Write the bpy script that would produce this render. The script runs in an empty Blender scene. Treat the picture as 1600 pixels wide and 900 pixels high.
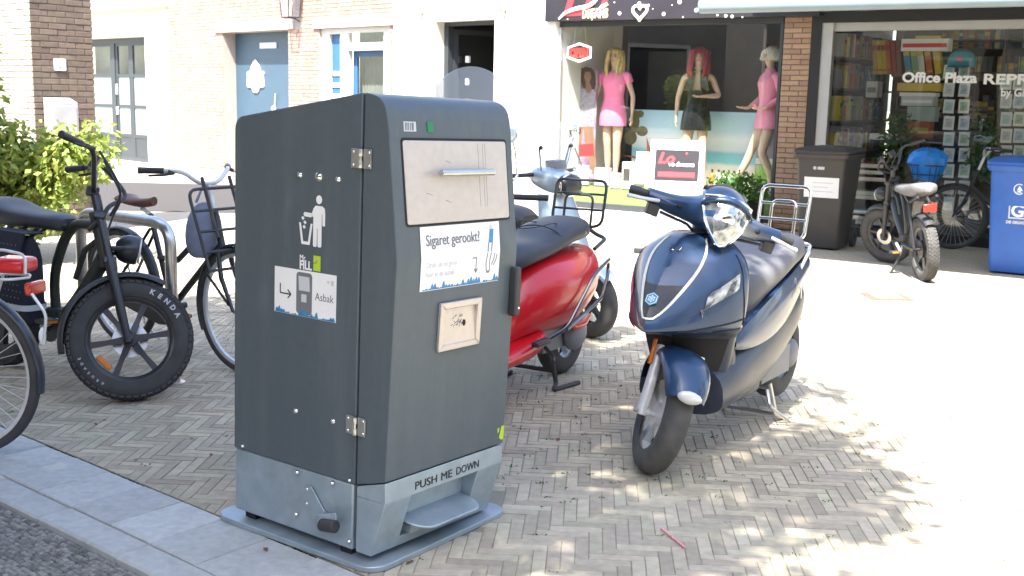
import bpy, bmesh, math, random
from mathutils import Vector, Matrix
R = math.radians
C = bpy.context.scene.collection
SC = bpy.context.scene
# ------------------------------------------------------------------ camera
CAM_H, FPX, PITCH, ROLL = 1.5, 1738.34, .1691, .0221
_f = Vector((0, math.cos(PITCH), -math.sin(PITCH))); _u = Vector((0, math.sin(PITCH), math.cos(PITCH))); _r = Vector((1, 0, 0))
CR = _r*math.cos(ROLL) + _u*math.sin(ROLL); CU = _u*math.cos(ROLL) - _r*math.sin(ROLL); CF = _f
cam = bpy.data.cameras.new('camera'); cam.sensor_width = 36; cam.lens = FPX/1600*36; cam.clip_start = .05; cam.clip_end = 600
cam.dof.use_dof = True; cam.dof.focus_distance = 3.9; cam.dof.aperture_fstop = 9
co = bpy.data.objects.new('camera', cam); C.objects.link(co)
m = Matrix((CR, CU, -CF)).transposed().to_4x4(); m.translation = (0, 0, CAM_H); co.matrix_world = m
SC.camera = co
# ------------------------------------------------------------------ light
SUN_AZ, SUN_EL = R(251), R(61)
SUN = Vector((math.cos(SUN_AZ)*math.cos(SUN_EL), math.sin(SUN_AZ)*math.cos(SUN_EL), math.sin(SUN_EL)))
w = bpy.data.worlds.new('World'); SC.world = w; w.use_nodes = True
nt = w.node_tree; sky = nt.nodes.new('ShaderNodeTexSky'); sky.sky_type = 'NISHITA'; sky.sun_disc = False
sky.sun_elevation = SUN_EL; sky.sun_rotation = R(90) - SUN_AZ; sky.air_density = 1.0; sky.dust_density = 1.8; sky.ozone_density = .35
bg = nt.nodes['Background']; nt.links.new(sky.outputs[0], bg.inputs[0]); bg.inputs[1].default_value = .15
sl = bpy.data.lights.new('sun', 'SUN'); sl.energy = 5.0; sl.angle = R(.55); sl.color = (1, .95, .87)
so = bpy.data.objects.new('sun', sl); C.objects.link(so); so.rotation_euler = SUN.to_track_quat('Z', 'Y').to_euler(); so.location = (-3, -4, 9)
SC.view_settings.view_transform = 'Standard'; SC.view_settings.look = 'None'; SC.view_settings.gamma = 1
SC.view_settings.exposure = 2.2
SC.cycles.max_bounces = 8; SC.cycles.transparent_max_bounces = 24
# ------------------------------------------------------------------ picture rays -> points of the place
def ray(px, py): return CF + CR*((px-800)/FPX) + CU*((450-py)/FPX)
def G(px, py, z=0):
    d = ray(px, py); return Vector((0, 0, CAM_H)) + d*((z-CAM_H)/d.z)
def AT(px, py, Y):
    d = ray(px, py); return Vector((0, 0, CAM_H)) + d*(Y/d.y)
# ------------------------------------------------------------------ scene-graph helpers
def tag(o, label=None, cat=None, group=None, kind=None):
    if label: o['label'] = label
    if cat: o['category'] = cat
    if group: o['group'] = group
    if kind: o['kind'] = kind
    return o
def thing(name, label, cat, loc=(0, 0, 0), rotz=0, group=None, rot=None):
    o = bpy.data.objects.new(name, None); C.objects.link(o); o.location = loc
    o.rotation_euler = rot if rot else (0, 0, rotz); o.empty_display_size = .1
    return tag(o, label, cat, group)
def dup(o, parent=None):
    c = o.copy(); C.objects.link(c)
    if parent: c.parent = parent
    for ch in list(o.children): dup(ch, c)
    return c
def basis(o, X, Y):
    X = Vector(X).normalized(); Y = Vector(Y); Z = X.cross(Y).normalized(); Y = Z.cross(X)
    M = Matrix((X, Y, Z)).transposed().to_4x4(); M.translation = o; return M
def catm(xs, ys, x):
    n = len(xs)
    if x <= xs[0]: return ys[0]
    if x >= xs[-1]: return ys[-1]
    i = max(j for j in range(n-1) if xs[j] <= x); h = xs[i+1]-xs[i]; t = (x-xs[i])/h
    def sl(j):
        if j == 0: return (ys[1]-ys[0])/(xs[1]-xs[0])
        if j == n-1: return (ys[-1]-ys[-2])/(xs[-1]-xs[-2])
        return (ys[j+1]-ys[j-1])/(xs[j+1]-xs[j-1])
    a, b = sl(i)*h, sl(i+1)*h
    return (2*t**3-3*t*t+1)*ys[i]+(t**3-2*t*t+t)*a+(-2*t**3+3*t*t)*ys[i+1]+(t**3-t*t)*b
class MB:
    def __init__(s): s.bm = bmesh.new(); s.M = Matrix.Identity(4)
    def v(s, p): return s.bm.verts.new(s.M @ Vector(p))
    def face(s, vs):
        try: return s.bm.faces.new(vs)
        except ValueError: return None
    def poly(s, pts): return s.face([s.v(p) for p in pts])
    def box(s, c, d, M=None):
        c = Vector(c); hx, hy, hz = d[0]/2, d[1]/2, d[2]/2
        q = [Vector((x*hx, y*hy, z*hz)) for x in (-1, 1) for y in (-1, 1) for z in (-1, 1)]
        if M is not None: q = [M @ p for p in q]
        v = [s.v(c+p) for p in q]
        for f in ((0, 1, 3, 2), (4, 6, 7, 5), (0, 4, 5, 1), (2, 3, 7, 6), (0, 2, 6, 4), (1, 5, 7, 3)): s.face([v[i] for i in f])
        return s
    def bx(s, x0, x1, y0, y1, z0, z1): return s.box(((x0+x1)/2, (y0+y1)/2, (z0+z1)/2), (abs(x1-x0), abs(y1-y0), abs(z1-z0)))
    def rings(s, rs, cap=True, wrap=False, closed=True):
        V = [[s.v(p) for p in r] for r in rs]; n = len(V[0]); m = len(V)
        for i in range(m if wrap else m-1):
            a, b = V[i], V[(i+1) % m]
            for j in range(n if closed else n-1):
                k = (j+1) % n; s.face([a[j], a[k], b[k], b[j]])
        if cap and not wrap and closed: s.face(V[0][::-1]); s.face(V[-1])
        return s
    def tube(s, pts, r, n=8, closed=False, cap=True):
        P = [Vector(p) for p in pts]; m = len(P)
        rr = r if isinstance(r, (list, tuple)) else [r]*m
        T = []
        for i in range(m):
            if closed: t = P[(i+1) % m]-P[i-1]
            else: t = P[min(i+1, m-1)]-P[max(i-1, 0)]
            T.append(t.normalized() if t.length > 1e-9 else Vector((0, 0, 1)))
        N = T[0].orthogonal().normalized(); out = []
        for i in range(m):
            N = (N - T[i]*N.dot(T[i]))
            N = N.normalized() if N.length > 1e-6 else T[i].orthogonal().normalized()
            B = T[i].cross(N)
            out.append([P[i]+(N*math.cos(2*math.pi*k/n)+B*math.sin(2*math.pi*k/n))*rr[i] for k in range(n)])
        return s.rings(out, cap=cap, wrap=closed)
    def lathe(s, prof, n=24, o=(0, 0, 0), ax=(0, 1, 0), closed=False):
        o = Vector(o); a = Vector(ax).normalized(); e = a.orthogonal().normalized(); f = a.cross(e)
        rs = [[o+a*h+(e*math.cos(2*math.pi*k/n)+f*math.sin(2*math.pi*k/n))*max(r, 1e-4) for k in range(n)] for r, h in prof]
        return s.rings(rs, cap=not closed, wrap=closed)
    def ell(s, c, r, nu=14, nv=9):
        c = Vector(c); rs = []
        for i in range(nv):
            a = math.pi*(i+.5)/nv; rs.append([c+Vector((r[0]*math.sin(a)*math.cos(2*math.pi*k/nu), r[1]*math.sin(a)*math.sin(2*math.pi*k/nu), r[2]*math.cos(a))) for k in range(nu)])
        return s.rings(rs)
    def prism(s, poly, f0, f1):
        """poly: 2D points; f0/f1 map (a,b) to 3D for the two faces"""
        A = [s.v(f0(*p)) for p in poly]; B = [s.v(f1(*p)) for p in poly]; n = len(poly)
        s.face(A[::-1]); s.face(B)
        for i in range(n): s.face([A[i], A[(i+1) % n], B[(i+1) % n], B[i]])
        return s
    def flat(s, poly, M, t=.0015):
        return s.prism(poly, lambda a, b: M @ Vector((a, b, 0)), lambda a, b: M @ Vector((a, b, t)))
    def build(s, name, mat, parent=None, smooth=True, ang=38, bevel=0, seg=2, sub=0, label=None, kind=None, M=None, mirror=False):
        bm = s.bm
        if M is not None: bm.transform(M)
        bmesh.ops.recalc_face_normals(bm, faces=bm.faces)
        if smooth:
            ca = R(ang)
            for f in bm.faces: f.smooth = True
            for e in bm.edges:
                if len(e.link_faces) == 2 and e.calc_face_angle(0) > ca: e.smooth = False
        me = bpy.data.meshes.new(name); bm.to_mesh(me); bm.free()
        o = bpy.data.objects.new(name, me); C.objects.link(o)
        for mm in (mat if isinstance(mat, (list, tuple)) else [mat]): me.materials.append(mm)
        if parent: o.parent = parent
        if bevel:
            b = o.modifiers.new('bevel', 'BEVEL'); b.width = bevel; b.segments = seg; b.limit_method = 'ANGLE'; b.angle_limit = R(35); b.harden_normals = False
        if sub:
            b = o.modifiers.new('sub', 'SUBSURF'); b.levels = sub; b.render_levels = sub
        if label: o['label'] = label
        if kind: o['kind'] = kind
        return o
def circ(cx, cy, r, n=16, ry=None): return [(cx+r*math.cos(2*math.pi*k/n), cy+(ry or r)*math.sin(2*math.pi*k/n)) for k in range(n)]
def rrect(x0, y0, x1, y1, r, n=4):
    out = []
    for cx, cy, a in ((x1-r, y1-r, 0), (x0+r, y1-r, 90), (x0+r, y0+r, 180), (x1-r, y0+r, 270)):
        for k in range(n+1): out.append((cx+r*math.cos(R(a+90*k/n)), cy+r*math.sin(R(a+90*k/n))))
    return out
def bez(P, n=10):
    """smooth curve through points (Catmull-Rom)"""
    P = [Vector(p) for p in P]; out = []
    for i in range(len(P)-1):
        a, b, c, d = P[max(i-1, 0)], P[i], P[i+1], P[min(i+2, len(P)-1)]
        for k in range(n):
            t = k/n; out.append(.5*((2*b)+(c-a)*t+(2*a-5*b+4*c-d)*t*t+(3*b-a-3*c+d)*t**3))
    return out+[P[-1]]
def rpath(P, r, n=4):
    """polyline with rounded corners"""
    P = [Vector(p) for p in P]; out = [P[0]]
    for i in range(1, len(P)-1):
        a = (P[i-1]-P[i]); b = (P[i+1]-P[i]); ra = min(r, a.length*.48, b.length*.48)
        p0 = P[i]+a.normalized()*ra; p1 = P[i]+b.normalized()*ra
        for k in range(n+1):
            t = k/n; out.append(p0*(1-t)**2+P[i]*2*t*(1-t)+p1*t*t)
    return out+[P[-1]]
def text(name, body, size, M, mat, parent, ext=.0008, align='LEFT', shear=0, bold=0, sx=1, fit=None):
    cu = bpy.data.curves.new(name, 'FONT'); cu.body = body; cu.size = size; cu.extrude = ext; cu.align_x = align; cu.shear = shear; cu.offset = bold; cu.resolution_u = 3
    t = bpy.data.objects.new(name, cu); me = bpy.data.meshes.new_from_object(t); bpy.data.objects.remove(t); bpy.data.curves.remove(cu)
    if fit: sx = fit/max(1e-6, max(v.co.x for v in me.vertices)-min(v.co.x for v in me.vertices))
    me.transform(M @ Matrix.Diagonal((sx, 1, 1, 1))); me.materials.clear(); me.materials.append(mat); me.name = name
    o = bpy.data.objects.new(name, me); C.objects.link(o); o.parent = parent; return o
# ------------------------------------------------------------------ materials
def mat(name, col, rough=.6, metal=0, var=.12, scale=6, bump=0, bscale=60, coat=0, col2=None, obr=0, spec=.5, dirt=0, dcol=(.1, .09, .07), streak=0):
    m = bpy.data.materials.new(name); m.use_nodes = True; n = m.node_tree.nodes; l = m.node_tree.links; b = n['Principled BSDF']
    b.inputs['Roughness'].default_value = rough; b.inputs['Metallic'].default_value = metal
    b.inputs['Coat Weight'].default_value = coat; b.inputs['Coat Roughness'].default_value = .04
    b.inputs['Specular IOR Level'].default_value = spec
    tc = n.new('ShaderNodeTexCoord'); nz = n.new('ShaderNodeTexNoise'); nz.inputs['Scale'].default_value = scale; nz.inputs['Detail'].default_value = 5
    l.new(tc.outputs['Object'], nz.inputs['Vector'])
    rp = n.new('ShaderNodeValToRGB'); c2 = col2 or [c*(1+var) for c in col]; c1 = col if col2 else [c*(1-var) for c in col]
    rp.color_ramp.elements[0].position = .3; rp.color_ramp.elements[1].position = .7
    rp.color_ramp.elements[0].color = (*c1, 1); rp.color_ramp.elements[1].color = (*c2, 1); l.new(nz.outputs['Fac'], rp.inputs['Fac'])
    out = rp.outputs['Color']
    if obr:
        oi = n.new('ShaderNodeObjectInfo'); ge = n.new('ShaderNodeNewGeometry')
        ad = n.new('ShaderNodeMath'); ad.operation = 'ADD'; l.new(oi.outputs['Random'], ad.inputs[0]); l.new(ge.outputs['Random Per Island'], ad.inputs[1])
        fr = n.new('ShaderNodeMath'); fr.operation = 'FRACT'; l.new(ad.outputs[0], fr.inputs[0])
        mr = n.new('ShaderNodeMapRange'); mr.inputs['To Min'].default_value = 1-obr; mr.inputs['To Max'].default_value = 1+obr; l.new(fr.outputs[0], mr.inputs['Value'])
        mx = n.new('ShaderNodeVectorMath'); mx.operation = 'SCALE'; l.new(out, mx.inputs[0]); l.new(mr.outputs[0], mx.inputs['Scale']); out = mx.outputs[0]
        hs = n.new('ShaderNodeHueSaturation'); m2 = n.new('ShaderNodeMapRange'); m2.inputs['To Min'].default_value = .49; m2.inputs['To Max'].default_value = .515
        f2 = n.new('ShaderNodeMath'); f2.operation = 'MULTIPLY'; f2.inputs[1].default_value = 7.3; l.new(fr.outputs[0], f2.inputs[0]); f3 = n.new('ShaderNodeMath'); f3.operation = 'FRACT'; l.new(f2.outputs[0], f3.inputs[0])
        l.new(f3.outputs[0], m2.inputs['Value']); l.new(m2.outputs[0], hs.inputs['Hue']); l.new(out, hs.inputs['Color']); out = hs.outputs[0]
    if dirt:
        n2 = n.new('ShaderNodeTexNoise'); n2.inputs['Scale'].default_value = scale*.37; n2.inputs['Detail'].default_value = 8; n2.inputs['Roughness'].default_value = .7; mp = n.new('ShaderNodeMapping'); mp.inputs['Scale'].default_value = (1, 1, streak or 1); l.new(tc.outputs['Object'], mp.inputs[0]); l.new(mp.outputs[0], n2.inputs['Vector'])
        r2 = n.new('ShaderNodeValToRGB'); r2.color_ramp.elements[0].position = .48; r2.color_ramp.elements[1].position = .72; r2.color_ramp.elements[1].color = (dirt, dirt, dirt, 1); l.new(n2.outputs['Fac'], r2.inputs['Fac'])
        mxx = n.new('ShaderNodeMix'); mxx.data_type = 'RGBA'; l.new(r2.outputs['Color'], mxx.inputs[0]); l.new(out, mxx.inputs[6]); mxx.inputs[7].default_value = (*dcol, 1); out = mxx.outputs[2]
        mr2 = n.new('ShaderNodeMapRange'); mr2.inputs['To Min'].default_value = rough; mr2.inputs['To Max'].default_value = min(1, rough+.25); l.new(r2.outputs['Color'], mr2.inputs['Value']); l.new(mr2.outputs[0], b.inputs['Roughness'])
    l.new(out, b.inputs['Base Color'])
    if bump:
        n3 = n.new('ShaderNodeTexNoise'); n3.inputs['Scale'].default_value = bscale; n3.inputs['Detail'].default_value = 4; l.new(tc.outputs['Object'], n3.inputs['Vector'])
        bp = n.new('ShaderNodeBump'); bp.inputs['Strength'].default_value = bump; bp.inputs['Distance'].default_value = .01; l.new(n3.outputs['Fac'], bp.inputs['Height']); l.new(bp.outputs[0], b.inputs['Normal'])
    return m
def emis(name, col, s):
    m = mat(name, col); b = m.node_tree.nodes['Principled BSDF']; b.inputs['Emission Color'].default_value = (*col, 1); b.inputs['Emission Strength'].default_value = s; return m
def glass(name, tint=(1, 1, 1), ior=1.5, rough=.0, haze=0, hcol=(.8, .85, .9)):
    m = bpy.data.materials.new(name); m.use_nodes = True; n = m.node_tree.nodes; l = m.node_tree.links; n.remove(n['Principled BSDF'])
    t = n.new('ShaderNodeBsdfTransparent'); t.inputs[0].default_value = (*tint, 1); g = n.new('ShaderNodeBsdfGlossy'); g.inputs['Roughness'].default_value = rough
    f0 = ((ior-1)/(ior+1))**2; lw = n.new('ShaderNodeLayerWeight'); pw = n.new('ShaderNodeMath'); pw.operation = 'POWER'; pw.inputs[1].default_value = 5; l.new(lw.outputs['Facing'], pw.inputs[0])
    fz = n.new('ShaderNodeMath'); fz.operation = 'MULTIPLY_ADD'; fz.inputs[1].default_value = 1-f0; fz.inputs[2].default_value = f0; l.new(pw.outputs[0], fz.inputs[0]); mx = n.new('ShaderNodeMixShader'); l.new(fz.outputs[0], mx.inputs[0]); l.new(t.outputs[0], mx.inputs[1]); l.new(g.outputs[0], mx.inputs[2])
    out = mx.outputs[0]
    if haze:
        d = n.new('ShaderNodeBsdfDiffuse'); d.inputs[0].default_value = (*hcol, 1); m2 = n.new('ShaderNodeMixShader'); m2.inputs[0].default_value = haze; l.new(out, m2.inputs[1]); l.new(d.outputs[0], m2.inputs[2]); out = m2.outputs[0]
    l.new(out, n['Material Output'].inputs[0]); return m
def leafmat(name, c1, c2):
    m = mat(name, c1, .5, col2=c2, scale=9, obr=.28); n = m.node_tree.nodes; l = m.node_tree.links; b = n['Principled BSDF']
    src = b.inputs['Base Color'].links[0].from_socket; tr = n.new('ShaderNodeBsdfTranslucent'); l.new(src, tr.inputs[0]); mx = n.new('ShaderNodeMixShader'); mx.inputs[0].default_value = .35
    l.new(b.outputs[0], mx.inputs[1]); l.new(tr.outputs[0], mx.inputs[2]); l.new(mx.outputs[0], n['Material Output'].inputs[0]); return m
K = {}
K['paver'] = mat('clay_paver', (.40, .35, .26), .85, var=.12, scale=25, bump=.25, bscale=140, obr=.2, dirt=.4, dcol=(.26, .235, .18))
K['sand'] = mat('joint_sand', (.28, .25, .19), .95, col2=(.22, .21, .15), scale=3, bump=.3, bscale=200)
K['concrete'] = mat('concrete_tile', (.43, .445, .435), .85, var=.1, scale=30, bump=.15, bscale=250, obr=.1, dirt=.6, dcol=(.29, .295, .28))
K['cobble'] = mat('granite_sett', (.14, .14, .13), .8, col2=(.24, .23, .21), scale=60, obr=.4, bump=.3, bscale=120)
K['asphalt'] = mat('asphalt', (.034, .031, .031), .9, var=.15, scale=40, bump=.3, bscale=200)
K['anth'] = mat('anthracite_powder_coat', (.080, .101, .116), .40, var=.04, scale=30, bump=.05, bscale=900, spec=.4, dirt=.5, dcol=(.125, .142, .153), streak=.08)
K['galv'] = mat('galvanised_steel', (.31, .385, .43), .45, .5, col2=(.40, .475, .52), scale=14, bump=.03, bscale=60, dirt=.35, dcol=(.22, .23, .23))
K['stainless'] = mat('brushed_stainless', (.58, .53, .50), .42, .7, var=.04, scale=40, dirt=.08, dcol=(.48, .44, .42))
K['steelb'] = mat('bare_steel', (.55, .55, .54), .3, .9, var=.1, scale=20)
K['black'] = mat('black_gap', (.008, .008, .009), .7)
K['blackp'] = mat('black_plastic', (.033, .035, .038), .5, var=.2, scale=8)
K['white'] = mat('white_print', (.82, .82, .82), .5, var=.02)
K['wpaint'] = mat('white_plaster', (.66, .64, .58), .85, var=.06, scale=1.2, bump=.25, bscale=40, dirt=.3, dcol=(.5, .47, .42))
K['cream'] = mat('cream_paint', (.78, .75, .64), .6, var=.03)
K['lime'] = mat('lime_print', (.45, .62, .03), .5, var=.03)
K['blueprint'] = mat('blue_print', (.03, .16, .42), .5, col2=(.05, .28, .5), scale=90)
K['greyp'] = mat('grey_print', (.16, .17, .19), .5, var=.03)
K['lgrey'] = mat('light_grey_print', (.55, .56, .58), .5, var=.03)
K['ink'] = mat('black_print', (.012, .012, .014), .5, var=.02)
K['greenled'] = mat('green_indicator', (.01, .2, .08), .3, var=.1)
K['bpaint'] = mat('blue_metallic_paint', (.015, .043, .102), .34, .2, var=.06, scale=200, coat=.5)
K['bdark'] = mat('dark_blue_grey_plastic', (.032, .041, .062), .4, .1, var=.1, scale=10, coat=.12)
K['rpaint'] = mat('red_gloss_paint', (.62, .010, .018), .32, 0, var=.03, scale=5, coat=.5)
K['ppaint'] = mat('pale_blue_paint', (.42, .52, .6), .3, .2, var=.03, scale=5, coat=.8)
K['dchrome'] = mat('dark_chrome', (.16, .16, .17), .2, 1, var=.05)
K['chrome'] = mat('chrome', (.78, .78, .76), .1, 1, var=.03)
K['silver'] = mat('silver_alloy', (.66, .67, .67), .4, .3, var=.06, scale=20)
K['rubber'] = mat('tyre_rubber', (.04, .04, .041), .8, col2=(.062, .062, .06), scale=12, bump=.1, bscale=300, dirt=.4, dcol=(.07, .068, .06))
K['rubber2'] = mat('dusty_tyre_rubber', (.05, .05, .05), .85, col2=(.09, .088, .082), scale=14, bump=.15, bscale=300)
K['seat'] = mat('grey_vinyl', (.13, .13, .135), .5, var=.1, scale=9, bump=.05, bscale=400)
K['seatd'] = mat('dark_vinyl', (.035, .04, .05), .5, var=.1, scale=9, bump=.05, bscale=400)
K['brownl'] = mat('brown_leather', (.13, .05, .03), .5, var=.2, scale=14)
K['bikeb'] = mat('black_bike_paint', (.02, .023, .028), .38, .1, var=.1, scale=20, coat=.25)
K['olive'] = mat('olive_grey_paint', (.04, .045, .036), .45, .1, var=.1, scale=20)
K['fabric'] = mat('dark_woven_fabric', (.016, .018, .03), .9, var=.3, scale=140)
K['bagblue'] = mat('blue_grey_nylon', (.22, .25, .33), .7, var=.12, scale=14)
K['lens'] = mat('clear_lens', (.16, .17, .18), .06, .75, col2=(.72, .76, .8), scale=34, coat=1)  # light and dark mottling paints glassy reflections into the colour
K['amber'] = mat('amber_reflector', (.7, .2, .01), .25, var=.1, coat=.5)
K['redlens'] = mat('red_reflector', (.55, .02, .01), .25, var=.2, scale=60, coat=.5)
K['pink'] = mat('pink_stripe', (.75, .05, .16), .4, var=.03)
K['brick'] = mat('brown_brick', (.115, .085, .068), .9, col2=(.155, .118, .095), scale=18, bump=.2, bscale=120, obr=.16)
K['bricko'] = mat('orange_brick', (.33, .20, .125), .9, col2=(.38, .25, .165), scale=18, bump=.2, bscale=120, obr=.16)
K['brickp'] = mat('pale_red_brick', (.36, .185, .145), .9, col2=(.44, .28, .225), scale=9, bump=.2, bscale=90, obr=.14)
K['mortar'] = mat('mortar', (.15, .13, .12), .95, var=.1, scale=20)
K['mortarl'] = mat('pale_mortar', (.40, .35, .31), .95, var=.06, scale=20)
K['doorblue'] = mat('blue_grey_door_paint', (.044, .082, .122), .45, var=.05, scale=3)
K['doorgrey'] = mat('dark_grey_joinery', (.036, .042, .048), .5, var=.06)
K['bblue'] = mat('bright_blue_panel', (.03, .115, .25), .5, var=.05)
K['pane'] = glass('window_glass', (.96, .98, .97), 1.68)
K['frost'] = mat('frosted_pane', (.22, .27, .285), .25, var=.06, scale=3)
K['curtain'] = mat('net_curtain', (.16, .17, .15), .8, var=.14, scale=7)
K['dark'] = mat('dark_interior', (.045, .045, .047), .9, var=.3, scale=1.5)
K['dpanel'] = mat('dark_grey_panel', (.07, .074, .078), .8, var=.1, scale=1)
K['signblack'] = mat('black_sign_board', (.022, .020, .026), .35, col2=(.035, .032, .04), scale=1.2)
K['redp'] = mat('red_print', (.75, .04, .05), .45, var=.03)
K['yelp'] = mat('yellow_print', (.85, .6, .06), .5, var=.03)
K['pinkd'] = mat('pink_fabric', (.9, .22, .42), .7, var=.06, scale=20)
K['pinkl'] = mat('pink_mesh_fabric', (.75, .25, .36), .8, var=.1, scale=60)
K['leather'] = mat('black_wet_look_fabric', (.012, .012, .015), .25, var=.2)
K['skin'] = mat('mannequin_skin', (.58, .40, .29), .5, var=.04)
K['skin2'] = mat('mannequin_skin_tan', (.42, .25, .16), .5, var=.04)
K['blond'] = mat('blonde_wig', (.58, .42, .17), .6, var=.25, scale=30)
K['redhair'] = mat('red_wig', (.30, .012, .02), .5, var=.3, scale=30)
K['platinum'] = mat('platinum_wig', (.72, .68, .58), .6, var=.1, scale=30)
K['brownhair'] = mat('brown_hair_print', (.05, .028, .02), .6, var=.3)
K['turf'] = mat('artificial_turf', (.12, .19, .04), .95, var=.35, scale=120, bump=.6, bscale=300)
K['hedge'] = leafmat('hedge_leaf', (.035, .10, .012), (.08, .19, .025))
K['leaf'] = leafmat('tree_leaf', (.03, .08, .015), (.06, .13, .03))
K['shrub'] = leafmat('shrub_leaf', (.12, .21, .04), (.42, .46, .11))
K['bark'] = mat('bark', (.07, .055, .04), .95, var=.3, scale=12, bump=.6, bscale=30)
K['binblack'] = mat('black_hdpe', (.05, .046, .044), .5, var=.1, scale=6, bump=.05, bscale=300)
K['binblue'] = mat('blue_hdpe', (.025, .11, .42), .45, var=.1, scale=6, bump=.05, bscale=300)
K['awning'] = mat('awning_front_bar', (.19, .25, .29), .4, .1, var=.05)
K['shelf'] = mat('shelf_wood', (.12, .09, .065), .7, var=.2)
K['alum'] = mat('aluminium_frame', (.5, .5, .49), .4, .5, var=.05)
K['screen'] = glass('milky_acrylic', (.9, .92, .93), 1.5, haze=.30, hcol=(.8, .84, .88))  # whitish diffuse share mixed into the clear windscreen sheet
K['brick_sunlit'] = mat('brick_sunlit_tone', (.55, .51, .42), .9, col2=(.62, .58, .49), scale=18, bump=.2, bscale=120, obr=.1)  # gate pillar bricks with sunlight put into the colour
K['clear'] = glass('clear_acrylic', (.93, .95, .96), 1.4, haze=.08, hcol=(.75, .8, .85))
for k in ('paver', 'sand', 'concrete', 'cobble', 'brick_sunlit', 'brick', 'bricko', 'brickp', 'asphalt'):   # pieces share one continuous grain
    tr = K[k].node_tree; ge = tr.nodes.new('ShaderNodeNewGeometry')
    for l in [l for l in tr.links if l.from_node.type == 'TEX_COORD']: tr.links.new(ge.outputs['Position'], l.to_socket)
rnd = random.Random(7)
# ================================================================== GROUND
ground = bpy.data.objects.new('plaza_paving', None); C.objects.link(ground); tag(ground, kind='structure')
KA = Vector((-1.023, 3.781, 0)); KE = Vector((.774, -.633, 0)); KW = Vector((-.633, -.774, 0))
def kpt(e, w_, z=0): return KA+KE*e+KW*w_+Vector((0, 0, z))
b = MB()
far = [(-260, -200), (260, -200), (260, 330), (-260, 330)]
b.poly([kpt(-200, -.002, -.0030), kpt(200, -.002, -.0030), (260, 330, -.0030), (-260, 330, -.0030)]); b.poly([kpt(-200, -.002, -.02), kpt(-200, .42, -.02), kpt(200, .42, -.02), kpt(200, -.002, -.02)])
o = b.build('paving_bed', K['sand'], ground, smooth=False); o['kind'] = 'structure'
# sheet of light paving beyond the modelled bricks (same clay, told apart no longer)
farm = mat('far_paving', (.34, .305, .245), .9, var=.15, scale=2)
n = farm.node_tree.nodes; l = farm.node_tree.links; bt = n.new('ShaderNodeTexBrick'); bt.inputs['Scale'].default_value = 1; bt.inputs['Brick Width'].default_value = .208; bt.inputs['Row Height'].default_value = .052; bt.inputs['Mortar Size'].default_value = .004
bt.inputs['Color1'].default_value = (.33, .295, .235, 1); bt.inputs['Color2'].default_value = (.37, .335, .27, 1); bt.inputs['Mortar'].default_value = (.17, .165, .14, 1)
tc = n.new('ShaderNodeTexCoord'); l.new(tc.outputs['Object'], bt.inputs['Vector']); l.new(bt.outputs[0], n['Principled BSDF'].inputs['Base Color'])
YF = 9.0
b = MB(); b.poly([(x, y, -.0005) for x, y in ((-60, YF), (60, YF), (60, 60), (-60, 60))])
b.build('far_paving', farm, ground, smooth=False)
# herringbone clay bricks
LU = .0465; NB = 4
def pix(p):
    d = Vector(p)-Vector((0, 0, CAM_H)); z = d.dot(CF)
    return (800+FPX*d.dot(CR)/z, 450-FPX*d.dot(CU)/z) if z > .1 else (9e9, 9e9)
ang = R(-4); ca, sa = math.cos(ang), math.sin(ang)
PADQ = [(-.47, 3.30), (.02, 4.0), (-.45, 4.35), (-1.0, 3.8)]
def inq(x, y, q):
    s = 0
    for i in range(len(q)):
        a, c = q[i], q[(i+1) % len(q)]
        s += 1 if (c[0]-a[0])*(y-a[1])-(c[1]-a[1])*(x-a[0]) > 0 else -1
    return abs(s) == len(q)
cells = []
for iy in range(-22, 236):
    for ix in range(-124, 146):
        d = (ix-iy) % (2*NB)
        if d == 0: hx, hy, ln, wd = (ix+NB/2)*LU, (iy+.5)*LU, NB, 1
        elif d == 2*NB-1: hx, hy, ln, wd = (ix+.5)*LU, (iy+NB/2)*LU, 1, NB
        else: continue
        x = hx*ca-hy*sa; y = hx*sa+hy*ca+2.9
        if y > YF+.1 or y < 2.7: continue
        wv = (Vector((x, y, 0))-KA).dot(KW)
        if wv > .10: continue
        if inq(x, y, PADQ): continue
        px, py = pix((x, y, 0))
        if not (-70 < px < 1670 and py < 960): continue
        cells.append((y*y+x*x, x, y, ln > 1, wv))
cells.sort()
def brickmesh(L, W_, H=.05, ch=.0016):
    b = MB(); x, y = L/2, W_/2
    t = [b.v(p) for p in ((-x+ch, -y+ch, 0), (x-ch, -y+ch, 0), (x-ch, y-ch, 0), (-x+ch, y-ch, 0))]
    q = [b.v(p) for p in ((-x, -y, -ch), (x, -y, -ch), (x, y, -ch), (-x, y, -ch))]
    r = [b.v(p) for p in ((-x, -y, -.014), (x, -y, -.014), (x, y, -.014), (-x, y, -.014))]
    b.face(t)
    for i in range(4):
        k = (i+1) % 4; b.face([q[i], q[k], t[k], t[i]]); b.face([r[i], r[k], q[k], q[i]])
    return b
bl, bw = NB*LU-.0028, LU-.0028
proto = brickmesh(bl, bw).build('brick', K['paver'], ground, smooth=False)
me = proto.data; first = True; stuff = MB()
def cutbrick(x, y, rz):
    bb = brickmesh(bl, bw); bm = bb.bm; bm.transform(Matrix.Translation((x, y, 0)) @ Matrix.Rotation(rz, 4, 'Z'))
    r_ = bmesh.ops.bisect_plane(bm, geom=bm.verts[:]+bm.edges[:]+bm.faces[:], plane_co=KA-KW*.005, plane_no=KW, clear_outer=True)
    if len(bm.faces) < 3: bm.free(); return
    bb.build('cut_brick', K['paver'], ground, smooth=False)
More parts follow.
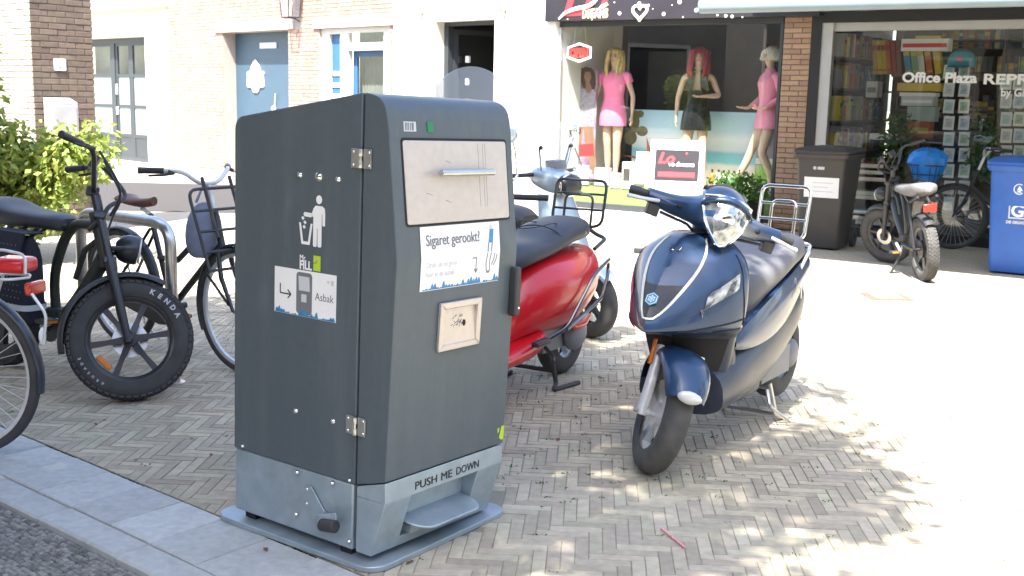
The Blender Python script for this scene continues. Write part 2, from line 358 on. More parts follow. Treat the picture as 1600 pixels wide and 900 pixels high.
for i, (dd, x, y, horiz, wv) in enumerate(cells):
    if wv > -.125:
        rz = ang+(0 if horiz else R(90)); d = Vector((math.cos(rz), math.sin(rz), 0)); q = Vector((-d.y, d.x, 0))
        ext = [wv+(d*a*bl/2+q*c*bw/2).dot(KW) for a in (-1, 1) for c in (-1, 1)]
        if min(ext) > -.008: continue
        if max(ext) > -.005: cutbrick(x, y, rz); continue
    rz = ang+(0 if horiz else R(90))+rnd.uniform(-.008, .008); tz = rnd.uniform(-.0010, .0008)-(.0012 if rnd.random() < .06 else 0)
    rx, ry = rnd.uniform(-.008, .008), rnd.uniform(-.003, .003)
    if i < 300:
        o = proto if first else bpy.data.objects.new('brick', me)
        if not first: C.objects.link(o); o.parent = ground
        first = False; o.location = (x, y, tz); o.rotation_euler = (rx, ry, rz)
    else:
        M = Matrix.Translation((x, y, tz)) @ Matrix.Rotation(rz, 4, 'Z') @ Matrix.Rotation(rx, 4, 'X')
        stuff.M = M; X, Y, ch = bl/2, bw/2, .0016
        t = [stuff.v(p) for p in ((-X+ch, -Y+ch, 0), (X-ch, -Y+ch, 0), (X-ch, Y-ch, 0), (-X+ch, Y-ch, 0))]
        r_ = [stuff.v(p) for p in ((-X, -Y, -.012), (X, -Y, -.012), (X, Y, -.012), (-X, Y, -.012))]
        stuff.face(t)
        for q in range(4): stuff.face([r_[q], r_[(q+1) % 4], t[(q+1) % 4], t[q]])
stuff.build('bricks', K['paver'], ground, smooth=False, kind='stuff')
# concrete tiles and kerb stones
def slab(e0, e1, w0, w1, z, name, mt, ch=.004, g=.0022):
    b = MB(); c = [(e0+g, w0+g), (e1-g, w0+g), (e1-g, w1-g), (e0+g, w1-g)]; ci = [(e0+g+ch, w0+g+ch), (e1-g-ch, w0+g+ch), (e1-g-ch, w1-g-ch), (e0+g+ch, w1-g-ch)]
    tl = rnd.uniform(-.002, .002); tp = [b.v(kpt(a, d, z+tl+rnd.uniform(-.001, .001))) for a, d in ci]; q = [b.v(kpt(a, d, z-ch+tl)) for a, d in c]; r_ = [b.v(kpt(a, d, z-.12)) for a, d in c]
    b.face(tp)
    for i in range(4):
        k = (i+1) % 4; b.face([q[i], q[k], tp[k], tp[i]]); b.face([r_[i], r_[k], q[k], q[i]])
    return b.build(name, mt, ground, smooth=False)
for k in range(-8, 8): slab(-.478+.25*k, -.228+.25*k, .0, .30, .0, 'paving_tile', K['concrete'])
for k in range(-4, 4): slab(-.478+.5*k, .022+.5*k, .30, .435, -.002, 'kerb_stone', K['concrete'], ch=.008)
b = MB(); b.poly([kpt(-200, .437, -.030), kpt(200, .437, -.030), kpt(200, 260, -.030), kpt(-200, 260, -.030)])
gut = b.build('gutter', K['sand'], None, smooth=False); tag(gut, kind='structure')
b = MB()
for i in range(86):
    for j in range(46):
        e = -1.15+i*.0205+rnd.uniform(-.002, .002)+(j % 2)*.010; w_ = .450+j*.0205+rnd.uniform(-.002, .002)
        p = kpt(e, w_); px, py = pix(p)
        if not (-40 < px < 680 and py < 940): continue
        hx, hy = rnd.uniform(.0078, .0098), rnd.uniform(.0072, .0094); h = rnd.uniform(-.026, -.021); a0 = math.atan2(KE.y, KE.x)+rnd.uniform(-.15, .15); c0, s0 = math.cos(a0), math.sin(a0)
        ring = [(x*c0-y*s0, x*s0+y*c0) for x, y in ((-hx, -hy), (0, -hy*1.08), (hx, -hy), (hx*1.06, 0), (hx, hy), (0, hy*1.05), (-hx, hy), (-hx*1.05, 0))]
        b.rings([[p+Vector((x*1.05, y*1.05, -.033)) for x, y in ring], [p+Vector((x, y, h)) for x, y in ring], [p+Vector((x*.7, y*.7, h+.003)) for x, y in ring]])
tag(b.build('setts', K['cobble'], None, smooth=True, ang=60, kind='stuff'))
# dark street behind, with its flush kerb
b = MB(); st = [(-40, 13.7), (-2.0, 13.9), (-1.6, 18.2), (-40, 18.2)]
b.poly([(x, y, .004) for x, y in st]); tag(b.build('street', K['asphalt'], None, smooth=False), kind='structure')
# far pavement by the white house is part of the plaza paving
# weeds and moss in the joints
b = MB()
for i in range(420):
    c = cells[int(rnd.random()**1.4*len(cells)*.9)]
    x, y = c[1]+rnd.uniform(-.1, .1), c[2]+rnd.uniform(-.03, .03)
    if rnd.random() < .45 and not (x > -.1 and y > 4): x, y = rnd.uniform(-.05, 1.0), rnd.uniform(4, 6.4)
    if (Vector((x, y, 0))-KA).dot(KW) > -.06 or inq(x, y, PADQ): continue
    for k in range(rnd.randint(3, 8)):
        a = rnd.random()*6.28; r_ = rnd.uniform(.004, .014); ox, oy = x+rnd.uniform(-.02, .02), y+rnd.uniform(-.006, .006); h = rnd.uniform(.001, .007)
        b.poly([(ox, oy, -.006), (ox+r_*math.cos(a), oy+r_*math.sin(a), h), (ox+r_*.7*math.cos(a+.9), oy+r_*.7*math.sin(a+.9), h*.7)])
b.build('joint_weeds', K['hedge'], None, smooth=False, kind='stuff')
lf = MB()
for px, py in ((268, 672), (150, 664), (212, 720), (330, 712), (282, 588), (905, 640), (872, 688), (322, 600), (900, 652), (640, 880), (300, 582), (130, 850), (415, 860), (1115, 700)):
    p = G(px, py); a = rnd.random()*6.28; s = rnd.uniform(.012, .024)
    o = MB(); d = Vector((math.cos(a), math.sin(a), 0)); q = Vector((-d.y, d.x, 0))
    pts = [p-d*s+Vector((0, 0, .004)), p+q*s*.45+Vector((0, 0, .009)), p+d*s+Vector((0, 0, .006)), p-q*s*.45+Vector((0, 0, .003))]
    o.poly(pts); o.poly([p-d*s*1.5+Vector((0, 0, .003)), p-d*s+Vector((0, 0, .004)), p-d*s+q*.0015+Vector((0, 0, .004))])
    tag(o.build('fallen_leaf', K['deadleaf'] if 'deadleaf' in K else K.setdefault('deadleaf', mat('dead_leaf', (.16, .06, .03), .8, var=.3)), None, smooth=False), 'small dry brown leaf lying on the brick paving', 'leaf', 'dry leaves on the paving')
s0, s1 = G(1033, 828), G(1070, 858); b = MB(); b.tube([s0+Vector((0, 0, .006)), s1+Vector((0, 0, .006))], .004, 8)
tag(b.build('drinking_straw', mat('straw_pink', (.75, .3, .34), .5, var=.3, scale=90)), 'pink striped drinking straw lying on the sunlit bricks', 'straw')
p = G(1385, 464); b = MB(); b.box(p+Vector((0, 0, .0015)), (.34, .34, .006)); mh = b.build('utility_cover', mat('rusty_cover', (.16, .09, .06), .9, var=.2, scale=14), None, smooth=False)
tag(mh, 'small square rusty utility cover in the sunlit paving', 'cover')
b = MB(); b.box(p+Vector((0, 0, .006)), (.24, .24, .003)); b.build('lid', K['mortar'], mh, smooth=False)
# ================================================================== COMPACTING LITTER BIN
W, D = .616, .592
bn = thing('litter_bin', 'tall anthracite compacting litter bin with foot pedal on a galvanised base', 'litter bin', (-.4928, 3.3952, 0), rot=(.0057, .0263, .9364))
def pr(b, prof, x0, x1): return b.prism(prof, lambda y, z: (x0, y, z), lambda y, z: (x1, y, z))
def arc(c, r, a0, a1, n=6): return [(c[0]+r*math.cos(R(a0+(a1-a0)*k/n)), c[1]+r*math.sin(R(a0+(a1-a0)*k/n))) for k in range(n+1)]
b = MB()
back = [(.548, 1.4205)]+[(.594-.046+.046*math.sin(R(a)), 1.3735+.047*math.cos(R(a))) for a in range(15, 91, 15)]
pr(b, [(.004, .269), (.004, 1.5065)]+back+[(.592, .9), (.590, .269)], 0, W)
body = b.build('body_shell', K['anth'], bn, bevel=.004, ang=30)
b = MB(); prof = [(-.004, .2705), (-.004, 1.5070), (-.030, 1.5040), (-.055, 1.497), (-.070, 1.4885), (-.083, 1.477), (-.092, 1.461), (-.099, 1.435), (-.105, 1.404), (-.150, 1.03), (-.1523, 1.005), (-.1512, .98), (-.127, .305)]
pr(b, prof, .0015, W-.0015); door = b.build('door', K['anth'], bn, bevel=.003, ang=20)
b = MB(); b.bx(.012, W-.012, -.0042, .0045, .27, 1.497); b.build('door_gasket', K['black'], bn)
# galvanised plinth
b = MB(); b.bx(.003, W-.003, .012, .585, .046, .267); pl = b.build('plinth', K['galv'], bn, bevel=.006, seg=3)
for fx, fy in ((.02, .03), (.02, .5), (W-.07, .03), (W-.07, .5)): b = MB(); b.bx(fx, fx+.05, fy, fy+.05, .021, .046); b.build('foot', K['black'], bn)
b = MB(); bp = [(-.004, .046), (-.070, .046), (-.1275, .228), (-.1265, .3005), (-.008, .2665), (-.004, .2655)]
bp2 = [(-.004, .046), (-.070, .046), (-.1268, .2315), (-.004, .2315)]
pr(b, bp2, .004, .128); pr(b, bp2, .476, W-.004)
pr(b, [(-.004, .2655), (-.008, .2665), (-.1265, .3005), (-.1275, .232), (-.004, .232)], .004, W-.004)
pr(b, [(-.004, .046), (-.070, .046), (-.082, .082), (-.004, .082)], .128, .476)
pr(b, [(-.004, .082), (-.052, .082), (-.052, .232), (-.004, .232)], .128, .476)
b.build('plinth_front', K['galv'], bn, bevel=.002)
b = MB(); b.bx(.1285, .4755, -.056, -.0525, .084, .231); b.build('pedal_slot', K['galv'], bn)
# pedal
b = MB(); out = rrect(.138, -.182, .470, .0, .08, 6); out = [(x, max(y, -.176)) for x, y in out]
b.prism(out, lambda x, y: (x, y, .116+.14*(y+.176)), lambda x, y: (x, y, .125+.14*(y+.176)))
ped = b.build('pedal', K['galv'], bn, bevel=.003)
b = MB(); b.bx(.16, .2, -.10, -.02, .088, .114); b.bx(.41, .45, -.10, -.02, .088, .114); b.build('pedal_bracket', K['galv'], ped)
b = MB(); b.prism(rrect(-.028, -.115, .695, .672, .07, 6), lambda x, y: (x, y, .001), lambda x, y: (x, y, .021)); pad = b.build('base_plate', K['galv'], bn, bevel=.003); pad.rotation_euler = (-.0057, -.022, 0)
# hinges, knobs, screws
for z in (1.308, .465):
    b = MB(); b.bx(-.006, -.001, .010, .042, z-.030, z+.030); b.bx(-.006, -.001, -.042, -.010, z-.030, z+.030)
    for q in (-.018, .018): b.tube([(-.008, 0, z+q-.011), (-.008, 0, z+q+.011)], .0085, 10)
    b.tube([(-.008, 0, z-.029), (-.008, 0, z+.029)], .0055, 10)
    h = b.build('hinge', K['steelb'], bn, bevel=.001)
    b = MB()
    for y in (-.033, .033):
        for q in (-.02, .02): b.ell((-.006, y, z+q), (.003, .005, .005), 8, 5)
    b.build('hinge_screw', K['chrome'], h)
for y, z, r in ((.273, 1.241, .010), (.188, 1.240, .014), (.1, 1.238, .010), (.277, .460, .009), (.103, .459, .009), (.541, .283, .006), (.023, .280, .006), (.268, .250, .008), (.102, .251, .008), (.269, .103, .008), (.020, .075, .007)):
    b = MB(); b.lathe([(r*1.15, 0), (r*1.15, .002), (r*.85, .0075), (r*.3, .0095), (0, .0097)], 14, (0, y, z), (-1, 0, 0)); b.build('bolt_head', K['chrome'], bn, ang=60)
# padlock bracket with rubber roller
b = MB(); br = [(.232, .212), (.196, .218), (.125, .140), (.128, .100), (.150, .090), (.232, .135)]
b.prism(br, lambda y, z: (-.001, y, z), lambda y, z: (-.006, y, z)); b.prism([(.128, .150), (.03, .176), (.026, .135), (.128, .095)], lambda y, z: (-.001+.02, y, z), lambda y, z: (-.030, y, z)) if 0 else None
b.bx(-.045, -.001, .124, .130, .095, .150); b.prism([(.130, .150), (.045, .176), (.040, .168), (.040, .120), (.130, .092)], lambda y, z: (-.040, y, z), lambda y, z: (-.045, y, z))
lk = b.build('lock_bracket', K['galv'], bn, bevel=.001)
b = MB(); b.tube([(-.05, .098, .125), (-.05, .034, .135)], .021, 16); b.build('roller', K['blackp'], lk, bevel=.003)
b = MB()
for y, z in ((.215, .205), (.215, .155)): b.ell((-.007, y, z), (.003, .006, .006), 8, 5)
b.build('bracket_bolt', K['chrome'], lk)
# planes of the door front
kU = .1224
def up(z): return -.105-kU*(1.404-z)
def lo(z): return -.127-.0360*(z-.305)
UPM = lambda x, z, o=0: basis((x, up(z)-o, z), (1, 0, 0), (0, kU, 1))
LOM = lambda x, z, o=0: basis((x, lo(z)-o, z), (1, 0, 0), (0, -.036, 1))
SM = lambda y, z, o=0: basis((-o, y, z), (0, -1, 0), (0, 0, 1))
# disposal flap
M = UPM(.050, 1.107, .0); b = MB(); b.flat(rrect(0, 0, .530, .272, .012), M, .002); fl = b.build('flap', K['black'], bn)
b = MB(); b.flat(rrect(.006, .006, .524, .264, .01), M, .0045); b.build('flap_panel', K['stainless'], fl, bevel=.002)
b = MB(); hz = 1.27; y0 = up(hz)-.03
b.tube([(.196, y0, hz), (.465, y0, hz)], .0115, 14); b.tube([(.215, up(hz), hz), (.215, y0, hz)], .006, 8); b.tube([(.446, up(hz), hz), (.446, y0, hz)], .006, 8); b.build('flap_handle', K['steelb'], fl, bevel=.002)
sc_ = mat('scratch', (.25, .24, .23), .6, .4); b = MB()
for x in (.418, .442, .455): b.flat([(x-.05, .05+.02*(x % .03)), (x-.0485, .05), (x-.0465, .255), (x-.048, .255)], M @ Matrix.Translation((0, 0, .0046)), .0002)
for x, z in ((.10, .10), (.19, .075), (.2, .2)): b.flat([(x, z), (x+.03, z-.008), (x+.031, z-.007), (x+.002, z+.002)], M @ Matrix.Translation((0, 0, .0046)), .0002)
b.build('scratch_marks', sc_, fl, smooth=False)
# small stickers over the flap
M = UPM(.068, 1.396, 0); b = MB(); b.flat([(0, 0), (.056, 0), (.056, .03), (0, .03)], M, .001); s = b.build('sticker', K['lgrey'], bn, smooth=False)
b = MB()
for x in (.004, .011, .018, .027, .035, .040): b.flat([(x, .003), (x+.004, .003), (x+.006, .027), (x+.001, .027)], M @ Matrix.Translation((0, 0, .001)), .0005)
b.build('sticker_print', K['greyp'], s, smooth=False)
M = UPM(.176, 1.395, 0); b = MB(); b.flat(rrect(0, 0, .028, .032, .004), M, .003); b.build('indicator_light', K['greenled'], bn)
# cigarette sticker, folded over the crease
def foldpt(x, z): return (x, up(z), z) if z > 1.006 else (x, lo(z), z)
def fold(b, x0, x1, z0, z1, off, n=1):
    zs = [z1, 1.006, z0] if z0 < 1.006 < z1 else [z1, z0]
    for i in range(len(zs)-1):
        P = [foldpt(x0, zs[i]), foldpt(x1, zs[i]), foldpt(x1, zs[i+1]), foldpt(x0, zs[i+1])]
        F = [b.v((p[0], p[1]-off, p[2])) for p in P]; B_ = [b.v((p[0], p[1]-off+.0012, p[2])) for p in P]
        b.face(F)
        for k in range(4): b.face([F[k], B_[k], B_[(k+1) % 4], F[(k+1) % 4]])
b = MB(); fold(b, .111, .514, .902, 1.104, .0026); s = b.build('ashtray_sticker', K['white'], bn, smooth=False)
text('lettering', 'Sigaret gerookt?', .050, UPM(.134, 1.044, .0032), K['greyp'], s, sx=.83)
text('lettering', 'Druk uit en gooi', .026, basis(foldpt(.136, .975)[0:1]+(lo(.975)-.0032, .975), (1, 0, 0), (0, -.036, 1)), K['lgrey'], s, sx=.85)
text('lettering', 'hier in de asbak', .026, LOM(.136, .945, .0032), K['lgrey'], s, sx=.85)
b = MB(); ML = LOM(0, 0, .0029); MLz = lambda z: basis((0, lo(z)-.0029, z), (1, 0, 0), (0, -.036, 1)); MUz = lambda z: basis((0, up(z)-.0029, z), (1, 0, 0), (0, kU, 1))
P_ = MLz(.94)
b.flat([(.366, .052), (.389, .052), (.389, .0), (.385, .0), (.385, .048), (.366, .048)], P_, .0005); b.flat([(.377, .012), (.387, -.002), (.397, .012), (.394, .015), (.387, .006), (.380, .015)], P_, .0005)
def curve_line(b, pts, wd, M):
    for (x0, y0), (x1, y1) in zip(pts, pts[1:]):
        d = Vector((x1-x0, y1-y0)); nrm = Vector((-d.y, d.x)).normalized()*wd/2
        b.flat([(x0+nrm.x, y0+nrm.y), (x1+nrm.x, y1+nrm.y), (x1-nrm.x, y1-nrm.y), (x0-nrm.x, y0-nrm.y)], M, .0005)
curve_line(b, [(.444, .0), (.440, .03), (.447, .062)], .004, P_); curve_line(b, [(.462, .0), (.458, .03), (.466, .062)], .004, P_)
curve_line(b, [(.470, .02), (.482, .04), (.486, .06)], .004, P_); curve_line(b, [(.481, .018), (.494, .038), (.498, .055)], .004, P_); b.flat([(.445, -.006), (.46, -.006), (.462, .002), (.446, .002)], P_, .0005)
Q = MUz(1.006); curve_line(b, [(.446, .0), (.452, .03)], .004, Q); curve_line(b, [(.464, .0), (.472, .03)], .004, Q)
b.build('pictogram', K['greyp'], s, smooth=False)
b = MB(); b.flat([(.452, .03), (.474, .03), (.482, .075), (.462, .075)], Q, .0006); x = .117; r2 = random.Random(3); P2 = MLz(.903)
while x < .50:
    hgt = r2.uniform(.006, .03)*(1 if math.sin(x*40) > -.3 else .4); b.flat([(x, .001), (x+.02, .001), (x+.012, hgt), (x+.006, hgt*.8)], P2, .0005); x += .014
b.build('blue_border', K['blueprint'], s, smooth=False)
b = MB(); b.flat([(.436, .082), (.452, .082), (.444, .074)], Q, .0004); b.flat([(.46, .07), (.476, .07), (.476, .088), (.46, .088)], Q, .0004); b.build('logo', K['lgrey'], s, smooth=False)
# ashtray
M = LOM(.209, .696, 0); b = MB(); wd, hh = .212, .16
for p in ([(0, 0), (wd, 0), (wd-.022, .02), (.022, .02)], [(wd, 0), (wd, hh), (wd-.022, hh-.022), (wd-.022, .02)], [(wd, hh), (0, hh), (.022, hh-.022), (wd-.022, hh-.022)], [(0, hh), (0, 0), (.022, .02), (.022, hh-.022)]): b.flat(p, M, .014)
ash = b.build('ashtray', K['stainless'], bn, bevel=.003)
b = MB(); b.prism([(.022, .02), (wd-.022, .02), (wd-.022, hh-.022), (.022, hh-.022)], lambda a, c: M @ Vector((a, c, 0)), lambda a, c: M @ Vector((a, c, .010-.009*(c-.02)/(hh-.042)))); b.build('ashtray_bowl', K['stainless'], ash, smooth=False)
b = MB(); b.flat(circ(.13, .082, .008, 14, .011), M, .0065); b.build('stub_hole', K['black'], ash)
soot = mat('soot', (.10, .09, .085), .9, var=.2); r2 = random.Random(5); b = MB()
for k in range(26):
    x, z = r2.gauss(.092, .018), r2.gauss(.082, .010)
    a = r2.uniform(.3, .9); L = r2.uniform(.004, .014); curve_line(b, [(x, z), (x+L*math.cos(a), z+L*math.sin(a))], .0018, M @ Matrix.Translation((0, 0, .0055)))
b.build('soot_marks', soot, ash, smooth=False)
# latch handle on the right edge of the door
b = MB(); b.box((.598, lo(.857)-.016, .857), (.030, .034, .172)); lt = b.build('latch_handle', K['blackp'], bn, bevel=.008, seg=3)
b = MB(); b.ell((.603, lo(.80)-.035, .80), (.005, .003, .005), 8, 5); b.build('latch_screw', K['chrome'], lt)
# base lettering and yellow-green sticker remains
M = basis((.146, -.1278, .2585), (1, 0, 0), (0, .014, 1))
for wx, wd, wf in ((.142, 'PUSH', .108), (.272, 'ME', .056), (.352, 'DOWN', .122)): text('lettering', wd, .038, basis((wx, -.1284, .2470), (1, 0, 0), (0, .014, 1)), K['ink'], bn, bold=0, fit=wf)
M = LOM(.576, .318, .0); b = MB(); b.flat([(.012, .01), (.026, 0), (.038, .002), (.038, .05), (.022, .052), (.02, .04)], M, .0008); b.flat([(0, .03), (.008, .032), (.010, .048), (.001, .046)], M, .0008); b.build('torn_sticker', K['lime'], bn, smooth=False)
# pictogram of a man throwing litter (white print, left side)
b = MB(); M = SM(.274, 1.016, .0012)
H = lambda P: b.flat([(x*.125, z*.165) for x, z in P], M, .0006)
H(circ(.725, .92, .105, 18, .085)); 
b.flat([(x*.125, z*.165) for x, z in [(.60, .80), (.84, .80), (.93, .76), (.95, .66), (.95, .42), (.86, .42), (.85, .64), (.83, .66), (.83, .03), (.80, .0), (.71, .0), (.69, .03), (.685, .36), (.665, .36), (.66, .03), (.64, .0), (.55, .0), (.525, .03), (.525, .60), (.46, .645), (.20, .655), (.16, .61), (.20, .57), (.42, .56), (.53, .745)]], M, .0006)
H([(.0, .44), (.07, .44), (.16, .08), (.34, .08), (.43, .44), (.50, .44), (.40, .02), (.10, .02)])
for cx, cz in ((.14, .53), (.22, .45), (.19, .36)): H([(cx, cz-.04), (cx+.065, cz), (cx, cz+.04), (cx-.06, cz+.01)])
b.build('litter_pictogram', K['white'], bn, smooth=False)
text('logo_lettering', 'Mr.', .026, SM(.270, .9665, .001), K['white'], bn, ext=.0006, bold=0, sx=.9)
text('logo_lettering', 'FILL', .039, SM(.270, .9385, .001), K['white'], bn, ext=.0006, bold=.0012, sx=.85)
b = MB(); M = SM(.205, .9385, .001); b.flat([(0, 0), (.032, 0), (.032, .049), (0, .049)], M, .0006); lg = b.build('logo_block', K['lime'], bn, smooth=False)
b = MB(); curve_line(b, [(-.004, .030), (.004, .024), (.012, .026), (.018, .036)], .003, SM(.205, .9385, .0016)); b.build('logo_smile', K['greyp'], lg, smooth=False)
# ashtray direction sticker
Y0, Z0 = .387, .782; M = SM(Y0, Z0, .0006); b = MB(); b.flat([(0, 0), (.287, 0), (.287, .152), (0, .152)], M, .001); s = b.build('direction_sticker', K['white'], bn, smooth=False)
M1 = SM(Y0, Z0, .0017); b = MB(); b.flat(rrect(.105, .008, .178, .145, .012), M1, .0005); b.build('pictogram', K['greyp'], s, smooth=False)
b = MB(); M2 = SM(Y0, Z0, .0022); b.flat([(.118, .085), (.168, .085), (.165, .132), (.115, .132)], M2, .0005); b.flat([(.129, .048), (.153, .048), (.153, .074), (.129, .074)], M2, .0005); b.build('pictogram_panel', K['lgrey'], s, smooth=False)
b = MB(); curve_line(b, [(.028, .098), (.028, .066), (.078, .066)], .0045, M1); curve_line(b, [(.064, .080), (.079, .066), (.064, .052)], .0045, M1); b.build('arrow', K['ink'], s, smooth=False)
text('lettering', 'Asbak', .036, SM(Y0-.192, Z0+.062, .0017), K['greyp'], s, ext=.0005, sx=.95)
b = MB(); b.flat([(.245, .13), (.258, .13), (.2515, .119)], M1, .0004); b.flat([(.264, .117), (.276, .117), (.276, .133), (.264, .133)], M1, .0004); b.build('logo', K['lgrey'], s, smooth=False)
b = MB(); x = .004
while x < .27:
    hg = r2.uniform(.005, .026)*(1 if math.sin(x*45+1) > -.4 else .3); b.flat([(x, .001), (x+.017, .001), (x+.011, hg), (x+.005, hg*.8)], M1, .0007); x += .011
b.build('blue_border', K['blueprint'], s, smooth=False)
# ================================================================== FACADES
class Fr:
    def __init__(s, yaw, d):
        n = Vector((-math.sin(yaw), math.cos(yaw), 0)); s.loc = n*d; s.yaw = yaw
        s.M = Matrix.Translation(s.loc) @ Matrix.Rotation(yaw, 4, 'Z'); s.I = s.M.inverted()
    def P(s, px, py, y=0):
        o = s.I @ Vector((0, 0, CAM_H)); d = s.I.to_3x3() @ ray(px, py); t = (y-o.y)/d.y; q = o+d*t; return q.x, q.z
    def w(s, x, y, z): return s.M @ Vector((x, y, z))
SHOP, LEFT = Fr(-.585, 12.886), Fr(-.774, 11.1)
def wall_cells(b, x0, x1, z0, z1, y0, y1, ops):
    xs = sorted({x0, x1, *[q for o in ops for q in o[:2] if x0 < q < x1]}); zs = sorted({z0, z1, *[q for o in ops for q in o[2:] if z0 < q < z1]})
    for i in range(len(xs)-1):
        for j in range(len(zs)-1):
            cx, cz = (xs[i]+xs[i+1])/2, (zs[j]+zs[j+1])/2
            if not any(o[0] < cx < o[1] and o[2] < cz < o[3] for o in ops): b.bx(xs[i], xs[i+1], y0, y1, zs[j], zs[j+1])
def brick_face(parent, x0, x1, z0, z1, ops, mt, course=.0625, L=.22, proud=.007, limit=300, M=None, tofs=0, name='brick', key=None):
    jt = .010; rows = []; z = z0; r = 0
    while z+course*.5 < z1:
        x = x0-(L/2 if (r+tofs) % 2 else 0)
        while x < x1-.02:
            a, c = max(x, x0), min(x+L, x1); iv = [(a, c)]
            for o in ops:
                if o[2] < z+course/2 < o[3]:
                    nv = []
                    for p, q in iv:
                        if o[1] <= p or o[0] >= q: nv.append((p, q))
                        else:
                            if p < o[0]: nv.append((p, o[0]))
                            if q > o[1]: nv.append((o[1], q))
                    iv = nv
            rows += [((p+q)/2, z+course/2, q-p-jt) for p, q in iv if q-p > .035]; x += L
        z += course; r += 1
    if key: rows.sort(key=key)
    me = None; st = MB(); M = M or Matrix.Identity(4)
    for i, (cx, cz, ln) in enumerate(rows):
        pr_ = proud*rnd.uniform(.6, 1.2)
        if i < limit:
            if me is None:
                b = MB(); h = (course-jt)/2; ch = .003; f = [(-.5, -h), (.5, -h), (.5, h), (-.5, h)]
                A = [b.v((x, .02, z)) for x, z in f]; B_ = [b.v((x, -.0, z)) for x, z in f]; T = [b.v((x*.985, -ch, z*.9)) for x, z in f]; b.face(T[::-1])
                for k in range(4): b.face([A[k], A[(k+1) % 4], B_[(k+1) % 4], B_[k]]); b.face([B_[k], B_[(k+1) % 4], T[(k+1) % 4], T[k]])
                o = b.build(name, mt, parent, smooth=False); me = o.data
            else: o = bpy.data.objects.new(name, me); C.objects.link(o); o.parent = parent
            o.matrix_local = M @ Matrix.Translation((cx, -pr_+.003, cz)) @ Matrix.Diagonal((ln, 1, 1, 1))
        else:
            st.M = M; st.bx(cx-ln/2, cx+ln/2, -pr_, .01, cz-(course-jt)/2, cz+(course-jt)/2)
    if len(rows) > limit: st.build(name+'s', mt, parent, smooth=False, kind='stuff')
def house(name, label, cat, fr, group=None): return thing(name, label, cat, fr.loc, fr.yaw, group)
def frame_box(b, x0, x1, z0, z1, y0, y1, t, tb=None):
    tb = t if tb is None else tb
    b.bx(x0, x0+t, y0, y1, z0, z1); b.bx(x1-t, x1, y0, y1, z0, z1); b.bx(x0+t, x1-t, y0, y1, z1-t, z1)
    if tb: b.bx(x0+t, x1-t, y0, y1, z0, z0+tb)
# ---- white house with glazed door (far left)
hs = house('white_house', 'white plastered house front with a grey glazed double door at far left', 'house', LEFT)
ops = [(-24.6, -21.33, 0, 2.56)]
b = MB(); wall_cells(b, -30, -20.40, -.05, 5.2, 0, .3, ops); b.build('wall', K['wpaint'], hs, smooth=False)
b = MB(); b.bx(-30, -20.36, -.32, -.003, 3.10, 3.55); b.build('cornice', K['wpaint'], hs, bevel=.01)
dr = None
b = MB(); b.bx(-24.6, -21.33, .16, .24, 2.46, 2.56); b.bx(-24.6, -24.5, .16, .24, 0, 2.46); b.bx(-21.42, -21.33, .16, .24, 0, 2.46); b.bx(-23.12, -22.98, .16, .24, 0, 2.46); b.build('door_frame', K['doorgrey'], hs, smooth=False)
for x0, x1 in ((-24.5, -23.12), (-22.98, -22.30), (-22.30, -21.42)):
    b = MB()
    for z0, z1 in ((0, .10), (.50, .57), (1.12, 1.18), (1.76, 1.82), (2.40, 2.46)): b.bx(x0+.09, x1-.09, .18, .225, z0, z1)
    b.bx(x0+.001, x0+.09, .18, .225, 0, 2.46); b.bx(x1-.09, x1-.001, .18, .225, 0, 2.46)
    dr = b.build('door', K['doorgrey'], hs, smooth=False)
    b = MB(); b.bx(x0+.09, x1-.09, .19, .215, .10, .50); b.build('kick_panel', K['doorgrey'], dr, smooth=False)
    for z0, z1, mt in ((.57, 1.12, 'frost'), (1.18, 1.76, 'frost'), (1.82, 2.40, 'pane')):
        b = MB(); b.bx(x0+.09, x1-.09, .197, .205, z0, z1); b.build('pane', K[mt], dr, smooth=False)
b = MB(); b.box((-22.93, .165, 1.50), (.04, .04, .22)); b.box((-22.93, .165, 1.05), (.04, .05, .16)); b.build('door_handle', K['white'], dr, bevel=.01)
b = MB(); b.bx(-24.6, -21.33, .5, .52, 0, 2.56); b.build('curtain', K['curtain'], hs, smooth=False)
# ---- pale brick house with the blue door
hb = house('brick_house', 'pale sunlit brick house with a blue door and a white framed entrance', 'house', LEFT)
OP1, OP2 = (-18.375, -16.30, 0, 2.56), (-15.42, -13.585, 0, 2.55)
b = MB(); wall_cells(b, -20.395, -13.50, -.05, 5.2, .008, .3, [OP1, OP2]); b.build('wall', K['mortarl'], hb, smooth=False)
brick_face(hb, -20.39, -13.52, 0, 3.30, [OP1, OP2, (-18.7, -15.9, 2.56, 2.72), (-15.55, -13.45, 2.55, 2.72)], K['brickp'], M=Matrix.Translation((0, .004, 0)), key=lambda r: (-(r[0]*.35)+abs(r[1]-2.3)*2))
b = MB(); b.bx(-18.62, -16.12, -.03, .012, 2.565, 2.715); b.build('lintel', K['wpaint'], hb, bevel=.005)
b = MB(); b.bx(-15.55, -13.50, -.03, .012, 2.555, 2.71); b.build('lintel', K['wpaint'], hb, bevel=.005)
b = MB(); b.bx(-18.375, -16.30, .26, .30, 0, 2.56); d1 = b.build('door', K['doorblue'], hb, smooth=False, label='wide blue-grey door with a white ornament')
b = MB(); b.bx(-16.42, -16.30, .235, .2595, 0, 2.56); b.build('door_post', K['doorblue'], d1, smooth=False)
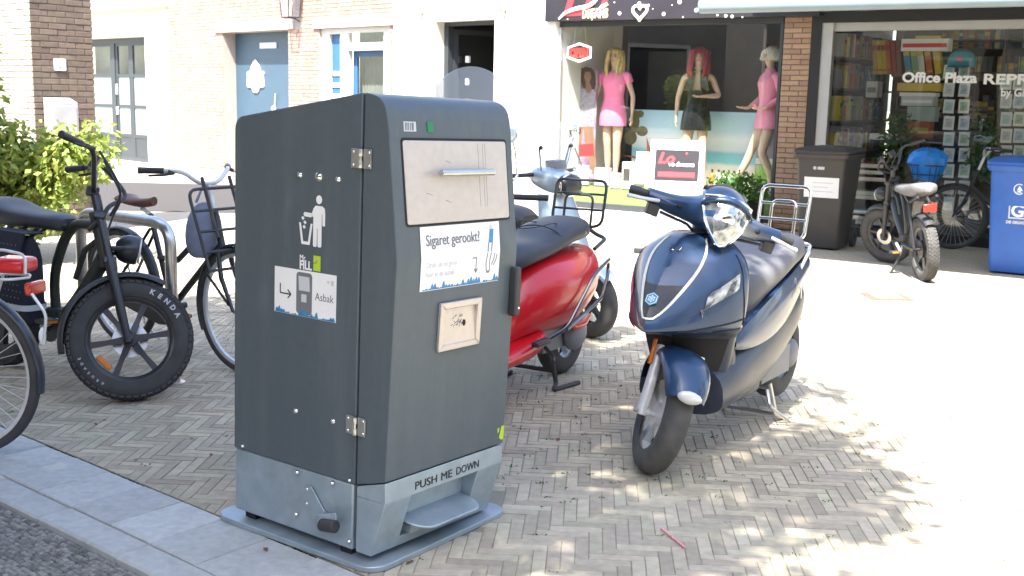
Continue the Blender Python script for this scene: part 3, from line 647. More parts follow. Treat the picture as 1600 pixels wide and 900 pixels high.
# white ornament: bell-like outline
s0, z0 = LEFT.P(400, 145, .25); s1, z1 = LEFT.P(400, 93, .25); hh = z1-z0; ww = .60
OR = [(0, 1), (.1, .93), (.22, .78), (.28, .66), (.42, .64), (.46, .58), (.44, .50), (.46, .2), (.4, .16), (.2, .15), (.17, .06), (.08, .0)]
OR = OR+[(-x, z) for x, z in OR[::-1] if x > 0]
b = MB(); b.prism(OR, lambda x, z: (s0+x*ww, .2595, z0+z*hh), lambda x, z: (s0+x*ww, .235, z0+z*hh)); b.build('ornament', K['white'], d1, bevel=.004)
(p0, q0), (p1, q1) = LEFT.P(406, 76, .25), LEFT.P(432, 66, .25); b = MB(); b.bx(p0, p1, .245, .2595, q0, q1); b.build('name_plate', K['lgrey'], d1, smooth=False)
p0, q0 = LEFT.P(430, 170, .25); b = MB(); b.ell((p0, .22, q0), (.06, .04, .05), 10, 7); b.tube([(p0+.02, .225, q0+.04), (p0+.05, .225, q0+.27)], .008, 6); b.build('door_handle', K['white'], d1)
# white framed entrance
b = MB(); x0, x1 = -15.42, -13.585
b.bx(x0, -15.19, .05, .14, 0, 2.55); b.bx(-14.91, -14.70, .05, .14, 0, 2.55); b.bx(-13.80, x1, .05, .14, 0, 2.55); b.bx(-15.19, -14.91, .05, .14, 2.46, 2.55); b.bx(-14.70, -13.80, .05, .14, 2.47, 2.55); b.bx(-14.70, -13.80, .04, .14, 2.19, 2.31)
en = b.build('entrance_frame', K['wpaint'], hb, bevel=.004)
b = MB(); b.bx(-15.19, -14.91, .10, .12, 0, 2.46); b.build('side_panel', K['bblue'], en, smooth=False)
for py in (115, 133, 150, 168, 186): zz = LEFT.P(519, py, .08)[1]; b = MB(); b.bx(-15.19, -14.91, .085, .0995, zz-.035, zz+.035); b.build('panel_band', K['cream'], en, smooth=False)
b = MB(); b.bx(-14.70, -14.60, .16, .20, 0, 2.19); b.bx(-13.88, -13.80, .16, .20, 0, 2.19); b.bx(-14.60, -13.88, .16, .20, 2.10, 2.19); b.bx(-14.60, -13.88, .16, .20, 0, .5); d2 = b.build('door', K['bblue'], hb, smooth=False)
b = MB(); b.bx(-14.60, -13.88, .175, .182, .5, 2.10); b.build('pane', K['pane'], d2, smooth=False)
b = MB(); b.bx(-14.70, -13.80, .09, .097, 2.31, 2.47); b.build('transom_pane', K['pane'], en, smooth=False)
b = MB()
for k in range(26):
    xa = -14.72+k*.036; b.poly([(xa, .30+.02*(k % 2), 0), (xa+.036, .30+.02*((k+1) % 2), 0), (xa+.036, .30+.02*((k+1) % 2), 2.5), (xa, .30+.02*(k % 2), 2.5)])
b.build('curtain', K['curtain'], hb)
# wall lantern
lz = LEFT.w(-15.96, -.18, 0); lt = thing('wall_lantern', 'old black wall lantern on the brick house between the blue door and the white entrance', 'lantern', (lz.x, lz.y, 2.74), LEFT.yaw)
b = MB(); f = [(-.13, -.13), (.13, -.13), (.13, .13), (-.13, .13)]
for x, y in f: b.tube([(x*.8, y*.8, 0), (x, y, .40)], .010, 6)
for z, k in ((0, .8), (.40, 1)): b.tube([(x*k, y*k, z) for x, y in f], .010, 6, closed=True)
b.tube([(0, .18, .5), (0, .02, .56), (0, 0, .5)], .012, 6); b.tube([(0, .18, -.06), (0, .1, -.02), (0, .02, 0)], .01, 6); b.build('lantern_frame', K['blackp'], lt)
b = MB(); b.rings([[(x*1.15, y*1.15, .405) for x, y in f], [(x*.3, y*.3, .52) for x, y in f]]); b.build('lantern_roof', K['blackp'], lt, smooth=False)
b = MB(); b.rings([[(x*.78, y*.78, .01) for x, y in f], [(x*.97, y*.97, .395) for x, y in f]], cap=False); b.build('lantern_glass', K['clear'], lt, smooth=False)
b = MB(); b.lathe([(.02, 0), (.03, .1), (.045, .2), (.02, .27)], 10, (0, 0, .04), (0, 0, 1)); b.build('bulb_holder', K['cream'], lt)
# ---- white plastered house with dark doorway
hw = house('plaster_house', 'white plastered house front with an open dark doorway beside the lingerie shop', 'house', LEFT)
OP3 = (-12.53, -11.30, 0, 2.575)
b = MB(); wall_cells(b, -13.495, -10.20, -.05, 5.2, 0, .3, [OP3]); b.bx(-10.20, -10.15, 0, 1.4, -.05, 5.2); b.build('wall', K['wpaint'], hw, smooth=False)
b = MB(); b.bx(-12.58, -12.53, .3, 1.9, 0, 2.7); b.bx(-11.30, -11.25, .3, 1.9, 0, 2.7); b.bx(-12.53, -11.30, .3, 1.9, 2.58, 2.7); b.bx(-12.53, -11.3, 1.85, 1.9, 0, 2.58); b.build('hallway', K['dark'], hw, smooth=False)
b = MB(); b.bx(-12.53, -12.44, .17, .27, 0, 2.575); b.bx(-11.345, -11.30, .17, .27, 0, 2.575); b.bx(-12.44, -11.345, .17, .27, 2.52, 2.575); b.build('door_frame', K['doorgrey'], hw, smooth=False)
b = MB(); M = Matrix.Translation((-12.43, .27, 0)) @ Matrix.Rotation(R(78), 4, 'Z'); b.M = M; frame_box(b, 0, .95, .03, 2.48, -.02, .02, .07, .3); od = b.build('door', K['doorgrey'], hw, smooth=False)
b = MB(); b.M = M; b.bx(.07, .88, -.004, .004, .33, 2.41); b.build('pane', K['pane'], od, smooth=False)
b = MB()
for zz in (2.05, 1.72, 1.42): b.box((-12.28, .42, zz), (.07, .05, .10))
b.build('door_fitting', K['white'], hw, bevel=.01)
(xa, za), (xb, zb) = LEFT.P(713, 54, 1.2), LEFT.P(766, 62, 1.2)
b = MB(); frame_box(b, xa, xb+.03, 0, za, 1.15, 1.2, .1, 0); b.bx(xa+.1, xb-.07, 1.15, 1.2, za-.38, za-.1); b.build('inner_frame', mat('beige_frame', (.45, .38, .33), .6), hw, smooth=False)
b = MB(); b.bx(xa+.1, xb-.07, 1.17, 1.18, .2, za-.38); b.build('inner_pane', mat('dark_red_pane', (.07, .02, .02), .15, col2=(.02, .02, .02), scale=3), hw, smooth=False)
for px, py in ((660, 24), (790, 20)):
    s, z = LEFT.P(px, py); b = MB(); b.tube(bez([(s, -.005, z+.04), (s+.03, -.10, z+.0), (s+.02, -.16, z+.10)], 5), .009, 6); b.tube([(s, -.005, z+.04), (s, -.03, z-.10)], .006, 6); b.ell((s, -.006, z+.03), (.02, .008, .03), 8, 5); b.build('wall_hook', mat('rusty_iron', (.22, .13, .08), .8), hw)
# ---- gateway pillar with number 2
PL = AT(51, 120, 11.2); PR = AT(147, 120, 11.72); PL.z = PR.z = 0
tx = (PR-PL); pw = tx.length; pyaw = math.atan2(tx.y, tx.x)
gp = thing('gate_pillar', 'brown brick pillar carrying the number 2 and a grey mailbox at far left', 'pillar', PL, pyaw)
b = MB(); b.bx(.006, pw-.006, .006, pw, 0, 3.6); b.build('core', K['mortar'], gp, smooth=False)
Lb = pw/3.5
brick_face(gp, 0, pw, .02, 3.3, [], K['brick'], course=.0605, L=Lb, M=Matrix.Translation((0, .004, 0)), limit=300, key=lambda r: -r[1])  # brick colour darkened to offset the sun on this front face
brick_face(gp, 0, pw, .02, 3.3, [], K['brick_sunlit'], course=.0605, L=Lb, M=Matrix.Translation((.004, pw, 0)) @ Matrix.Rotation(R(-90), 4, 'Z'), limit=0, tofs=1)  # left face: sunlight painted in as paler bricks
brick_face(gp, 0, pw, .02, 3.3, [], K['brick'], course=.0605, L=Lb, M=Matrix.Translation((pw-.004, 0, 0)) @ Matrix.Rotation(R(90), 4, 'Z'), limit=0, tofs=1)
PF = Fr(pyaw, 0); PF.M = Matrix.Translation(PL) @ Matrix.Rotation(pyaw, 4, 'Z'); PF.I = PF.M.inverted(); PF.loc = PL
(xa, za), (xb, zb) = PF.P(84, 110), PF.P(101.5, 92)
b = MB(); b.prism(rrect(xa, za, xb, zb, .012), lambda x, z: (x, -.006, z), lambda x, z: (x, -.014, z)); npl = b.build('number_plate', K['white'], gp)
text('number', '2', (zb-za)*.88, basis(((xa+xb)/2, -.015, za+(zb-za)*.18), (1, 0, 0), (0, 0, 1)), K['greyp'], npl, align='CENTER', sx=.8)
(xa, za), (xb, zb) = PF.P(82, 203, -.16), PF.P(122, 158, -.16)
mx = PF.w((xa+xb)/2, -.006, 0)
mbm = mat('mailbox_grey', (.36, .36, .38), .45)
mb_ = thing('mailbox', 'light grey metal mailbox fixed to the brown brick pillar under the number plate', 'mailbox', (mx.x, mx.y, za-.04), pyaw)
wd = xb-xa; hg = zb-za+.04; b = MB(); b.prism([(0, 0), (-.15, 0), (-.15, hg-.02), (0, hg+.03)], lambda y, z: (-wd/2, y-.002, z), lambda y, z: (wd/2, y-.002, z)); b.build('box', mbm, mb_, bevel=.005)
b = MB(); b.bx(-wd/2+.02, wd/2-.02, -.157, -.1525, .02, hg-.05); dd = b.build('door', mbm, mb_, bevel=.002)
b = MB(); b.lathe([(.008, 0), (.008, .006), (0, .007)], 10, (-wd/2+.05, -.157, hg*.45), (0, -1, 0)); b.build('lock', K['steelb'], dd)
# ---- brick pillar between the shops
sp = thing('shop_pillar', 'orange brick pillar between the lingerie shop and the bookshop', 'pillar', SHOP.w(-4.79, 0, 0), SHOP.yaw)
b = MB(); b.bx(.004, .332, .008, .6, 0, 2.54); b.build('core', K['mortar'], sp, smooth=False)
brick_face(sp, 0, .336, .02, 2.53, [], K['bricko'], course=.0605, L=.224, M=Matrix.Translation((0, .006, 0)), limit=300)
# ---- lingerie shop
ls = house('lingerie_shop', 'lingerie shop front with a wide display window under a black sign', 'shop', SHOP)
b = MB(); b.bx(-8.02, -7.90, -.03, .12, .0, 2.5); b.bx(-7.90, -4.80, .0, .10, 2.44, 2.5); b.bx(-7.90, -4.80, .0, .10, .075, .15); b.bx(-4.83, -4.795, .0, .10, .15, 2.44); b.build('window_frame', K['doorgrey'], ls, smooth=False)
b = MB(); b.bx(-7.875, -7.835, -.012, .02, .155, 2.435); b.build('frame_strip', K['alum'], ls, smooth=False)
b = MB(); b.bx(-8.02, -4.80, -.10, .12, 0, .072); b.build('window_sill', K['wpaint'], ls, bevel=.006)
b = MB(); b.bx(-7.90, -4.83, .045, .055, .15, 2.44); b.build('window_pane', K['pane'], ls, smooth=False)
b = MB(); b.bx(-8.03, -4.34, -.12, -.002, 2.505, 3.15); sb = b.build('sign_board', K['signblack'], ls, bevel=.004)
b = MB(); b.bx(-8.03, 3, 0, .3, 3.155, 5.2); b.bx(-8.03, -4.34, .0, .3, 2.505, 3.15); b.build('upper_wall', K['bricko'], ls, smooth=False)
FM = lambda px, py, o=.122, d=None: (lambda q: basis((q[0], -o, q[1]), (1, 0, 0), (0, 0, 1)))(SHOP.P(px, py, -.12))
text('sign_lettering', 'Lo', .62, FM(877, 24), K['redp'], sb, ext=.004, shear=.35, bold=.012)
text('sign_lettering', 'DREAMS', .155, FM(910, 28), K['yelp'], sb, ext=.003, bold=.010, sx=.64); text('sign_lettering', 'DREAMS', .155, FM(910, 28, .127), K['white'], sb, ext=.003, bold=.002, sx=.64)
q = SHOP.P(1000, 20, -.12); b = MB(); hp = []
for k in range(28):
    t = 2*math.pi*k/28; x = 16*math.sin(t)**3; z = 13*math.cos(t)-5*math.cos(2*t)-2*math.cos(3*t)-math.cos(4*t); hp.append((q[0]+x*.0062, -.125, q[1]+.01+z*.0062))
b.tube(hp, .020, 6, closed=True); z0 = SHOP.P(999, 6, -.12); b.ell((z0[0], -.124, z0[1]), (.025, .006, .025), 10, 5); z0 = SHOP.P(1013, 9, -.12); b.ell((z0[0], -.124, z0[1]), (.02, .006, .02), 10, 5)
b.build('apple_emblem', K['white'], sb)
b = MB(); pts = [SHOP.P(*p, -.13) for p in ((873, 30), (884, 20), (900, 14), (918, 10), (930, 2), (936, -6))]
P3 = bez([(x, -.128, z) for x, z in pts], 5); b.tube(P3, [.012+.016*math.sin(math.pi*i/(len(P3)-1)) for i in range(len(P3))], 6)
x, z = SHOP.P(935, 15, -.13); x2, z2 = SHOP.P(949, 6, -.13); b.tube([(x, -.128, z), ((x+x2)/2, -.128, (z+z2)/2), (x2, -.128, z2)], [.012, .03, .02], 6); b.build('sign_swoosh', K['white'], sb)
b = MB()
for px, py, r in ((968, 21, .024), (1037, 22, .024), (1062, 3, .028), (1088, 16, .026), (1067, 27, .01), (1121, 24, .012), (1134, 25, .02), (1144, 26, .02), (1050, 8, .008), (925, 31, .008), (887, 30, .008), (1160, 27, .01), (960, 4, .01), (1020, 14, .008)):
    x, z = SHOP.P(px, py, -.12); b.ell((x, -.121, z), (r, .006, r), 10, 5)
b.build('sign_dots', K['white'], sb)
# interior of the display
b = MB(); b.bx(-8.3, -4.80, 2.2, 2.25, 0, 2.9); b.bx(-8.3, -8.25, .12, 2.2, 0, 2.9); b.bx(-4.80, -4.75, .12, 2.2, 0, 2.9); b.bx(-8.3, -4.75, .12, 2.25, 2.72, 2.77); b.build('interior', K['dark'], ls, smooth=False)
b = MB(); x0, z0 = SHOP.P(1010, 172, 1.5); x1, z1 = SHOP.P(1110, 80, 1.5); b.bx(x0, x1, 1.5, 1.53, .5, z1); b.build('partition', K['dpanel'], ls, smooth=False)
b = MB(); b.prism([(.06, .152), (.55, .37), (.55, .14), (.06, .14)], lambda y, z: (-8.0, y, z), lambda y, z: (-4.83, y, z)); b.build('turf', K['turf'], ls, smooth=False)
b = MB(); b.bx(-8.24, -4.81, .552, 1.6, .14, .40); b.build('display_floor', K['wpaint'], ls, smooth=False)
# ---- bookshop
bk = house('bookshop', 'bookshop front with a large window lettered Office Plaza under the awning', 'shop', SHOP)
b = MB(); b.bx(-4.452, -4.34, .0, .14, 0, 2.55); b.bx(-4.34, 3, .0, .14, 2.43, 2.55); b.bx(-4.34, 3, .0, .14, 0, .11); b.build('window_frame', K['ink'], bk, smooth=False)
b = MB(); b.bx(-4.34, -4.21, .02, .12, .11, 2.43); b.bx(-4.21, 3, .06, .12, 2.335, 2.43); b.build('inner_frame', K['alum'], bk, smooth=False)
b = MB(); b.bx(-4.34, 3, .035, .045, .11, 2.43) if 0 else b.bx(-4.21, 3, .04, .05, .11, 2.335); b.build('window_pane', K['pane'], bk, smooth=False)
s_, z_ = SHOP.P(1409, 128, .037); s2, z2 = SHOP.P(1526, 131, .037)
hT = z_
text('window_lettering', 'Office Plaza', .150, basis((s_, .037, z_), (1, 0, 0), (0, 0, 1)), K['white'], bk, bold=.0055, fit=s2-s_)
s3, z3 = SHOP.P(1535, 131, .037); text('window_lettering', 'REPRO', .150, basis((s3, .037, z3), (1, 0, 0), (0, 0, 1)), K['white'], bk, bold=.0045, fit=.62)
s3, z3 = SHOP.P(1563, 150, .037); text('window_lettering', 'by Gille', .115, basis((s3, .037, z3), (1, 0, 0), (0, 0, 1)), K['white'], bk, bold=.003, fit=.33)
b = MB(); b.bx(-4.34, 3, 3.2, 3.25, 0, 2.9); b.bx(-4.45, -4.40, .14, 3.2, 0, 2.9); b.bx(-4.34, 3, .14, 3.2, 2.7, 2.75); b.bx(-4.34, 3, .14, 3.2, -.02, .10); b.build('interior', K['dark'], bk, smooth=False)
# ---- awning
aw = house('awning', 'long pale blue-grey awning rolled out over the bookshop front', 'awning', SHOP)
YB = -3.35; (xa, za), (xb, zb) = SHOP.P(1091, 21, YB), SHOP.P(1091, 1, YB)
b = MB(); b.prism([(YB+.06, za), (YB, za), (YB-.03, za+.035), (YB-.03, zb-.02), (YB, zb+.02), (YB+.06, zb+.02)], lambda y, z: (xa, y, z), lambda y, z: (3.2, y, z-.02)); b.build('front_bar', K['awning'], aw, bevel=.015, seg=3)
b = MB(); b.poly([(xa+.02, YB+.06, zb), (3.1, YB+.06, zb-.02), (3.1, -.02, 3.10), (xa-.80, -.02, 3.10)]); o = b.build('fabric', mat('awning_fabric', (.42, .46, .48), .8), aw, smooth=False)  # rear left corner widened out of view to shade the brick pillar
b = MB()
for x in (xa+.4, .6): b.tube([(x, -.05, 3.0), (x+.9, -1.7, 2.72), (x+.2, YB+.06, zb-.06)], .025, 8)
b.build('folding_arm', K['alum'], aw)
b = MB(); b.bx(-4.33, 3.2, -.16, -.122, 2.98, 3.16); b.build('cassette', K['awning'], aw, smooth=False)
# ---- brick columns of the arcade left of the camera (seen mirrored in the panes)
colm = mat('grey_beige_brick', (.5, .45, .40), .9, var=.1, scale=14)
for i, (x, y) in enumerate(((-4.85, 8.5), (-8.1, 2.9), (-6.5, -.2))):
    t = thing('arcade_column', ('pale brick column with a blue street sign near the shrub', 'pale brick column close to the added pale house', 'pale brick column standing free in the square')[i], 'column', (x, y, 0), R(-50), 'arcade columns')
    b = MB(); b.bx(-.36, .36, -.36, .36, 0, 3.1); b.build('shaft', colm, t, bevel=.01); b = MB(); b.bx(-.40, .40, -.40, .40, 3.102, 3.22); b.build('cap', K['mortarl'], t)
    if i == 0:
        b = MB(); b.bx(-.22, .22, -.39, -.37, 2.32, 2.52); b.build('street_sign', K['bblue'], t, smooth=False)
ah = thing('added_arcade_house', 'unseen pale house added behind the arcade columns to tone the window reflections', 'house', (-8.6, 0, 0), R(90))  # unseen house added so the shop panes reflect a wall, not bright sky
b = MB(); b.bx(-16, 12.6, 0, .4, 0, 6.2); b.build('wall', mat('pale_render', (.30, .27, .245), .9), ah, smooth=False)
for i in range(6):
    x = -14+i*4.3; b = MB(); frame_box(b, x, x+1.7, .8, 2.8, -.06, -.002, .09); wf = b.build('window', K['wpaint'], ah, smooth=False); b = MB(); b.bx(x+.09, x+1.61, -.02, -.004, .89, 2.71); b.build('pane', K['dark'], wf, smooth=False)
rh = thing('added_side_house', 'unseen white house row added on the right to brighten the litter bin', 'house', (11.5, 8.2, 0), R(-100))  # added out of view; its sunlit wall throws light on the bin front
b = MB(); b.bx(0, 17, 0, .4, 0, 6.5); b.build('wall', K['wpaint'], rh, smooth=False)
for i in range(5):
    for z in (.9, 4):
        x = 1+i*3.3; b = MB(); frame_box(b, x, x+1.5, z, z+1.8, -.06, -.002, .09); wf = b.build('window', K['doorgrey'], rh, smooth=False); b = MB(); b.bx(x+.09, x+1.41, -.02, -.004, z+.09, z+1.71); b.build('pane', K['dark'], wf, smooth=False)
# ---- house row across the square, behind the camera (reflected)
b0 = thing('opposite_house', 'brown brick house row across the square with white windows', 'house', (2, -12, 0), R(8))
b = MB(); b.bx(-26, 26, -.3, 0, 0, 7.5); b.build('wall', K['brick'], b0, smooth=False)
b = MB(); b.prism([(-.5, 7.51), (.3, 7.51), (-4, 11)], lambda y, z: (-26, y, z), lambda y, z: (26, y, z)); b.build('roof', mat('roof_tile', (.10, .05, .04), .9), b0, smooth=False)
for i in range(12):
    for z in (.9, 4.4):
        x = -24+i*4.2; b = MB(); frame_box(b, x, x+1.6, z, z+1.9, 0.002, .06, .09); wf = b.build('window', K['wpaint'], b0, smooth=False); b = MB(); b.bx(x+.09, x+1.51, .004, .02, z+.09, z+1.81); b.build('pane', K['dark'], wf, smooth=False)
# ================================================================== FIGURES (mannequins)
def skinmesh(name, nodes, edges, root, mt, parent, sub=2):
    bm = bmesh.new(); lay = bm.verts.layers.skin.verify(); V = {}
    for k, (p, r) in nodes.items():
        v = bm.verts.new(p); sk = v[lay]; rr = r if isinstance(r, tuple) else (r, r); sk.radius = rr; V[k] = v
    V[root][lay].use_root = True
    for a, c in edges: bm.edges.new((V[a], V[c]))
    me = bpy.data.meshes.new(name); bm.to_mesh(me); bm.free(); me.materials.append(mt)
    o = bpy.data.objects.new(name, me); C.objects.link(o); o.parent = parent
    m = o.modifiers.new('skin', 'SKIN'); m.use_smooth_shade = True; m.branch_smoothing = .6
    s = o.modifiers.new('sub', 'SUBSURF'); s.levels = s.render_levels = sub; return o
def hand(nodes, edges, wrist, key, d, up_, side):
    """palm node plus five fingers growing from it along d"""
    p = Vector(nodes[wrist][0]); d = Vector(d).normalized(); n = Vector(up_); n = (n-d*n.dot(d)).normalized(); s = d.cross(n)*side
    nodes[key+'p'] = (p+d*.05, (.026, .016)); edges.append((wrist, key+'p'))
    for i, (o, L) in enumerate(((-.026, .062), (-.009, .075), (.009, .072), (.025, .056))):
        a = p+d*.085+s*o; nodes[key+'a%d' % i] = (a, .0085); nodes[key+'b%d' % i] = (a+d*L*.5+n*.004, .0078); nodes[key+'c%d' % i] = (a+d*L*.92+n*.018, .0065)
        edges.extend([(key+'p', key+'a%d' % i), (key+'a%d' % i, key+'b%d' % i), (key+'b%d' % i, key+'c%d' % i)])
    t = p+d*.04-s*.032+n*.006; nodes[key+'t'] = (t, .009); nodes[key+'u'] = (t+d*.045-s*.012+n*.008, .0075); edges.extend([(key+'p', key+'t'), (key+'t', key+'u')])
def figure(root, skin, sc, la, ra, ll, rl, turn=0, tilt=0):
    """la/ra: elbow, wrist, finger direction; ll/rl: knee, ankle. height 1.72 before scale; faces -y"""
    N, E = {}, []
    def nd(k, p, r): N[k] = (Vector(p), r)
    nd('pel', (0, 0, .93), (.130, .095)); nd('wai', (0, 0, 1.08), (.098, .075)); nd('rib', (0, 0, 1.22), (.118, .085)); nd('che', (0, -.005, 1.33), (.125, .085)); nd('nec', (0, .005, 1.445), (.05, .048)); nd('ne2', (0, 0, 1.49), (.042, .042))
    nd('jaw', (.0, -.022, 1.545), (.052, .058)); nd('hed', (0, -.006, 1.615), (.070, .083)); nd('crn', (0, .0, 1.68), (.058, .066))
    E += [('pel', 'wai'), ('wai', 'rib'), ('rib', 'che'), ('che', 'nec'), ('nec', 'ne2'), ('ne2', 'jaw'), ('jaw', 'hed'), ('hed', 'crn')]
    for s, A, L, c in ((1, la, ll, 'l'), (-1, ra, rl, 'r')):
        nd(c+'sh', (s*.165, .005, 1.375), .046); nd(c+'el', A[0], .034); nd(c+'fo', (Vector(A[0])*.6+Vector(A[1])*.4), .032); nd(c+'wr', A[1], (.021, .018))
        E += [('che', c+'sh'), (c+'sh', c+'el'), (c+'el', c+'fo'), (c+'fo', c+'wr')]; hand(N, E, c+'wr', c+'h', A[2], A[3] if len(A) > 3 else (0, -1, 0), s)
        nd(c+'hi', (s*.078, 0, .85), (.085, .09)); k = Vector(L[0]); nd(c+'th', (Vector((s*.078, 0, .85))*.5+k*.5), .072); nd(c+'kn', L[0], .052); a = Vector(L[1]); nd(c+'ca', k*.62+a*.38+Vector((0, .015, 0)), .052); nd(c+'an', L[1], .034)
        nd(c+'he', a+Vector((0, .03, -.06)), .030); nd(c+'to', a+Vector((s*.015, -.13, -.075)), (.034, .020))
        E += [('pel', c+'hi'), (c+'hi', c+'th'), (c+'th', c+'kn'), (c+'kn', c+'ca'), (c+'ca', c+'an'), (c+'an', c+'he'), (c+'an', c+'to')]
    body = skinmesh('body', N, E, 'pel', skin, root)
    f = MB()
    for s in (1, -1):
        f.ell((s*.028, -.080, 1.618), (.012, .006, .006), 8, 5); f.tube([(s*.012, -.085, 1.637), (s*.030, -.086, 1.642), (s*.046, -.076, 1.636)], .003, 5)
    f.build('eyes', K['ink'], root)
    f = MB(); f.ell((0, -.083, 1.560), (.020, .007, .007), 8, 5); f.build('lips', K['redp'], root)
    f = MB(); f.rings([[(.006, -.083, 1.63), (-.006, -.083, 1.63), (0, -.085, 1.63)], [(.012, -.084, 1.588), (-.012, -.084, 1.588), (0, -.105, 1.590)]]); f.build('nose', skin, root)
    for s in (1, -1):
        f = MB(); f.ell((s*.076, .0, 1.605), (.010, .018, .03), 8, 6); f.build('ear', skin, root)
    return body
def lrings(b, secs, n=22, tw=0):
    rs = []
    for z, w_, d, *o in secs:
        ox, oy = (o+[0, 0])[:2]; rs.append([(ox+w_*math.copysign(abs(math.cos(a))**.85, math.cos(a)), oy+d*math.copysign(abs(math.sin(a))**.85, math.sin(a)), z) for a in [2*math.pi*k/n for k in range(n)]])
    b.rings(rs, cap=False)
def hair(root, mt, pts, front=36, vol=.098, n=46, seed=1, name='wig'):
    r_ = random.Random(seed); b = MB()
    b.rings([[(vol*c_*math.cos(a), .012+vol*1.08*c_*math.sin(a), z) for a in [2*math.pi*k/14 for k in range(14)]] for z, c_ in ((1.735, .25), (1.725, .55), (1.695, .85), (1.65, .97))], cap=True)
    for k in range(n):
        a = R(front)+(2*math.pi-2*R(front))*k/(n-1)-R(90); x0, y0 = math.cos(a), math.sin(a); L = pts*r_.uniform(.85, 1.05); P = []
        for i in range(7):
            t = i/6; rr = vol*(.9+.28*math.sin(t*2.2))+.01*math.sin(t*9+k); P.append((x0*rr*1.02, .012+y0*rr*1.06-.02*t, 1.69-L*t+.0))
        b.tube(P, [.010, .013, .0135, .013, .012, .009, .003], 5)
    return b.build(name, mt, root)
def mann(label, px, y, zf, yaw, sc):
    s, _ = SHOP.P(px, 180, y); p = SHOP.w(s, y, zf); t = thing('mannequin', label, 'mannequin', p, SHOP.yaw+yaw, 'mannequins in the lingerie window'); t.scale = (sc, sc, sc); return t
down = (0, 0, -1)
m1 = mann('blonde mannequin in a short pink dress', 958, .62, .40, R(8), 1.04)
figure(m1, K['skin'], 1, ((.255, .03, 1.11), (.275, -.04, .88), (.02, -.1, -1), (-1, 0, 0)), ((-.245, .02, 1.12), (-.285, -.06, .90), (-.05, -.15, -1), (1, 0, 0)), ((.075, -.03, .47), (.06, .0, .10)), ((-.06, -.02, .47), (-.05, .01, .10)))
b = MB(); lrings(b, [(.73, .178, .130), (.80, .180, .135), (.90, .172, .130), (1.0, .145, .112), (1.10, .128, .100), (1.2, .142, .115), (1.29, .158, .128, 0, -.01), (1.36, .160, .108), (1.405, .150, .082), (1.415, .11, .07)]); dr_ = b.build('dress', K['pinkd'], m1)
b = MB()
for s in (1, -1): b.tube([(s*.12, .0, 1.385), (s*.175, .005, 1.365), (s*.212, .01, 1.285)], [.052, .062, .050], 12)
b.build('sleeve', K['pinkd'], dr_)
hair(m1, K['blond'], .33, n=72, seed=2, front=32)
m2 = mann('red-haired mannequin in a black wet-look halter dress', 1088, .62, .40, R(20), 1.04)
figure(m2, K['skin'], 1, ((.27, .03, 1.14), (.10, -.15, 1.13), (-1, -.25, -.05), (0, -.3, 1)), ((-.24, .05, 1.12), (-.25, .0, .88), (0, -.1, -1), (1, 0, 0)), ((.095, -.05, .47), (.125, .02, .10)), ((-.10, -.05, .47), (-.15, .0, .10)))
b = MB(); lrings(b, [(.71, .195, .140), (.80, .190, .140), (.9, .175, .130), (1.0, .145, .112), (1.10, .124, .098), (1.17, .128, .10), (1.2, .132, .103)]); d2_ = b.build('dress', K['leather'], m2)
b = MB()
for s in (1, -1):
    P = [(s*.105, -.085, 1.19), (s*.088, -.125, 1.28), (s*.068, -.10, 1.38), (s*.045, -.02, 1.455), (0, .05, 1.47)]
    for (a, w0), (c, w1) in zip(zip(P, (.05, .05, .035, .018, .016)), zip(P[1:], (.05, .035, .018, .016, .016))):
        a, c = Vector(a), Vector(c); b.rings([[a+Vector((-w0, -.006, 0)), a+Vector((w0, -.006, 0)), a+Vector((w0, .008, 0)), a+Vector((-w0, .008, 0))], [c+Vector((-w1, -.006, 0)), c+Vector((w1, -.006, 0)), c+Vector((w1, .008, 0)), c+Vector((-w1, .008, 0))]])
b.build('halter', K['leather'], d2_); hair(m2, K['redhair'], .40, n=72, front=34, vol=.106, seed=4)
m3 = mann('platinum blonde mannequin in a sheer pink mini dress by the shop pillar', 1200, .62, .40, R(-42), 1.04)
figure(m3, K['skin'], 1, ((.24, .06, 1.13), (.13, -.12, 1.0), (-.8, -.6, -.1), (0, 0, 1)), ((-.25, .02, 1.13), (-.17, -.18, 1.0), (-.1, -1, .0), (0, 0, 1)), ((.09, -.1, .47), (.12, .05, .10)), ((-.11, -.14, .49), (-.18, -.30, .10)))
b = MB(); lrings(b, [(.76, .185, .140), (.85, .182, .135), (.95, .160, .120), (1.08, .130, .100), (1.2, .142, .115), (1.3, .158, .126, 0, -.01), (1.37, .155, .10), (1.43, .075, .06), (1.475, .056, .056)]); d3_ = b.build('dress', K['pinkl'], m3)
b = MB()
for s in (1, -1): b.tube([(s*.12, .0, 1.385), (s*.18, .01, 1.36), (s*.245, .035, 1.13), (s*.16, -.11, 1.02)], [.05, .058, .046, .036], 12)
b.build('sleeve', K['pinkl'], d3_); hair(m3, K['platinum'], .13, front=40, n=70, vol=.098, seed=6)
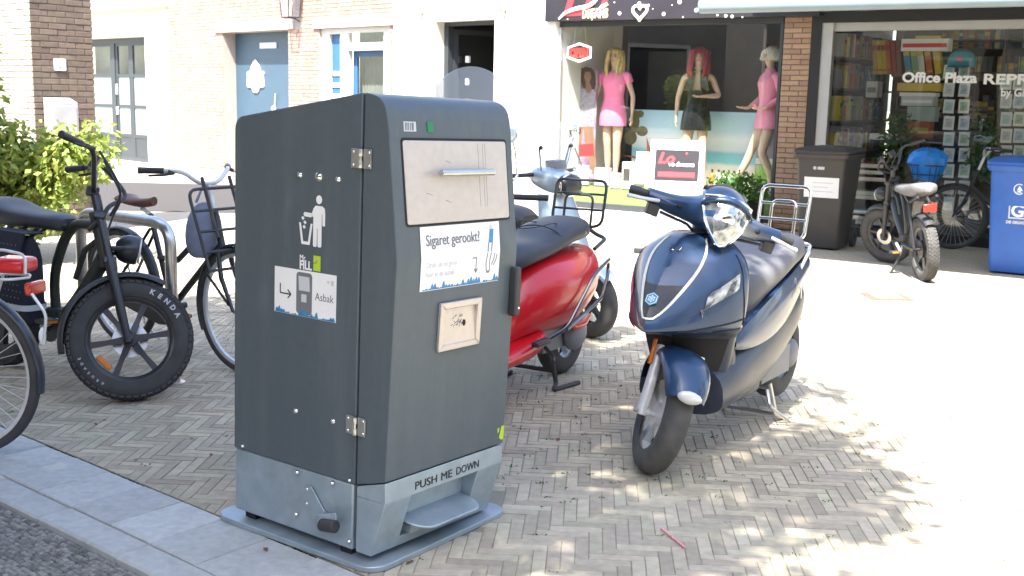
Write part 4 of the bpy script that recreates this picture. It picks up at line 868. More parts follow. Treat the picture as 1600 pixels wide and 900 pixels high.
# ---- printed beach backdrop
s0, z0 = SHOP.P(985, 290, .95); s1, z1 = SHOP.P(1222, 178, .95); z0 = .405; z1 = SHOP.P(1100, 174, .95)[1]; s1 = -4.82
bd = thing('beach_backdrop', 'large printed beach backdrop with a starfish behind the mannequins', 'poster', SHOP.w(s0, .95, 0), SHOP.yaw)
bm_ = bpy.data.materials.new('beach_print'); bm_.use_nodes = True; n = bm_.node_tree.nodes; l = bm_.node_tree.links
tc = n.new('ShaderNodeTexCoord'); sx = n.new('ShaderNodeSeparateXYZ'); l.new(tc.outputs['Object'], sx.inputs[0]); mr = n.new('ShaderNodeMapRange'); mr.inputs['From Min'].default_value = z0; mr.inputs['From Max'].default_value = z1; l.new(sx.outputs[2], mr.inputs[0])
nz = n.new('ShaderNodeTexNoise'); nz.inputs['Scale'].default_value = 3; nz.inputs['Detail'].default_value = 6; l.new(tc.outputs['Object'], nz.inputs['Vector']); ad = n.new('ShaderNodeMath'); ad.operation = 'MULTIPLY_ADD'; l.new(nz.outputs['Fac'], ad.inputs[0]); ad.inputs[1].default_value = .10; l.new(mr.outputs[0], ad.inputs[2])
rp = n.new('ShaderNodeValToRGB'); cr = rp.color_ramp; cr.elements[0].color = (.75, .66, .52, 1); cr.elements[0].position = .25
cr.elements[1].color = (.36, .55, .68, 1); cr.elements[1].position = 1
for p, c in ((.33, (.7, .72, .68)), (.38, (.18, .52, .58)), (.50, (.2, .46, .56)), (.55, (.55, .64, .68)), (.68, (.72, .76, .78)), (.8, (.45, .62, .73))):
    e_ = cr.elements.new(p); e_.color = (*c, 1)
l.new(ad.outputs[0], rp.inputs[0]); l.new(rp.outputs[0], n['Principled BSDF'].inputs['Base Color']); n['Principled BSDF'].inputs['Roughness'].default_value = .6
wb = s1-s0
b = MB(); b.bx(0, wb, .0, .012, z0, z1); b.build('panel', bm_, bd, smooth=False)
def PB(px, py): q = SHOP.P(px, py, .945); return q[0]-s0, q[1]
b = MB(); cx, cz = PB(1016, 250)
star = []
for k in range(10):
    a = R(100+36*k); r_ = (.42 if k % 2 == 0 else .07); star.append((cx+r_*math.cos(a), cz+r_*.78*math.sin(a)))
b.prism(star, lambda x, z: (x, -.002, z), lambda x, z: (x, .001, z)); b.build('starfish_print', mat('starfish_print', (.42, .12, .05), .6, var=.2, scale=20), bd, smooth=False)
b = MB()
for px, py, rx, rz in ((992, 190, .07, .16), (985, 215, .10, .10), (1003, 205, .09, .07), (1000, 178, .06, .05)):
    x, z = PB(px, py); b.prism(circ(x, z, rx, 11, rz), lambda a, c: (a, -.001-.0005*rx*10, c), lambda a, c: (a, .001, c))
b.build('palm_print', mat('palm_print', (.10, .08, .03), .7, col2=(.16, .17, .06), scale=14), bd, smooth=False)
# ---- printed woman poster with purple flowers
s0, z0 = SHOP.P(883, 282, .45); s1, z1 = SHOP.P(934, 108, .45)
wp = thing('woman_poster', 'tall poster of a dark-haired woman in a light dress on purple flowers', 'poster', SHOP.w(s0, .45, 0), SHOP.yaw)
b = MB(); b.bx(0, s1-s0, 0, .01, .385, z1); b.build('panel', mat('purple_print', (.14, .04, .14), .6, col2=(.38, .33, .38), scale=5), wp, smooth=False)
def PW(px, py): q = SHOP.P(px, py, .445); return q[0]-s0, q[1]
def shape(name, pts, mt, lay):
    b = MB(); P = [PW(*p) for p in pts]; b.prism(P, lambda x, z: (x, -.0006*lay, z), lambda x, z: (x, .001, z)); b.build(name, mt, wp, smooth=False)
skp, drp, hrp = mat('printed_skin', (.24, .13, .085), .6, var=.12, scale=8), mat('printed_dress', (.30, .27, .33), .6, var=.25, scale=25), K['brownhair']
shape('legs_print', [(896, 196), (926, 196), (930, 240), (932, 270), (924, 272), (915, 225), (911, 200), (908, 225), (902, 268), (893, 268), (894, 230)], skp, 2)
shape('arm_print', [(908, 140), (898, 130), (890, 118), (905, 104), (914, 108), (914, 114), (902, 120), (910, 130), (915, 138)], skp, 3)
shape('hair_print', [(908, 108), (915, 104), (924, 106), (930, 116), (931, 132), (928, 140), (912, 138), (906, 124)], hrp, 4)
shape('face_print', [(914, 112), (922, 112), (924, 120), (921, 129), (925, 138), (922, 146), (914, 142), (915, 128), (912, 120)], skp, 5)
shape('dress_print', [(907, 138), (914, 139), (919, 150), (926, 139), (931, 146), (927, 168), (929, 198), (895, 198), (896, 182), (906, 164)], drp, 6)
shape('red_label', [(904, 226), (927, 224), (928, 243), (905, 244)], K['redp'], 7)
# ---- OPEN sign
(sa, za), (sb_, zb) = SHOP.P(886, 97, .12), SHOP.P(925, 67, .12)
op = thing('open_sign', 'six-sided white OPEN sign with red letters hanging in the lingerie window', 'sign', SHOP.w((sa+sb_)/2, .12, (za+zb)/2), SHOP.yaw)
hw_, hh_ = (sb_-sa)/2, (zb-za)/2; hx = [(-hw_, hh_*.55), (0, hh_), (hw_, hh_*.55), (hw_, -hh_*.55), (0, -hh_), (-hw_, -hh_*.55)]
b = MB(); b.prism([(x*.97, z*.97) for x, z in hx], lambda x, z: (x, 0, z), lambda x, z: (x, .02, z)); b.build('board', K['blackp'], op, smooth=False)
b = MB(); b.tube([(x*.93, -.006, z*.93) for x, z in hx], .016, 8, closed=True); b.build('white_tube', emis('lit_white', (.9, .95, 1), .5), op)
text('lettering', 'OPEN', .150, basis((0, -.006, -.055), (1, 0, 0), (0, 0, 1)), emis('lit_red', (.9, .05, .04), .5), op, align='CENTER', bold=.012, sx=.72, ext=.004)
b = MB()
for s in (-.1, .1): b.tube([(s, .01, hh_*.8), (s*.3, .01, 2.72-(za+zb)/2)], .003, 5)
b.build('chain', K['silver'], op)
# ---- goods on the display floor
def goods(name, label, cat, px, y, z, bld, group=None):
    s, _ = SHOP.P(px, 285, y); t = thing(name, label, cat, SHOP.w(s, y, z), SHOP.yaw+rnd.uniform(-.2, .2), group); bld(t); return t
def cart(w_, d, h, mt, band):
    def f(t):
        b = MB(); b.bx(-w_/2, w_/2, -d/2, d/2, 0, h); o = b.build('box', mt, t, bevel=.004)
        b = MB(); b.bx(-w_*.35, w_*.35, -d/2-.002, -d/2-.0004, h*.3, h*.75); b.build('print', band, t, smooth=False)
    return f
def bottle(h, mt):
    def f(t):
        b = MB(); b.lathe([(.028, 0), (.032, .01), (.032, h*.62), (.022, h*.74), (.011, h*.78), (.011, h*.88)], 12, (0, 0, 0), (0, 0, 1)); b.build('bottle_body', mt, t)
        b = MB(); b.lathe([(.014, h*.86), (.014, h)], 10, (0, 0, 0), (0, 0, 1)); b.build('cap', K['ink'], t)
    return f
lil = mat('lilac_box', (.55, .45, .68), .6, var=.25, scale=20)
for px, y, dims, mt, bd_, lab in ((942, .50, (.22, .10, .24), lil, K['white'], 'lilac and white gift box on the turf under the pink dress mannequin'), (962, .46, (.13, .1, .20), K['white'], lil, 'white carton with a lilac print beside the lilac gift box'), (981, .46, (.14, .1, .36), K['white'], K['ink'], 'tall white carton with a dark logo on the turf'), (997, .56, (.22, .14, .24), K['white'], K['lgrey'], 'wide white carton left of the sandwich board'), (1003, .70, (.15, .12, .42), K['white'], K['lgrey'], 'white carton standing behind the wide white carton'), (905, .50, (.36, .14, .26), K['white'], K['lgrey'], 'large white carton under the woman poster'), (892, .60, (.18, .12, .42), K['white'], K['pink'], 'white carton in the left corner of the lingerie window'), (1074, .6, (.15, .12, .32), K['white'], K['lgrey'], 'white carton behind the sandwich board'), (1088, .55, (.07, .05, .20), K['ink'], K['lgrey'], 'small black carton right of the sandwich board')):
    goods('carton', lab, 'box', px, y, .152+(y-.06)*.445 if y < .55 else .402, cart(*dims, mt, bd_), 'cartons in the lingerie window')
for i, px in enumerate((1122, 1130, 1138, 1146, 1155, 1163, 1112)):
    goods('bottle', 'white bottle with a dark cap right of the sandwich board, %s' % ('leftmost', 'second from the left', 'third', 'fourth', 'next to last', 'last before the shrub')[i] if px != 1112 else 'amber bottle at the left end of the bottle row', 'bottle', px, .60 if i % 2 else .68, .402, bottle(.24, K['white'] if px != 1112 else K['amber']), 'bottles in the lingerie window')
(sa, za), (sb_, zb) = SHOP.P(1178, 292, .75), SHOP.P(1216, 205, .75)
fp = thing('flower_picture', 'small picture with purple flowers and bright green leaves by the shop pillar', 'poster', SHOP.w(sa, .75, 0), SHOP.yaw)
b = MB(); b.bx(0, sb_-sa, 0, .02, .403, zb); b.build('panel', mat('flower_print', (.20, .25, .30), .6, col2=(.5, .3, .45), scale=9), fp, smooth=False)
b = MB(); hh = zb-.403; b.bx(.0, sb_-sa, -.004, -.0005, .403+hh*.12, .403+hh*.42); b.build('leaf_print', mat('green_print', (.2, .5, .03), .6, col2=(.45, .6, .2), scale=12), fp, smooth=False)
b = MB(); b.bx(0, sb_-sa, -.005, -.0005, .403+hh*.44, .403+hh*.54); b.bx(0, sb_-sa, -.005, -.0005, .404, .403+hh*.10); b.build('white_band', K['white'], fp, smooth=False)
# ================================================================== BOOKSHOP STOCK
BC = [(.35, .22, .04), (.5, .4, .05), (.3, .05, .04), (.22, .10, .06), (.05, .22, .38), (.18, .32, .2), (.5, .48, .42), (.45, .12, .04), (.6, .42, .06), (.12, .14, .16), (.2, .2, .22), (.06, .06, .08), (.35, .36, .35)]
BM = [mat('book_cover', c, .5, var=.08) for c in BC]; pg = mat('book_pages', (.6, .56, .48), .8)
def book(s, y, z, w_, h, d, mt, label, lean=0, group='books on the bookshop shelves', flat=False):
    t = thing('book', label, 'book', SHOP.w(s, y, z), SHOP.yaw, group); 
    t.rotation_euler = (0, lean, SHOP.yaw)
    b = MB()
    if flat: b.bx(-w_/2, w_/2, 0, d, 0, h)
    else: b.bx(0, w_, 0, d, 0, h)
    o = b.build('cover', mt, t, smooth=False)
    b = MB()
    if flat: b.bx(-w_/2+.004, w_/2-.004, -.001, d-.003, .004, h-.004)
    else: b.bx(.003, w_-.003, .004, d, h-.003, h+.0015)
    b.build('pages', pg, t, smooth=False)
    if not flat:
        b = MB(); q = (w_*977) % .3+.45; b.bx(.002, w_-.002, -.002, -.0002, h*q, h*(q+.16)); b.bx(.002, w_-.002, -.002, -.0002, h*.10, h*.14); b.build('spine_label', BM[int(w_*9000+h*700) % len(BM)], t, smooth=False)
    return t
CN = ['ochre', 'yellow', 'dark red', 'brown', 'blue', 'sea-green', 'cream', 'orange-red', 'golden', 'slate', 'grey', 'black', 'pale grey']
shf = thing('bookshelf', 'dark wooden bookshelf filled with upright books inside the bookshop', 'shelf', SHOP.w(-3.98, 1.9, .1), SHOP.yaw)
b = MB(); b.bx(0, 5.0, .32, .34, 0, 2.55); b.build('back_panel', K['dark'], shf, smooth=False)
SZ = [SHOP.P(1400, yy, 1.9)[1] for yy in (63, 112, 170, 232, 300)]
for z in SZ: b = MB(); b.bx(0, 5.0, 0, .32, z-.13, z-.10); b.build('shelf_board', K['shelf'], shf, smooth=False)
for x in (-.03, 1.26, 2.5): b = MB(); b.bx(x, x+.03, 0, .32, 0, 2.55); b.build('side_panel', K['shelf'], shf, smooth=False)
r3 = random.Random(11)
for zi, z in enumerate(SZ[:3]):
    x = -3.45
    prev = None
    while x < -1.15:
        if r3.random() < .12: x += r3.uniform(.05, .2); continue
        w_ = r3.uniform(.04, .075); h = r3.uniform(.2, .29); i = r3.randrange(len(BC))
        book(x, 1.93, z-.0995, w_, h, .2, BM[i], ('%s book right of %s book, %s shelf of the bookshop' % (CN[i], prev, ('top', 'second', 'third', 'fourth')[zi])) if prev else '%s book first from the left on the %s shelf at the back' % (CN[i], ('top', 'second', 'third', 'fourth')[zi])); prev = CN[i]; x += w_+.004
# side shelf along the left wall of the bookshop, spines to the room
sw_ = thing('side_shelf', 'narrow wooden bookshelf along the left wall inside the bookshop', 'shelf', SHOP.w(-4.385, .25, .1), SHOP.yaw)
b = MB()
for z in (.55, .95, 1.32, 1.70, 2.06): b.bx(0, .24, 0, 2.7, z-.12, z-.10)
b.build('shelf_board', K['shelf'], sw_, smooth=False)
for zi, z in enumerate((.55, .95, 1.32, 1.70, 2.06)):
    y = .30; prev = None
    while y < 2.1:
        if r3.random() < .08: y += r3.uniform(.05, .15); continue
        w_ = r3.uniform(.045, .085); h = r3.uniform(.2, .30); i = r3.randrange(len(BC)); nm = ('lowest', 'second lowest', 'middle', 'upper', 'top')[zi]
        lab = ('%s book behind a %s book, %s board of the side shelf' % (CN[i], prev, nm)) if prev else '%s book nearest the glass, %s board of the side shelf' % (CN[i], nm)
        t = book(-4.15, y+w_, z+.0005, w_, h, .19, BM[i], lab, group='books on the side shelf'); t.rotation_euler = (0, 0, SHOP.yaw+R(90)); t.location = SHOP.w(-4.155, y, z+.0005); y += w_+.004; prev = CN[i]
# leaning books nearer the glass
lb = thing('display_rack', 'dark display rack behind the bookshop window', 'rack', SHOP.w(-3.70, .85, .1), SHOP.yaw)
zA, zB, zC, zD = SHOP.P(1380, 112, .85)[1], SHOP.P(1450, 80, .85)[1], SHOP.P(1450, 145, .85)[1], SHOP.P(1450, 164, .85)[1]
b = MB(); b.bx(-.05, 1.15, .02, .30, zA-.16, zA-.13); b.build('rack_board', K['shelf'], lb, smooth=False)
b = MB()
for x in (-.04, 1.13): b.bx(x, x+.018, .28, .30, 0, 2.2)
b.build('rack_post', K['shelf'], lb, smooth=False)
for px, col, nm in ((1366, 0, 'ochre'), (1373, 8, 'golden'), (1380, 1, 'yellow'), (1387, 7, 'orange-red'), (1395, 2, 'dark red'), (1403, 3, 'brown')):
    s, z = SHOP.P(px, 105, .9); book(s, .9, zA-.03, .05, .40, .16, BM[col], '%s leaning book in the row at the left of the bookshop rack' % nm, lean=-.14, group='leaning books in the bookshop rack')
for px, col, nm in ((1416, 4, 'blue'), (1427, 5, 'sea-green'), (1437, 6, 'cream'), (1449, 7, 'orange-red'), (1462, 8, 'golden')):
    s, z = SHOP.P(px, 105, .86); book(s, .87, zA-.03, .07, .29, .14, BM[col], '%s leaning book under the white magazine box' % nm, lean=-.2, group='leaning books in the bookshop rack')
def carton_at(name, label, x0, y0, x1, y1, yy, dep, mt, band=None, cat='box'):
    (sa, za), (sb_, zb) = SHOP.P(x0, y0, yy), SHOP.P(x1, y1, yy); t = thing(name, label, cat, SHOP.w(sa, yy, za), SHOP.yaw); b = MB(); b.bx(0, sb_-sa, 0, dep, 0, zb-za); b.build('box', mt, t, bevel=.003)
    if band: b = MB(); b.bx(.02, sb_-sa-.02, -.002, -.0003, (zb-za)*.3, (zb-za)*.62); b.build('print', band, t, smooth=False)
carton_at('magazine_box', 'white magazine box with red lettering on top of the leaning books', 1407, 80, 1483, 60, .84, .2, K['white'], K['redp']); carton_at('yellow_folder', 'yellow folder lying on the white magazine box', 1430, 60, 1470, 55.5, .85, .16, BM[1], cat='folder')
carton_at('golden_folder', 'golden folder stack right under the window lettering', 1401, 142, 1470, 130, .84, .2, BM[8], cat='folder'); carton_at('white_tray', 'white letter tray under the golden folders', 1405, 150, 1462, 145, .82, .22, K['white'], cat='tray'); carton_at('grey_tray', 'pale grey letter tray with small print below the white tray', 1407, 165, 1459, 151, .84, .22, K['lgrey'], K['white'], cat='tray')
carton_at('pale_box', 'large pale green storage box in the bookshop window', 1416, 189, 1462, 167, .84, .2, mat('pale_green', (.38, .46, .42), .6)); carton_at('orange_box', 'orange and yellow carton low in the bookshop window', 1417, 215, 1454, 190, .82, .2, BM[7], BM[1]); carton_at('red_box', 'small red carton beneath the orange carton', 1420, 234, 1431, 217, .82, .2, BM[2])
carton_at('white_books', 'stack of white books low in the bookshop window', 1358, 218, 1405, 210, .7, .3, K['white'], cat='books'); carton_at('white_file', 'upright white file boxes on the left rack', 1352, 152, 1372, 127, .9, .2, K['lgrey'], K['greyp'])
b = MB(); b.bx(-.1, 1.3, -.25, .3, 0, .78); ct = b.build('counter', K['shelf'], lb, smooth=False)
# low stacks of books near the window bottom
for i, (px, py, col, nm) in enumerate(((1352, 262, 2, 'dark red'), (1352, 272, 3, 'brown'), (1356, 283, 2, 'red'), (1350, 305, 5, 'green'), (1356, 312, 3, 'brown'), (1352, 335, 4, 'blue'), (1360, 345, 9, 'slate'), (1364, 352, 10, 'grey'))):
    s, z = SHOP.P(px, py, .35); book(s, .35, z, .42, .05, .3, BM[col], 'large %s book lying %s in the stack low behind the glass' % (nm, ('on top', 'second', 'third', 'fourth', 'fifth', 'sixth', 'seventh', 'lowest')[i]), group='lying books behind the glass', flat=True)
# card racks
def card_rack(pxs, ys, lab):
    s0, _ = SHOP.P(pxs[0]-8, 200, .42); t = thing('card_rack', lab+' rack of greeting cards in the bookshop window', 'card rack', SHOP.w(s0, .45, .1), SHOP.yaw)
    s1, _ = SHOP.P(pxs[-1]+10, 200, .42); b = MB()
    for s in (0, (s1-s0)/2, s1-s0): b.tube([(s, .03, 0), (s, .03, 2.0)], .006, 6)
    for py in ys: z = SHOP.P(pxs[0], py+10, .42)[1]-.1; b.tube([(0, .0, z), (s1-s0, .0, z)], .004, 5)
    b.build('wire_frame', K['blackp'], t)
    for i, py in enumerate(ys):
        for j, px in enumerate(pxs):
            s, z = SHOP.P(px, py, .42); w_, h = .115, .155; tl = rnd.uniform(-.03, .03)
            o = thing('greeting_card', 'greeting card in the %s row, %s column of the %s rack' % (('top', 'second', 'third', 'fourth', 'middle', 'sixth', 'seventh', 'next to lowest', 'lowest')[i], ('left', 'right', 'third')[j], lab.split()[0].lower()), 'card', SHOP.w(s, .42, z-h/2), SHOP.yaw, 'greeting cards'); o.rotation_euler = (-.12, tl, SHOP.yaw)
            b = MB(); b.bx(-w_/2, w_/2, 0, .006, 0, h); b.build('card', K['lgrey'] if (i+j) % 3 else K['wpaint'], o, smooth=False)
            b = MB(); b.bx(-w_*.34, w_*.34, -.003, -.0003, h*.18, h*.8); b.build('picture', cardm[(i*3+j*2) % len(cardm)], o, smooth=False)
cardm = [mat('card_print', c, .5, col2=d, scale=22) for c, d in (((.2, .35, .36), (.4, .5, .5)), ((.4, .3, .3), (.55, .5, .5)), ((.12, .25, .12), (.4, .45, .4)), ((.3, .3, .32), (.5, .5, .55)), ((.4, .12, .12), (.5, .3, .3)), ((.15, .2, .35), (.45, .5, .55)))]
card_rack((1482, 1506), (112, 140, 166, 192, 217, 242, 267, 293, 318), 'Tall left'); card_rack((1572, 1592), (129, 158, 186, 212, 238), 'Shorter right')
s, z = SHOP.P(1503, 92, .5); cp = thing('cap', 'teal baseball cap hanging above the tall card rack', 'cap', SHOP.w(s, .5, z), SHOP.yaw)
b = MB(); b.rings([[(.16*c_*math.cos(a), .12*c_*math.sin(a), zz) for a in [2*math.pi*k/16 for k in range(16)]] for zz, c_ in ((-.09, 1), (-.03, .98), (.05, .8), (.09, .5), (.105, .15))]); b.build('crown', mat('teal_cloth', (.06, .26, .32), .8), cp)
b = MB(); b.ell((0, -.15, -.09), (.13, .11, .012), 14, 5); b.build('peak', mat('teal_cloth2', (.05, .22, .28), .8), cp); b = MB(); b.ell((0, -.118, -.01), (.03, .012, .03), 10, 6); b.build('badge', K['pink'], cp)
def foliage(b, c, rad, n, size, rr, droop=.6):
    for _ in range(n):
        d = Vector((rr.gauss(0, 1), rr.gauss(0, 1), rr.gauss(0, 1))).normalized(); q = rr.random()**.45
        p = Vector(c)+Vector((d.x*rad[0]*q, d.y*rad[1]*q, d.z*rad[2]*q)); L = size*rr.uniform(.6, 1.3)
        t = (Vector((rr.gauss(0, 1), rr.gauss(0, 1), rr.gauss(0, .6)-droop))+d*.4).normalized(); u = t.cross(Vector((rr.gauss(0, 1), rr.gauss(0, 1), rr.gauss(0, 1)))).normalized(); nn = t.cross(u)
        b.face([b.v(p), b.v(p+t*L*.5+u*L*.24+nn*L*.05), b.v(p+t*L), b.v(p+t*L*.5-u*L*.24+nn*L*.05)])
for px, y, zz, nm in ((1537, .55, .95, 'right of the tall card rack'), (1404, .55, .95, 'behind the low white books'), (1296, .5, .75, 'at the left end of the bookshop window')):
    s, z = SHOP.P(px, 200, y); t = thing('pot_plant', 'leafy green pot plant %s' % nm, 'plant', SHOP.w(s, y, .10), SHOP.yaw, 'pot plants in the bookshop window'); rr = random.Random(px)
    b = MB(); b.lathe([(.09, 0), (.13, .26), (.115, .26), (.1, .22), (0, .22)], 16, (0, 0, 0), (0, 0, 1)); b.build('pot', K['greyp'], t)
    b = MB(); b.tube([(0, 0, .2), (.01, .01, zz-.1)], .012, 6); b.build('stem', K['bark'], t); b = MB(); foliage(b, (0, 0, zz), (.20, .20, .42), 420, .085, rr, .2); b.build('foliage', K['hedge'], t, smooth=False)
# ---- sandwich board on the pavement
p = G(1052, 396); sd = thing('sandwich_board', 'white framed sandwich board with pink lettering in front of the lingerie shop', 'sign', p, R(-14))
for s, nm in ((-1, 'front_panel'), (1, 'rear_panel')):
    M = Matrix.Translation((0, s*.25, .02)) @ Matrix.Rotation(R(-13*s) if s < 0 else R(13), 4, 'X')
    if s < 0: M = Matrix.Translation((0, -.25, .02)) @ Matrix.Rotation(R(-13), 4, 'X')
    b = MB(); b.M = M; frame_box(b, -.265, .265, .0, 1.13, -.018, .018, .045, .055); b.bx(-.220, .220, -.006, .006, .055, 1.085); pn = b.build(nm, K['white'], sd, smooth=False)
    if s < 0:
        b = MB(); b.M = M; b.bx(-.215, .215, -.010, -.0065, .73, 1.035); b.build('black_poster', K['signblack'], pn, smooth=False)
        text('lettering', 'Lo', .15, M @ basis((-.19, -.012, .90), (1, 0, 0), (0, 0, 1)), K['redp'], pn, shear=.3, bold=.006); text('lettering', 've dreams', .06, M @ basis((-.08, -.012, .875), (1, 0, 0), (0, 0, 1)), K['white'], pn, bold=.002)
        b = MB(); b.M = M; b.bx(-.18, .18, -.0125, -.0102, .765, .815); b.ell((.09, -.011, 1.0), (.012, .003, .012)); b.build('pink_line', K['redp'], pn, smooth=False)
        b = MB(); b.M = M; b.bx(-.215, .215, -.010, -.0065, .17, .47); b.build('grey_poster', K['greyp'], pn, smooth=False)
        b = MB(); b.M = M
        for k in range(5): b.bx(.0-.02*(k % 3), .17-.03*(k % 2), -.0115, -.0102, .40-.045*k, .418-.045*k)
        b.build('small_print', K['lgrey'], pn, smooth=False)
        b = MB(); b.M = M
        for k in range(5): b.bx(-.17+.075*k, -.12+.075*k, -.009, -.0065, .52, .68)
        b.build('product_photos', lil, pn, smooth=False)
b = MB(); b.box((-.33, -.12, .03), (.10, .06, .05)); b.box((.33, -.12, .03), (.1, .06, .05)); b.build('foot', K['blackp'], sd, bevel=.008)
# ---- clipped box shrub in a dark planter by the pillar
hp_ = SHOP.w(-5.05, -.55, 0); hd = thing('box_shrub', 'clipped green box shrub in a dark planter before the shop pillar', 'shrub', hp_, SHOP.yaw)
b = MB(); b.bx(-.26, .26, -.26, .26, 0, .36); b.build('planter', K['blackp'], hd, bevel=.01); b = MB(); b.tube([(0, 0, .35), (0, 0, .55)], .03, 8); b.build('stem', K['bark'], hd)
b = MB(); foliage(b, (0, 0, .50), (.40, .34, .20), 1900, .055, random.Random(8), 0); b.build('foliage', K['hedge'], hd, smooth=False)
# ================================================================== WHEELS
def wheel(parent, name, c, Rr, rt, rim_m, tyre_m, M=None, spokes=5, tw=None, hub=.05, rimr=None, style='cast', stripe=None, knobs=0, disc=0):
    """wheel about the y axis; rt tyre section radius; children: tyre, spokes"""
    M = M or Matrix.Identity(4); c = Vector(c); tw = tw or rt; rimr = rimr or Rr-rt*1.75
    b = MB(); n = 40
    prof = [(rimr+rt*.28, -tw*.55), (rimr+rt*.30, -tw*.62), (rimr+rt*.12, -tw*.62), (rimr-.012, -tw*.35), (rimr-.014, tw*.35), (rimr+rt*.12, tw*.62), (rimr+rt*.30, tw*.62), (rimr+rt*.28, tw*.55), (rimr+.004, tw*.3), (rimr+.004, -tw*.3)]
    b.lathe(prof, n, c, (0, 1, 0), closed=True)
    w = b.build(name, rim_m, parent, ang=45, M=M)
    b = MB(); b.lathe([(hub, -tw*.7), (hub, tw*.7)], 16, c, (0, 1, 0)); b.lathe([(.012, -tw-.03), (.012, tw+.03)], 10, c, (0, 1, 0)); b.build('hub', rim_m if style == 'cast' else K['steelb'], w, ang=45, M=M)
    b = MB()
    if style == 'cast':
        for k in range(spokes):
            a = 2*math.pi*k/spokes+.3; d = Vector((math.cos(a), 0, math.sin(a))); q = Vector((-d.z, 0, d.x))
            rs = []
            for r_, wd, th in ((hub*.8, hub*.5, tw*.35), (rimr*.55, hub*.34, tw*.26), (rimr, hub*.45, tw*.34)):
                p = c+d*r_; rs.append([p+q*wd+Vector((0, th, 0)), p-q*wd+Vector((0, th, 0)), p-q*wd-Vector((0, th, 0)), p+q*wd-Vector((0, th, 0))])
            b.rings(rs)
        b.build('spokes', rim_m, w, ang=40, M=M)
    else:
        for k in range(spokes):
            a = 2*math.pi*k/spokes; s = 1 if k % 2 else -1; a2 = a+(.5 if (k//2) % 2 else -.5)
            b.tube([c+Vector((hub*.9*math.cos(a2), s*tw*.6, hub*.9*math.sin(a2))), c+Vector((rimr*math.cos(a), 0, rimr*math.sin(a)))], .0014, 4, cap=False)
        b.build('spokes', K['silver'], w, M=M)
    b = MB(); rc = Rr-rt; P = []
    for k in range(18):
        a = 2*math.pi*k/18+math.pi/18; ca_, sa_ = math.cos(a), math.sin(a)
        if ca_ < -.75: continue
        P.append((rc+rt*math.copysign(abs(ca_)**.85, ca_), tw*math.copysign(abs(sa_)**.8, sa_)))
    P = sorted(P, key=lambda p: math.atan2(p[1], p[0]-rc))
    P = [(rimr+rt*.15, -tw*.45)]+P+[(rimr+rt*.15, tw*.45)]
    b.lathe(P, 56, c, (0, 1, 0), closed=True)
    if knobs:
        for k in range(knobs):
            a = 2*math.pi*k/knobs; d = Vector((math.cos(a), 0, math.sin(a))); t = Vector((-d.z, 0, d.x))
            for j, (yy, rr) in enumerate(((-.82, .80), (-.4, .97), (0, 1.01), (.4, .97), (.82, .80))):
                p = c+d*(rc+rt*rr-.003)+Vector((0, tw*yy, 0))+t*(.012 if j % 2 else 0); B = Matrix((t, Vector((0, 1, 0)), d)).transposed(); b.box(p, (.026, tw*.26, .012), B)
    b.build('tyre', tyre_m, w, ang=50, M=M)
    if stripe:
        b = MB(); r0 = rimr+rt*.31
        for s in (-1, 1): b.lathe([(r0, s*tw*.63), (r0-.014, s*(tw*.63+.001)), (r0-.014, s*(tw*.63-.002)), (r0, s*(tw*.63-.002))], 40, c, (0, 1, 0), closed=True)
        b.build('rim_stripe', stripe, w, M=M)
    if disc:
        b = MB(); b.lathe([(disc, .0), (disc, .004), (disc*.55, .004), (disc*.55, 0)], 30, c+Vector((0, tw*.75, 0)), (0, 1, 0), closed=True); b.build('brake_disc', K['steelb'], w, M=M)
    return w
def fender(parent, name, c, r, hw, a0, a1, mt, M=None, n=16, drop=.35, th=.006):
    b = MB(); c = Vector(c); rs = []
    for i in range(n+1):
        a = R(a0+(a1-a0)*i/n); d = Vector((math.cos(a), 0, math.sin(a))); k = 1-.25*abs(2*i/n-1)**3
        ring = [c+d*(r+hw*drop*(math.cos(t)-1)*1.0)+Vector((0, hw*k*math.sin(t), 0)) for t in [R(q) for q in range(-90, 91, 18)]]
        ring += [p-d*th for p in ring[::-1]]; rs.append(ring)
    b.rings(rs); return b.build(name, mt, parent, M=M, ang=50)
def steer_mat(p, rake, ang):
    a = Vector((-math.sin(R(rake)), 0, math.cos(R(rake)))); p = Vector(p)
    return Matrix.Translation(p) @ Matrix.Rotation(R(ang), 4, a) @ Matrix.Translation(-p)
def loft_x(b, secs, n=24, p=.75):
    """sections (x, cz, hw, hz_top, hz_bot): super-elliptic rings along x, smoothly interpolated"""
    xs = [s[0] for s in secs]; sg = 1 if xs[-1] > xs[0] else -1; xk = [sg*x for x in xs]; m = 28; rs = []
    for i in range(m+1):
        x = xk[0]+(xk[-1]-xk[0])*i/m; v = [catm(xk, [s[j] for s in secs], x) for j in range(1, 5)]; r_ = []
        for k in range(n):
            a = 2*math.pi*k/n; ca_, sa_ = math.cos(a), math.sin(a)
            r_.append((sg*x, v[1]*math.copysign(abs(ca_)**p, ca_), v[0]+(v[2] if sa_ > 0 else v[3])*math.copysign(abs(sa_)**p, sa_)))
        rs.append(r_)
    b.rings(rs)
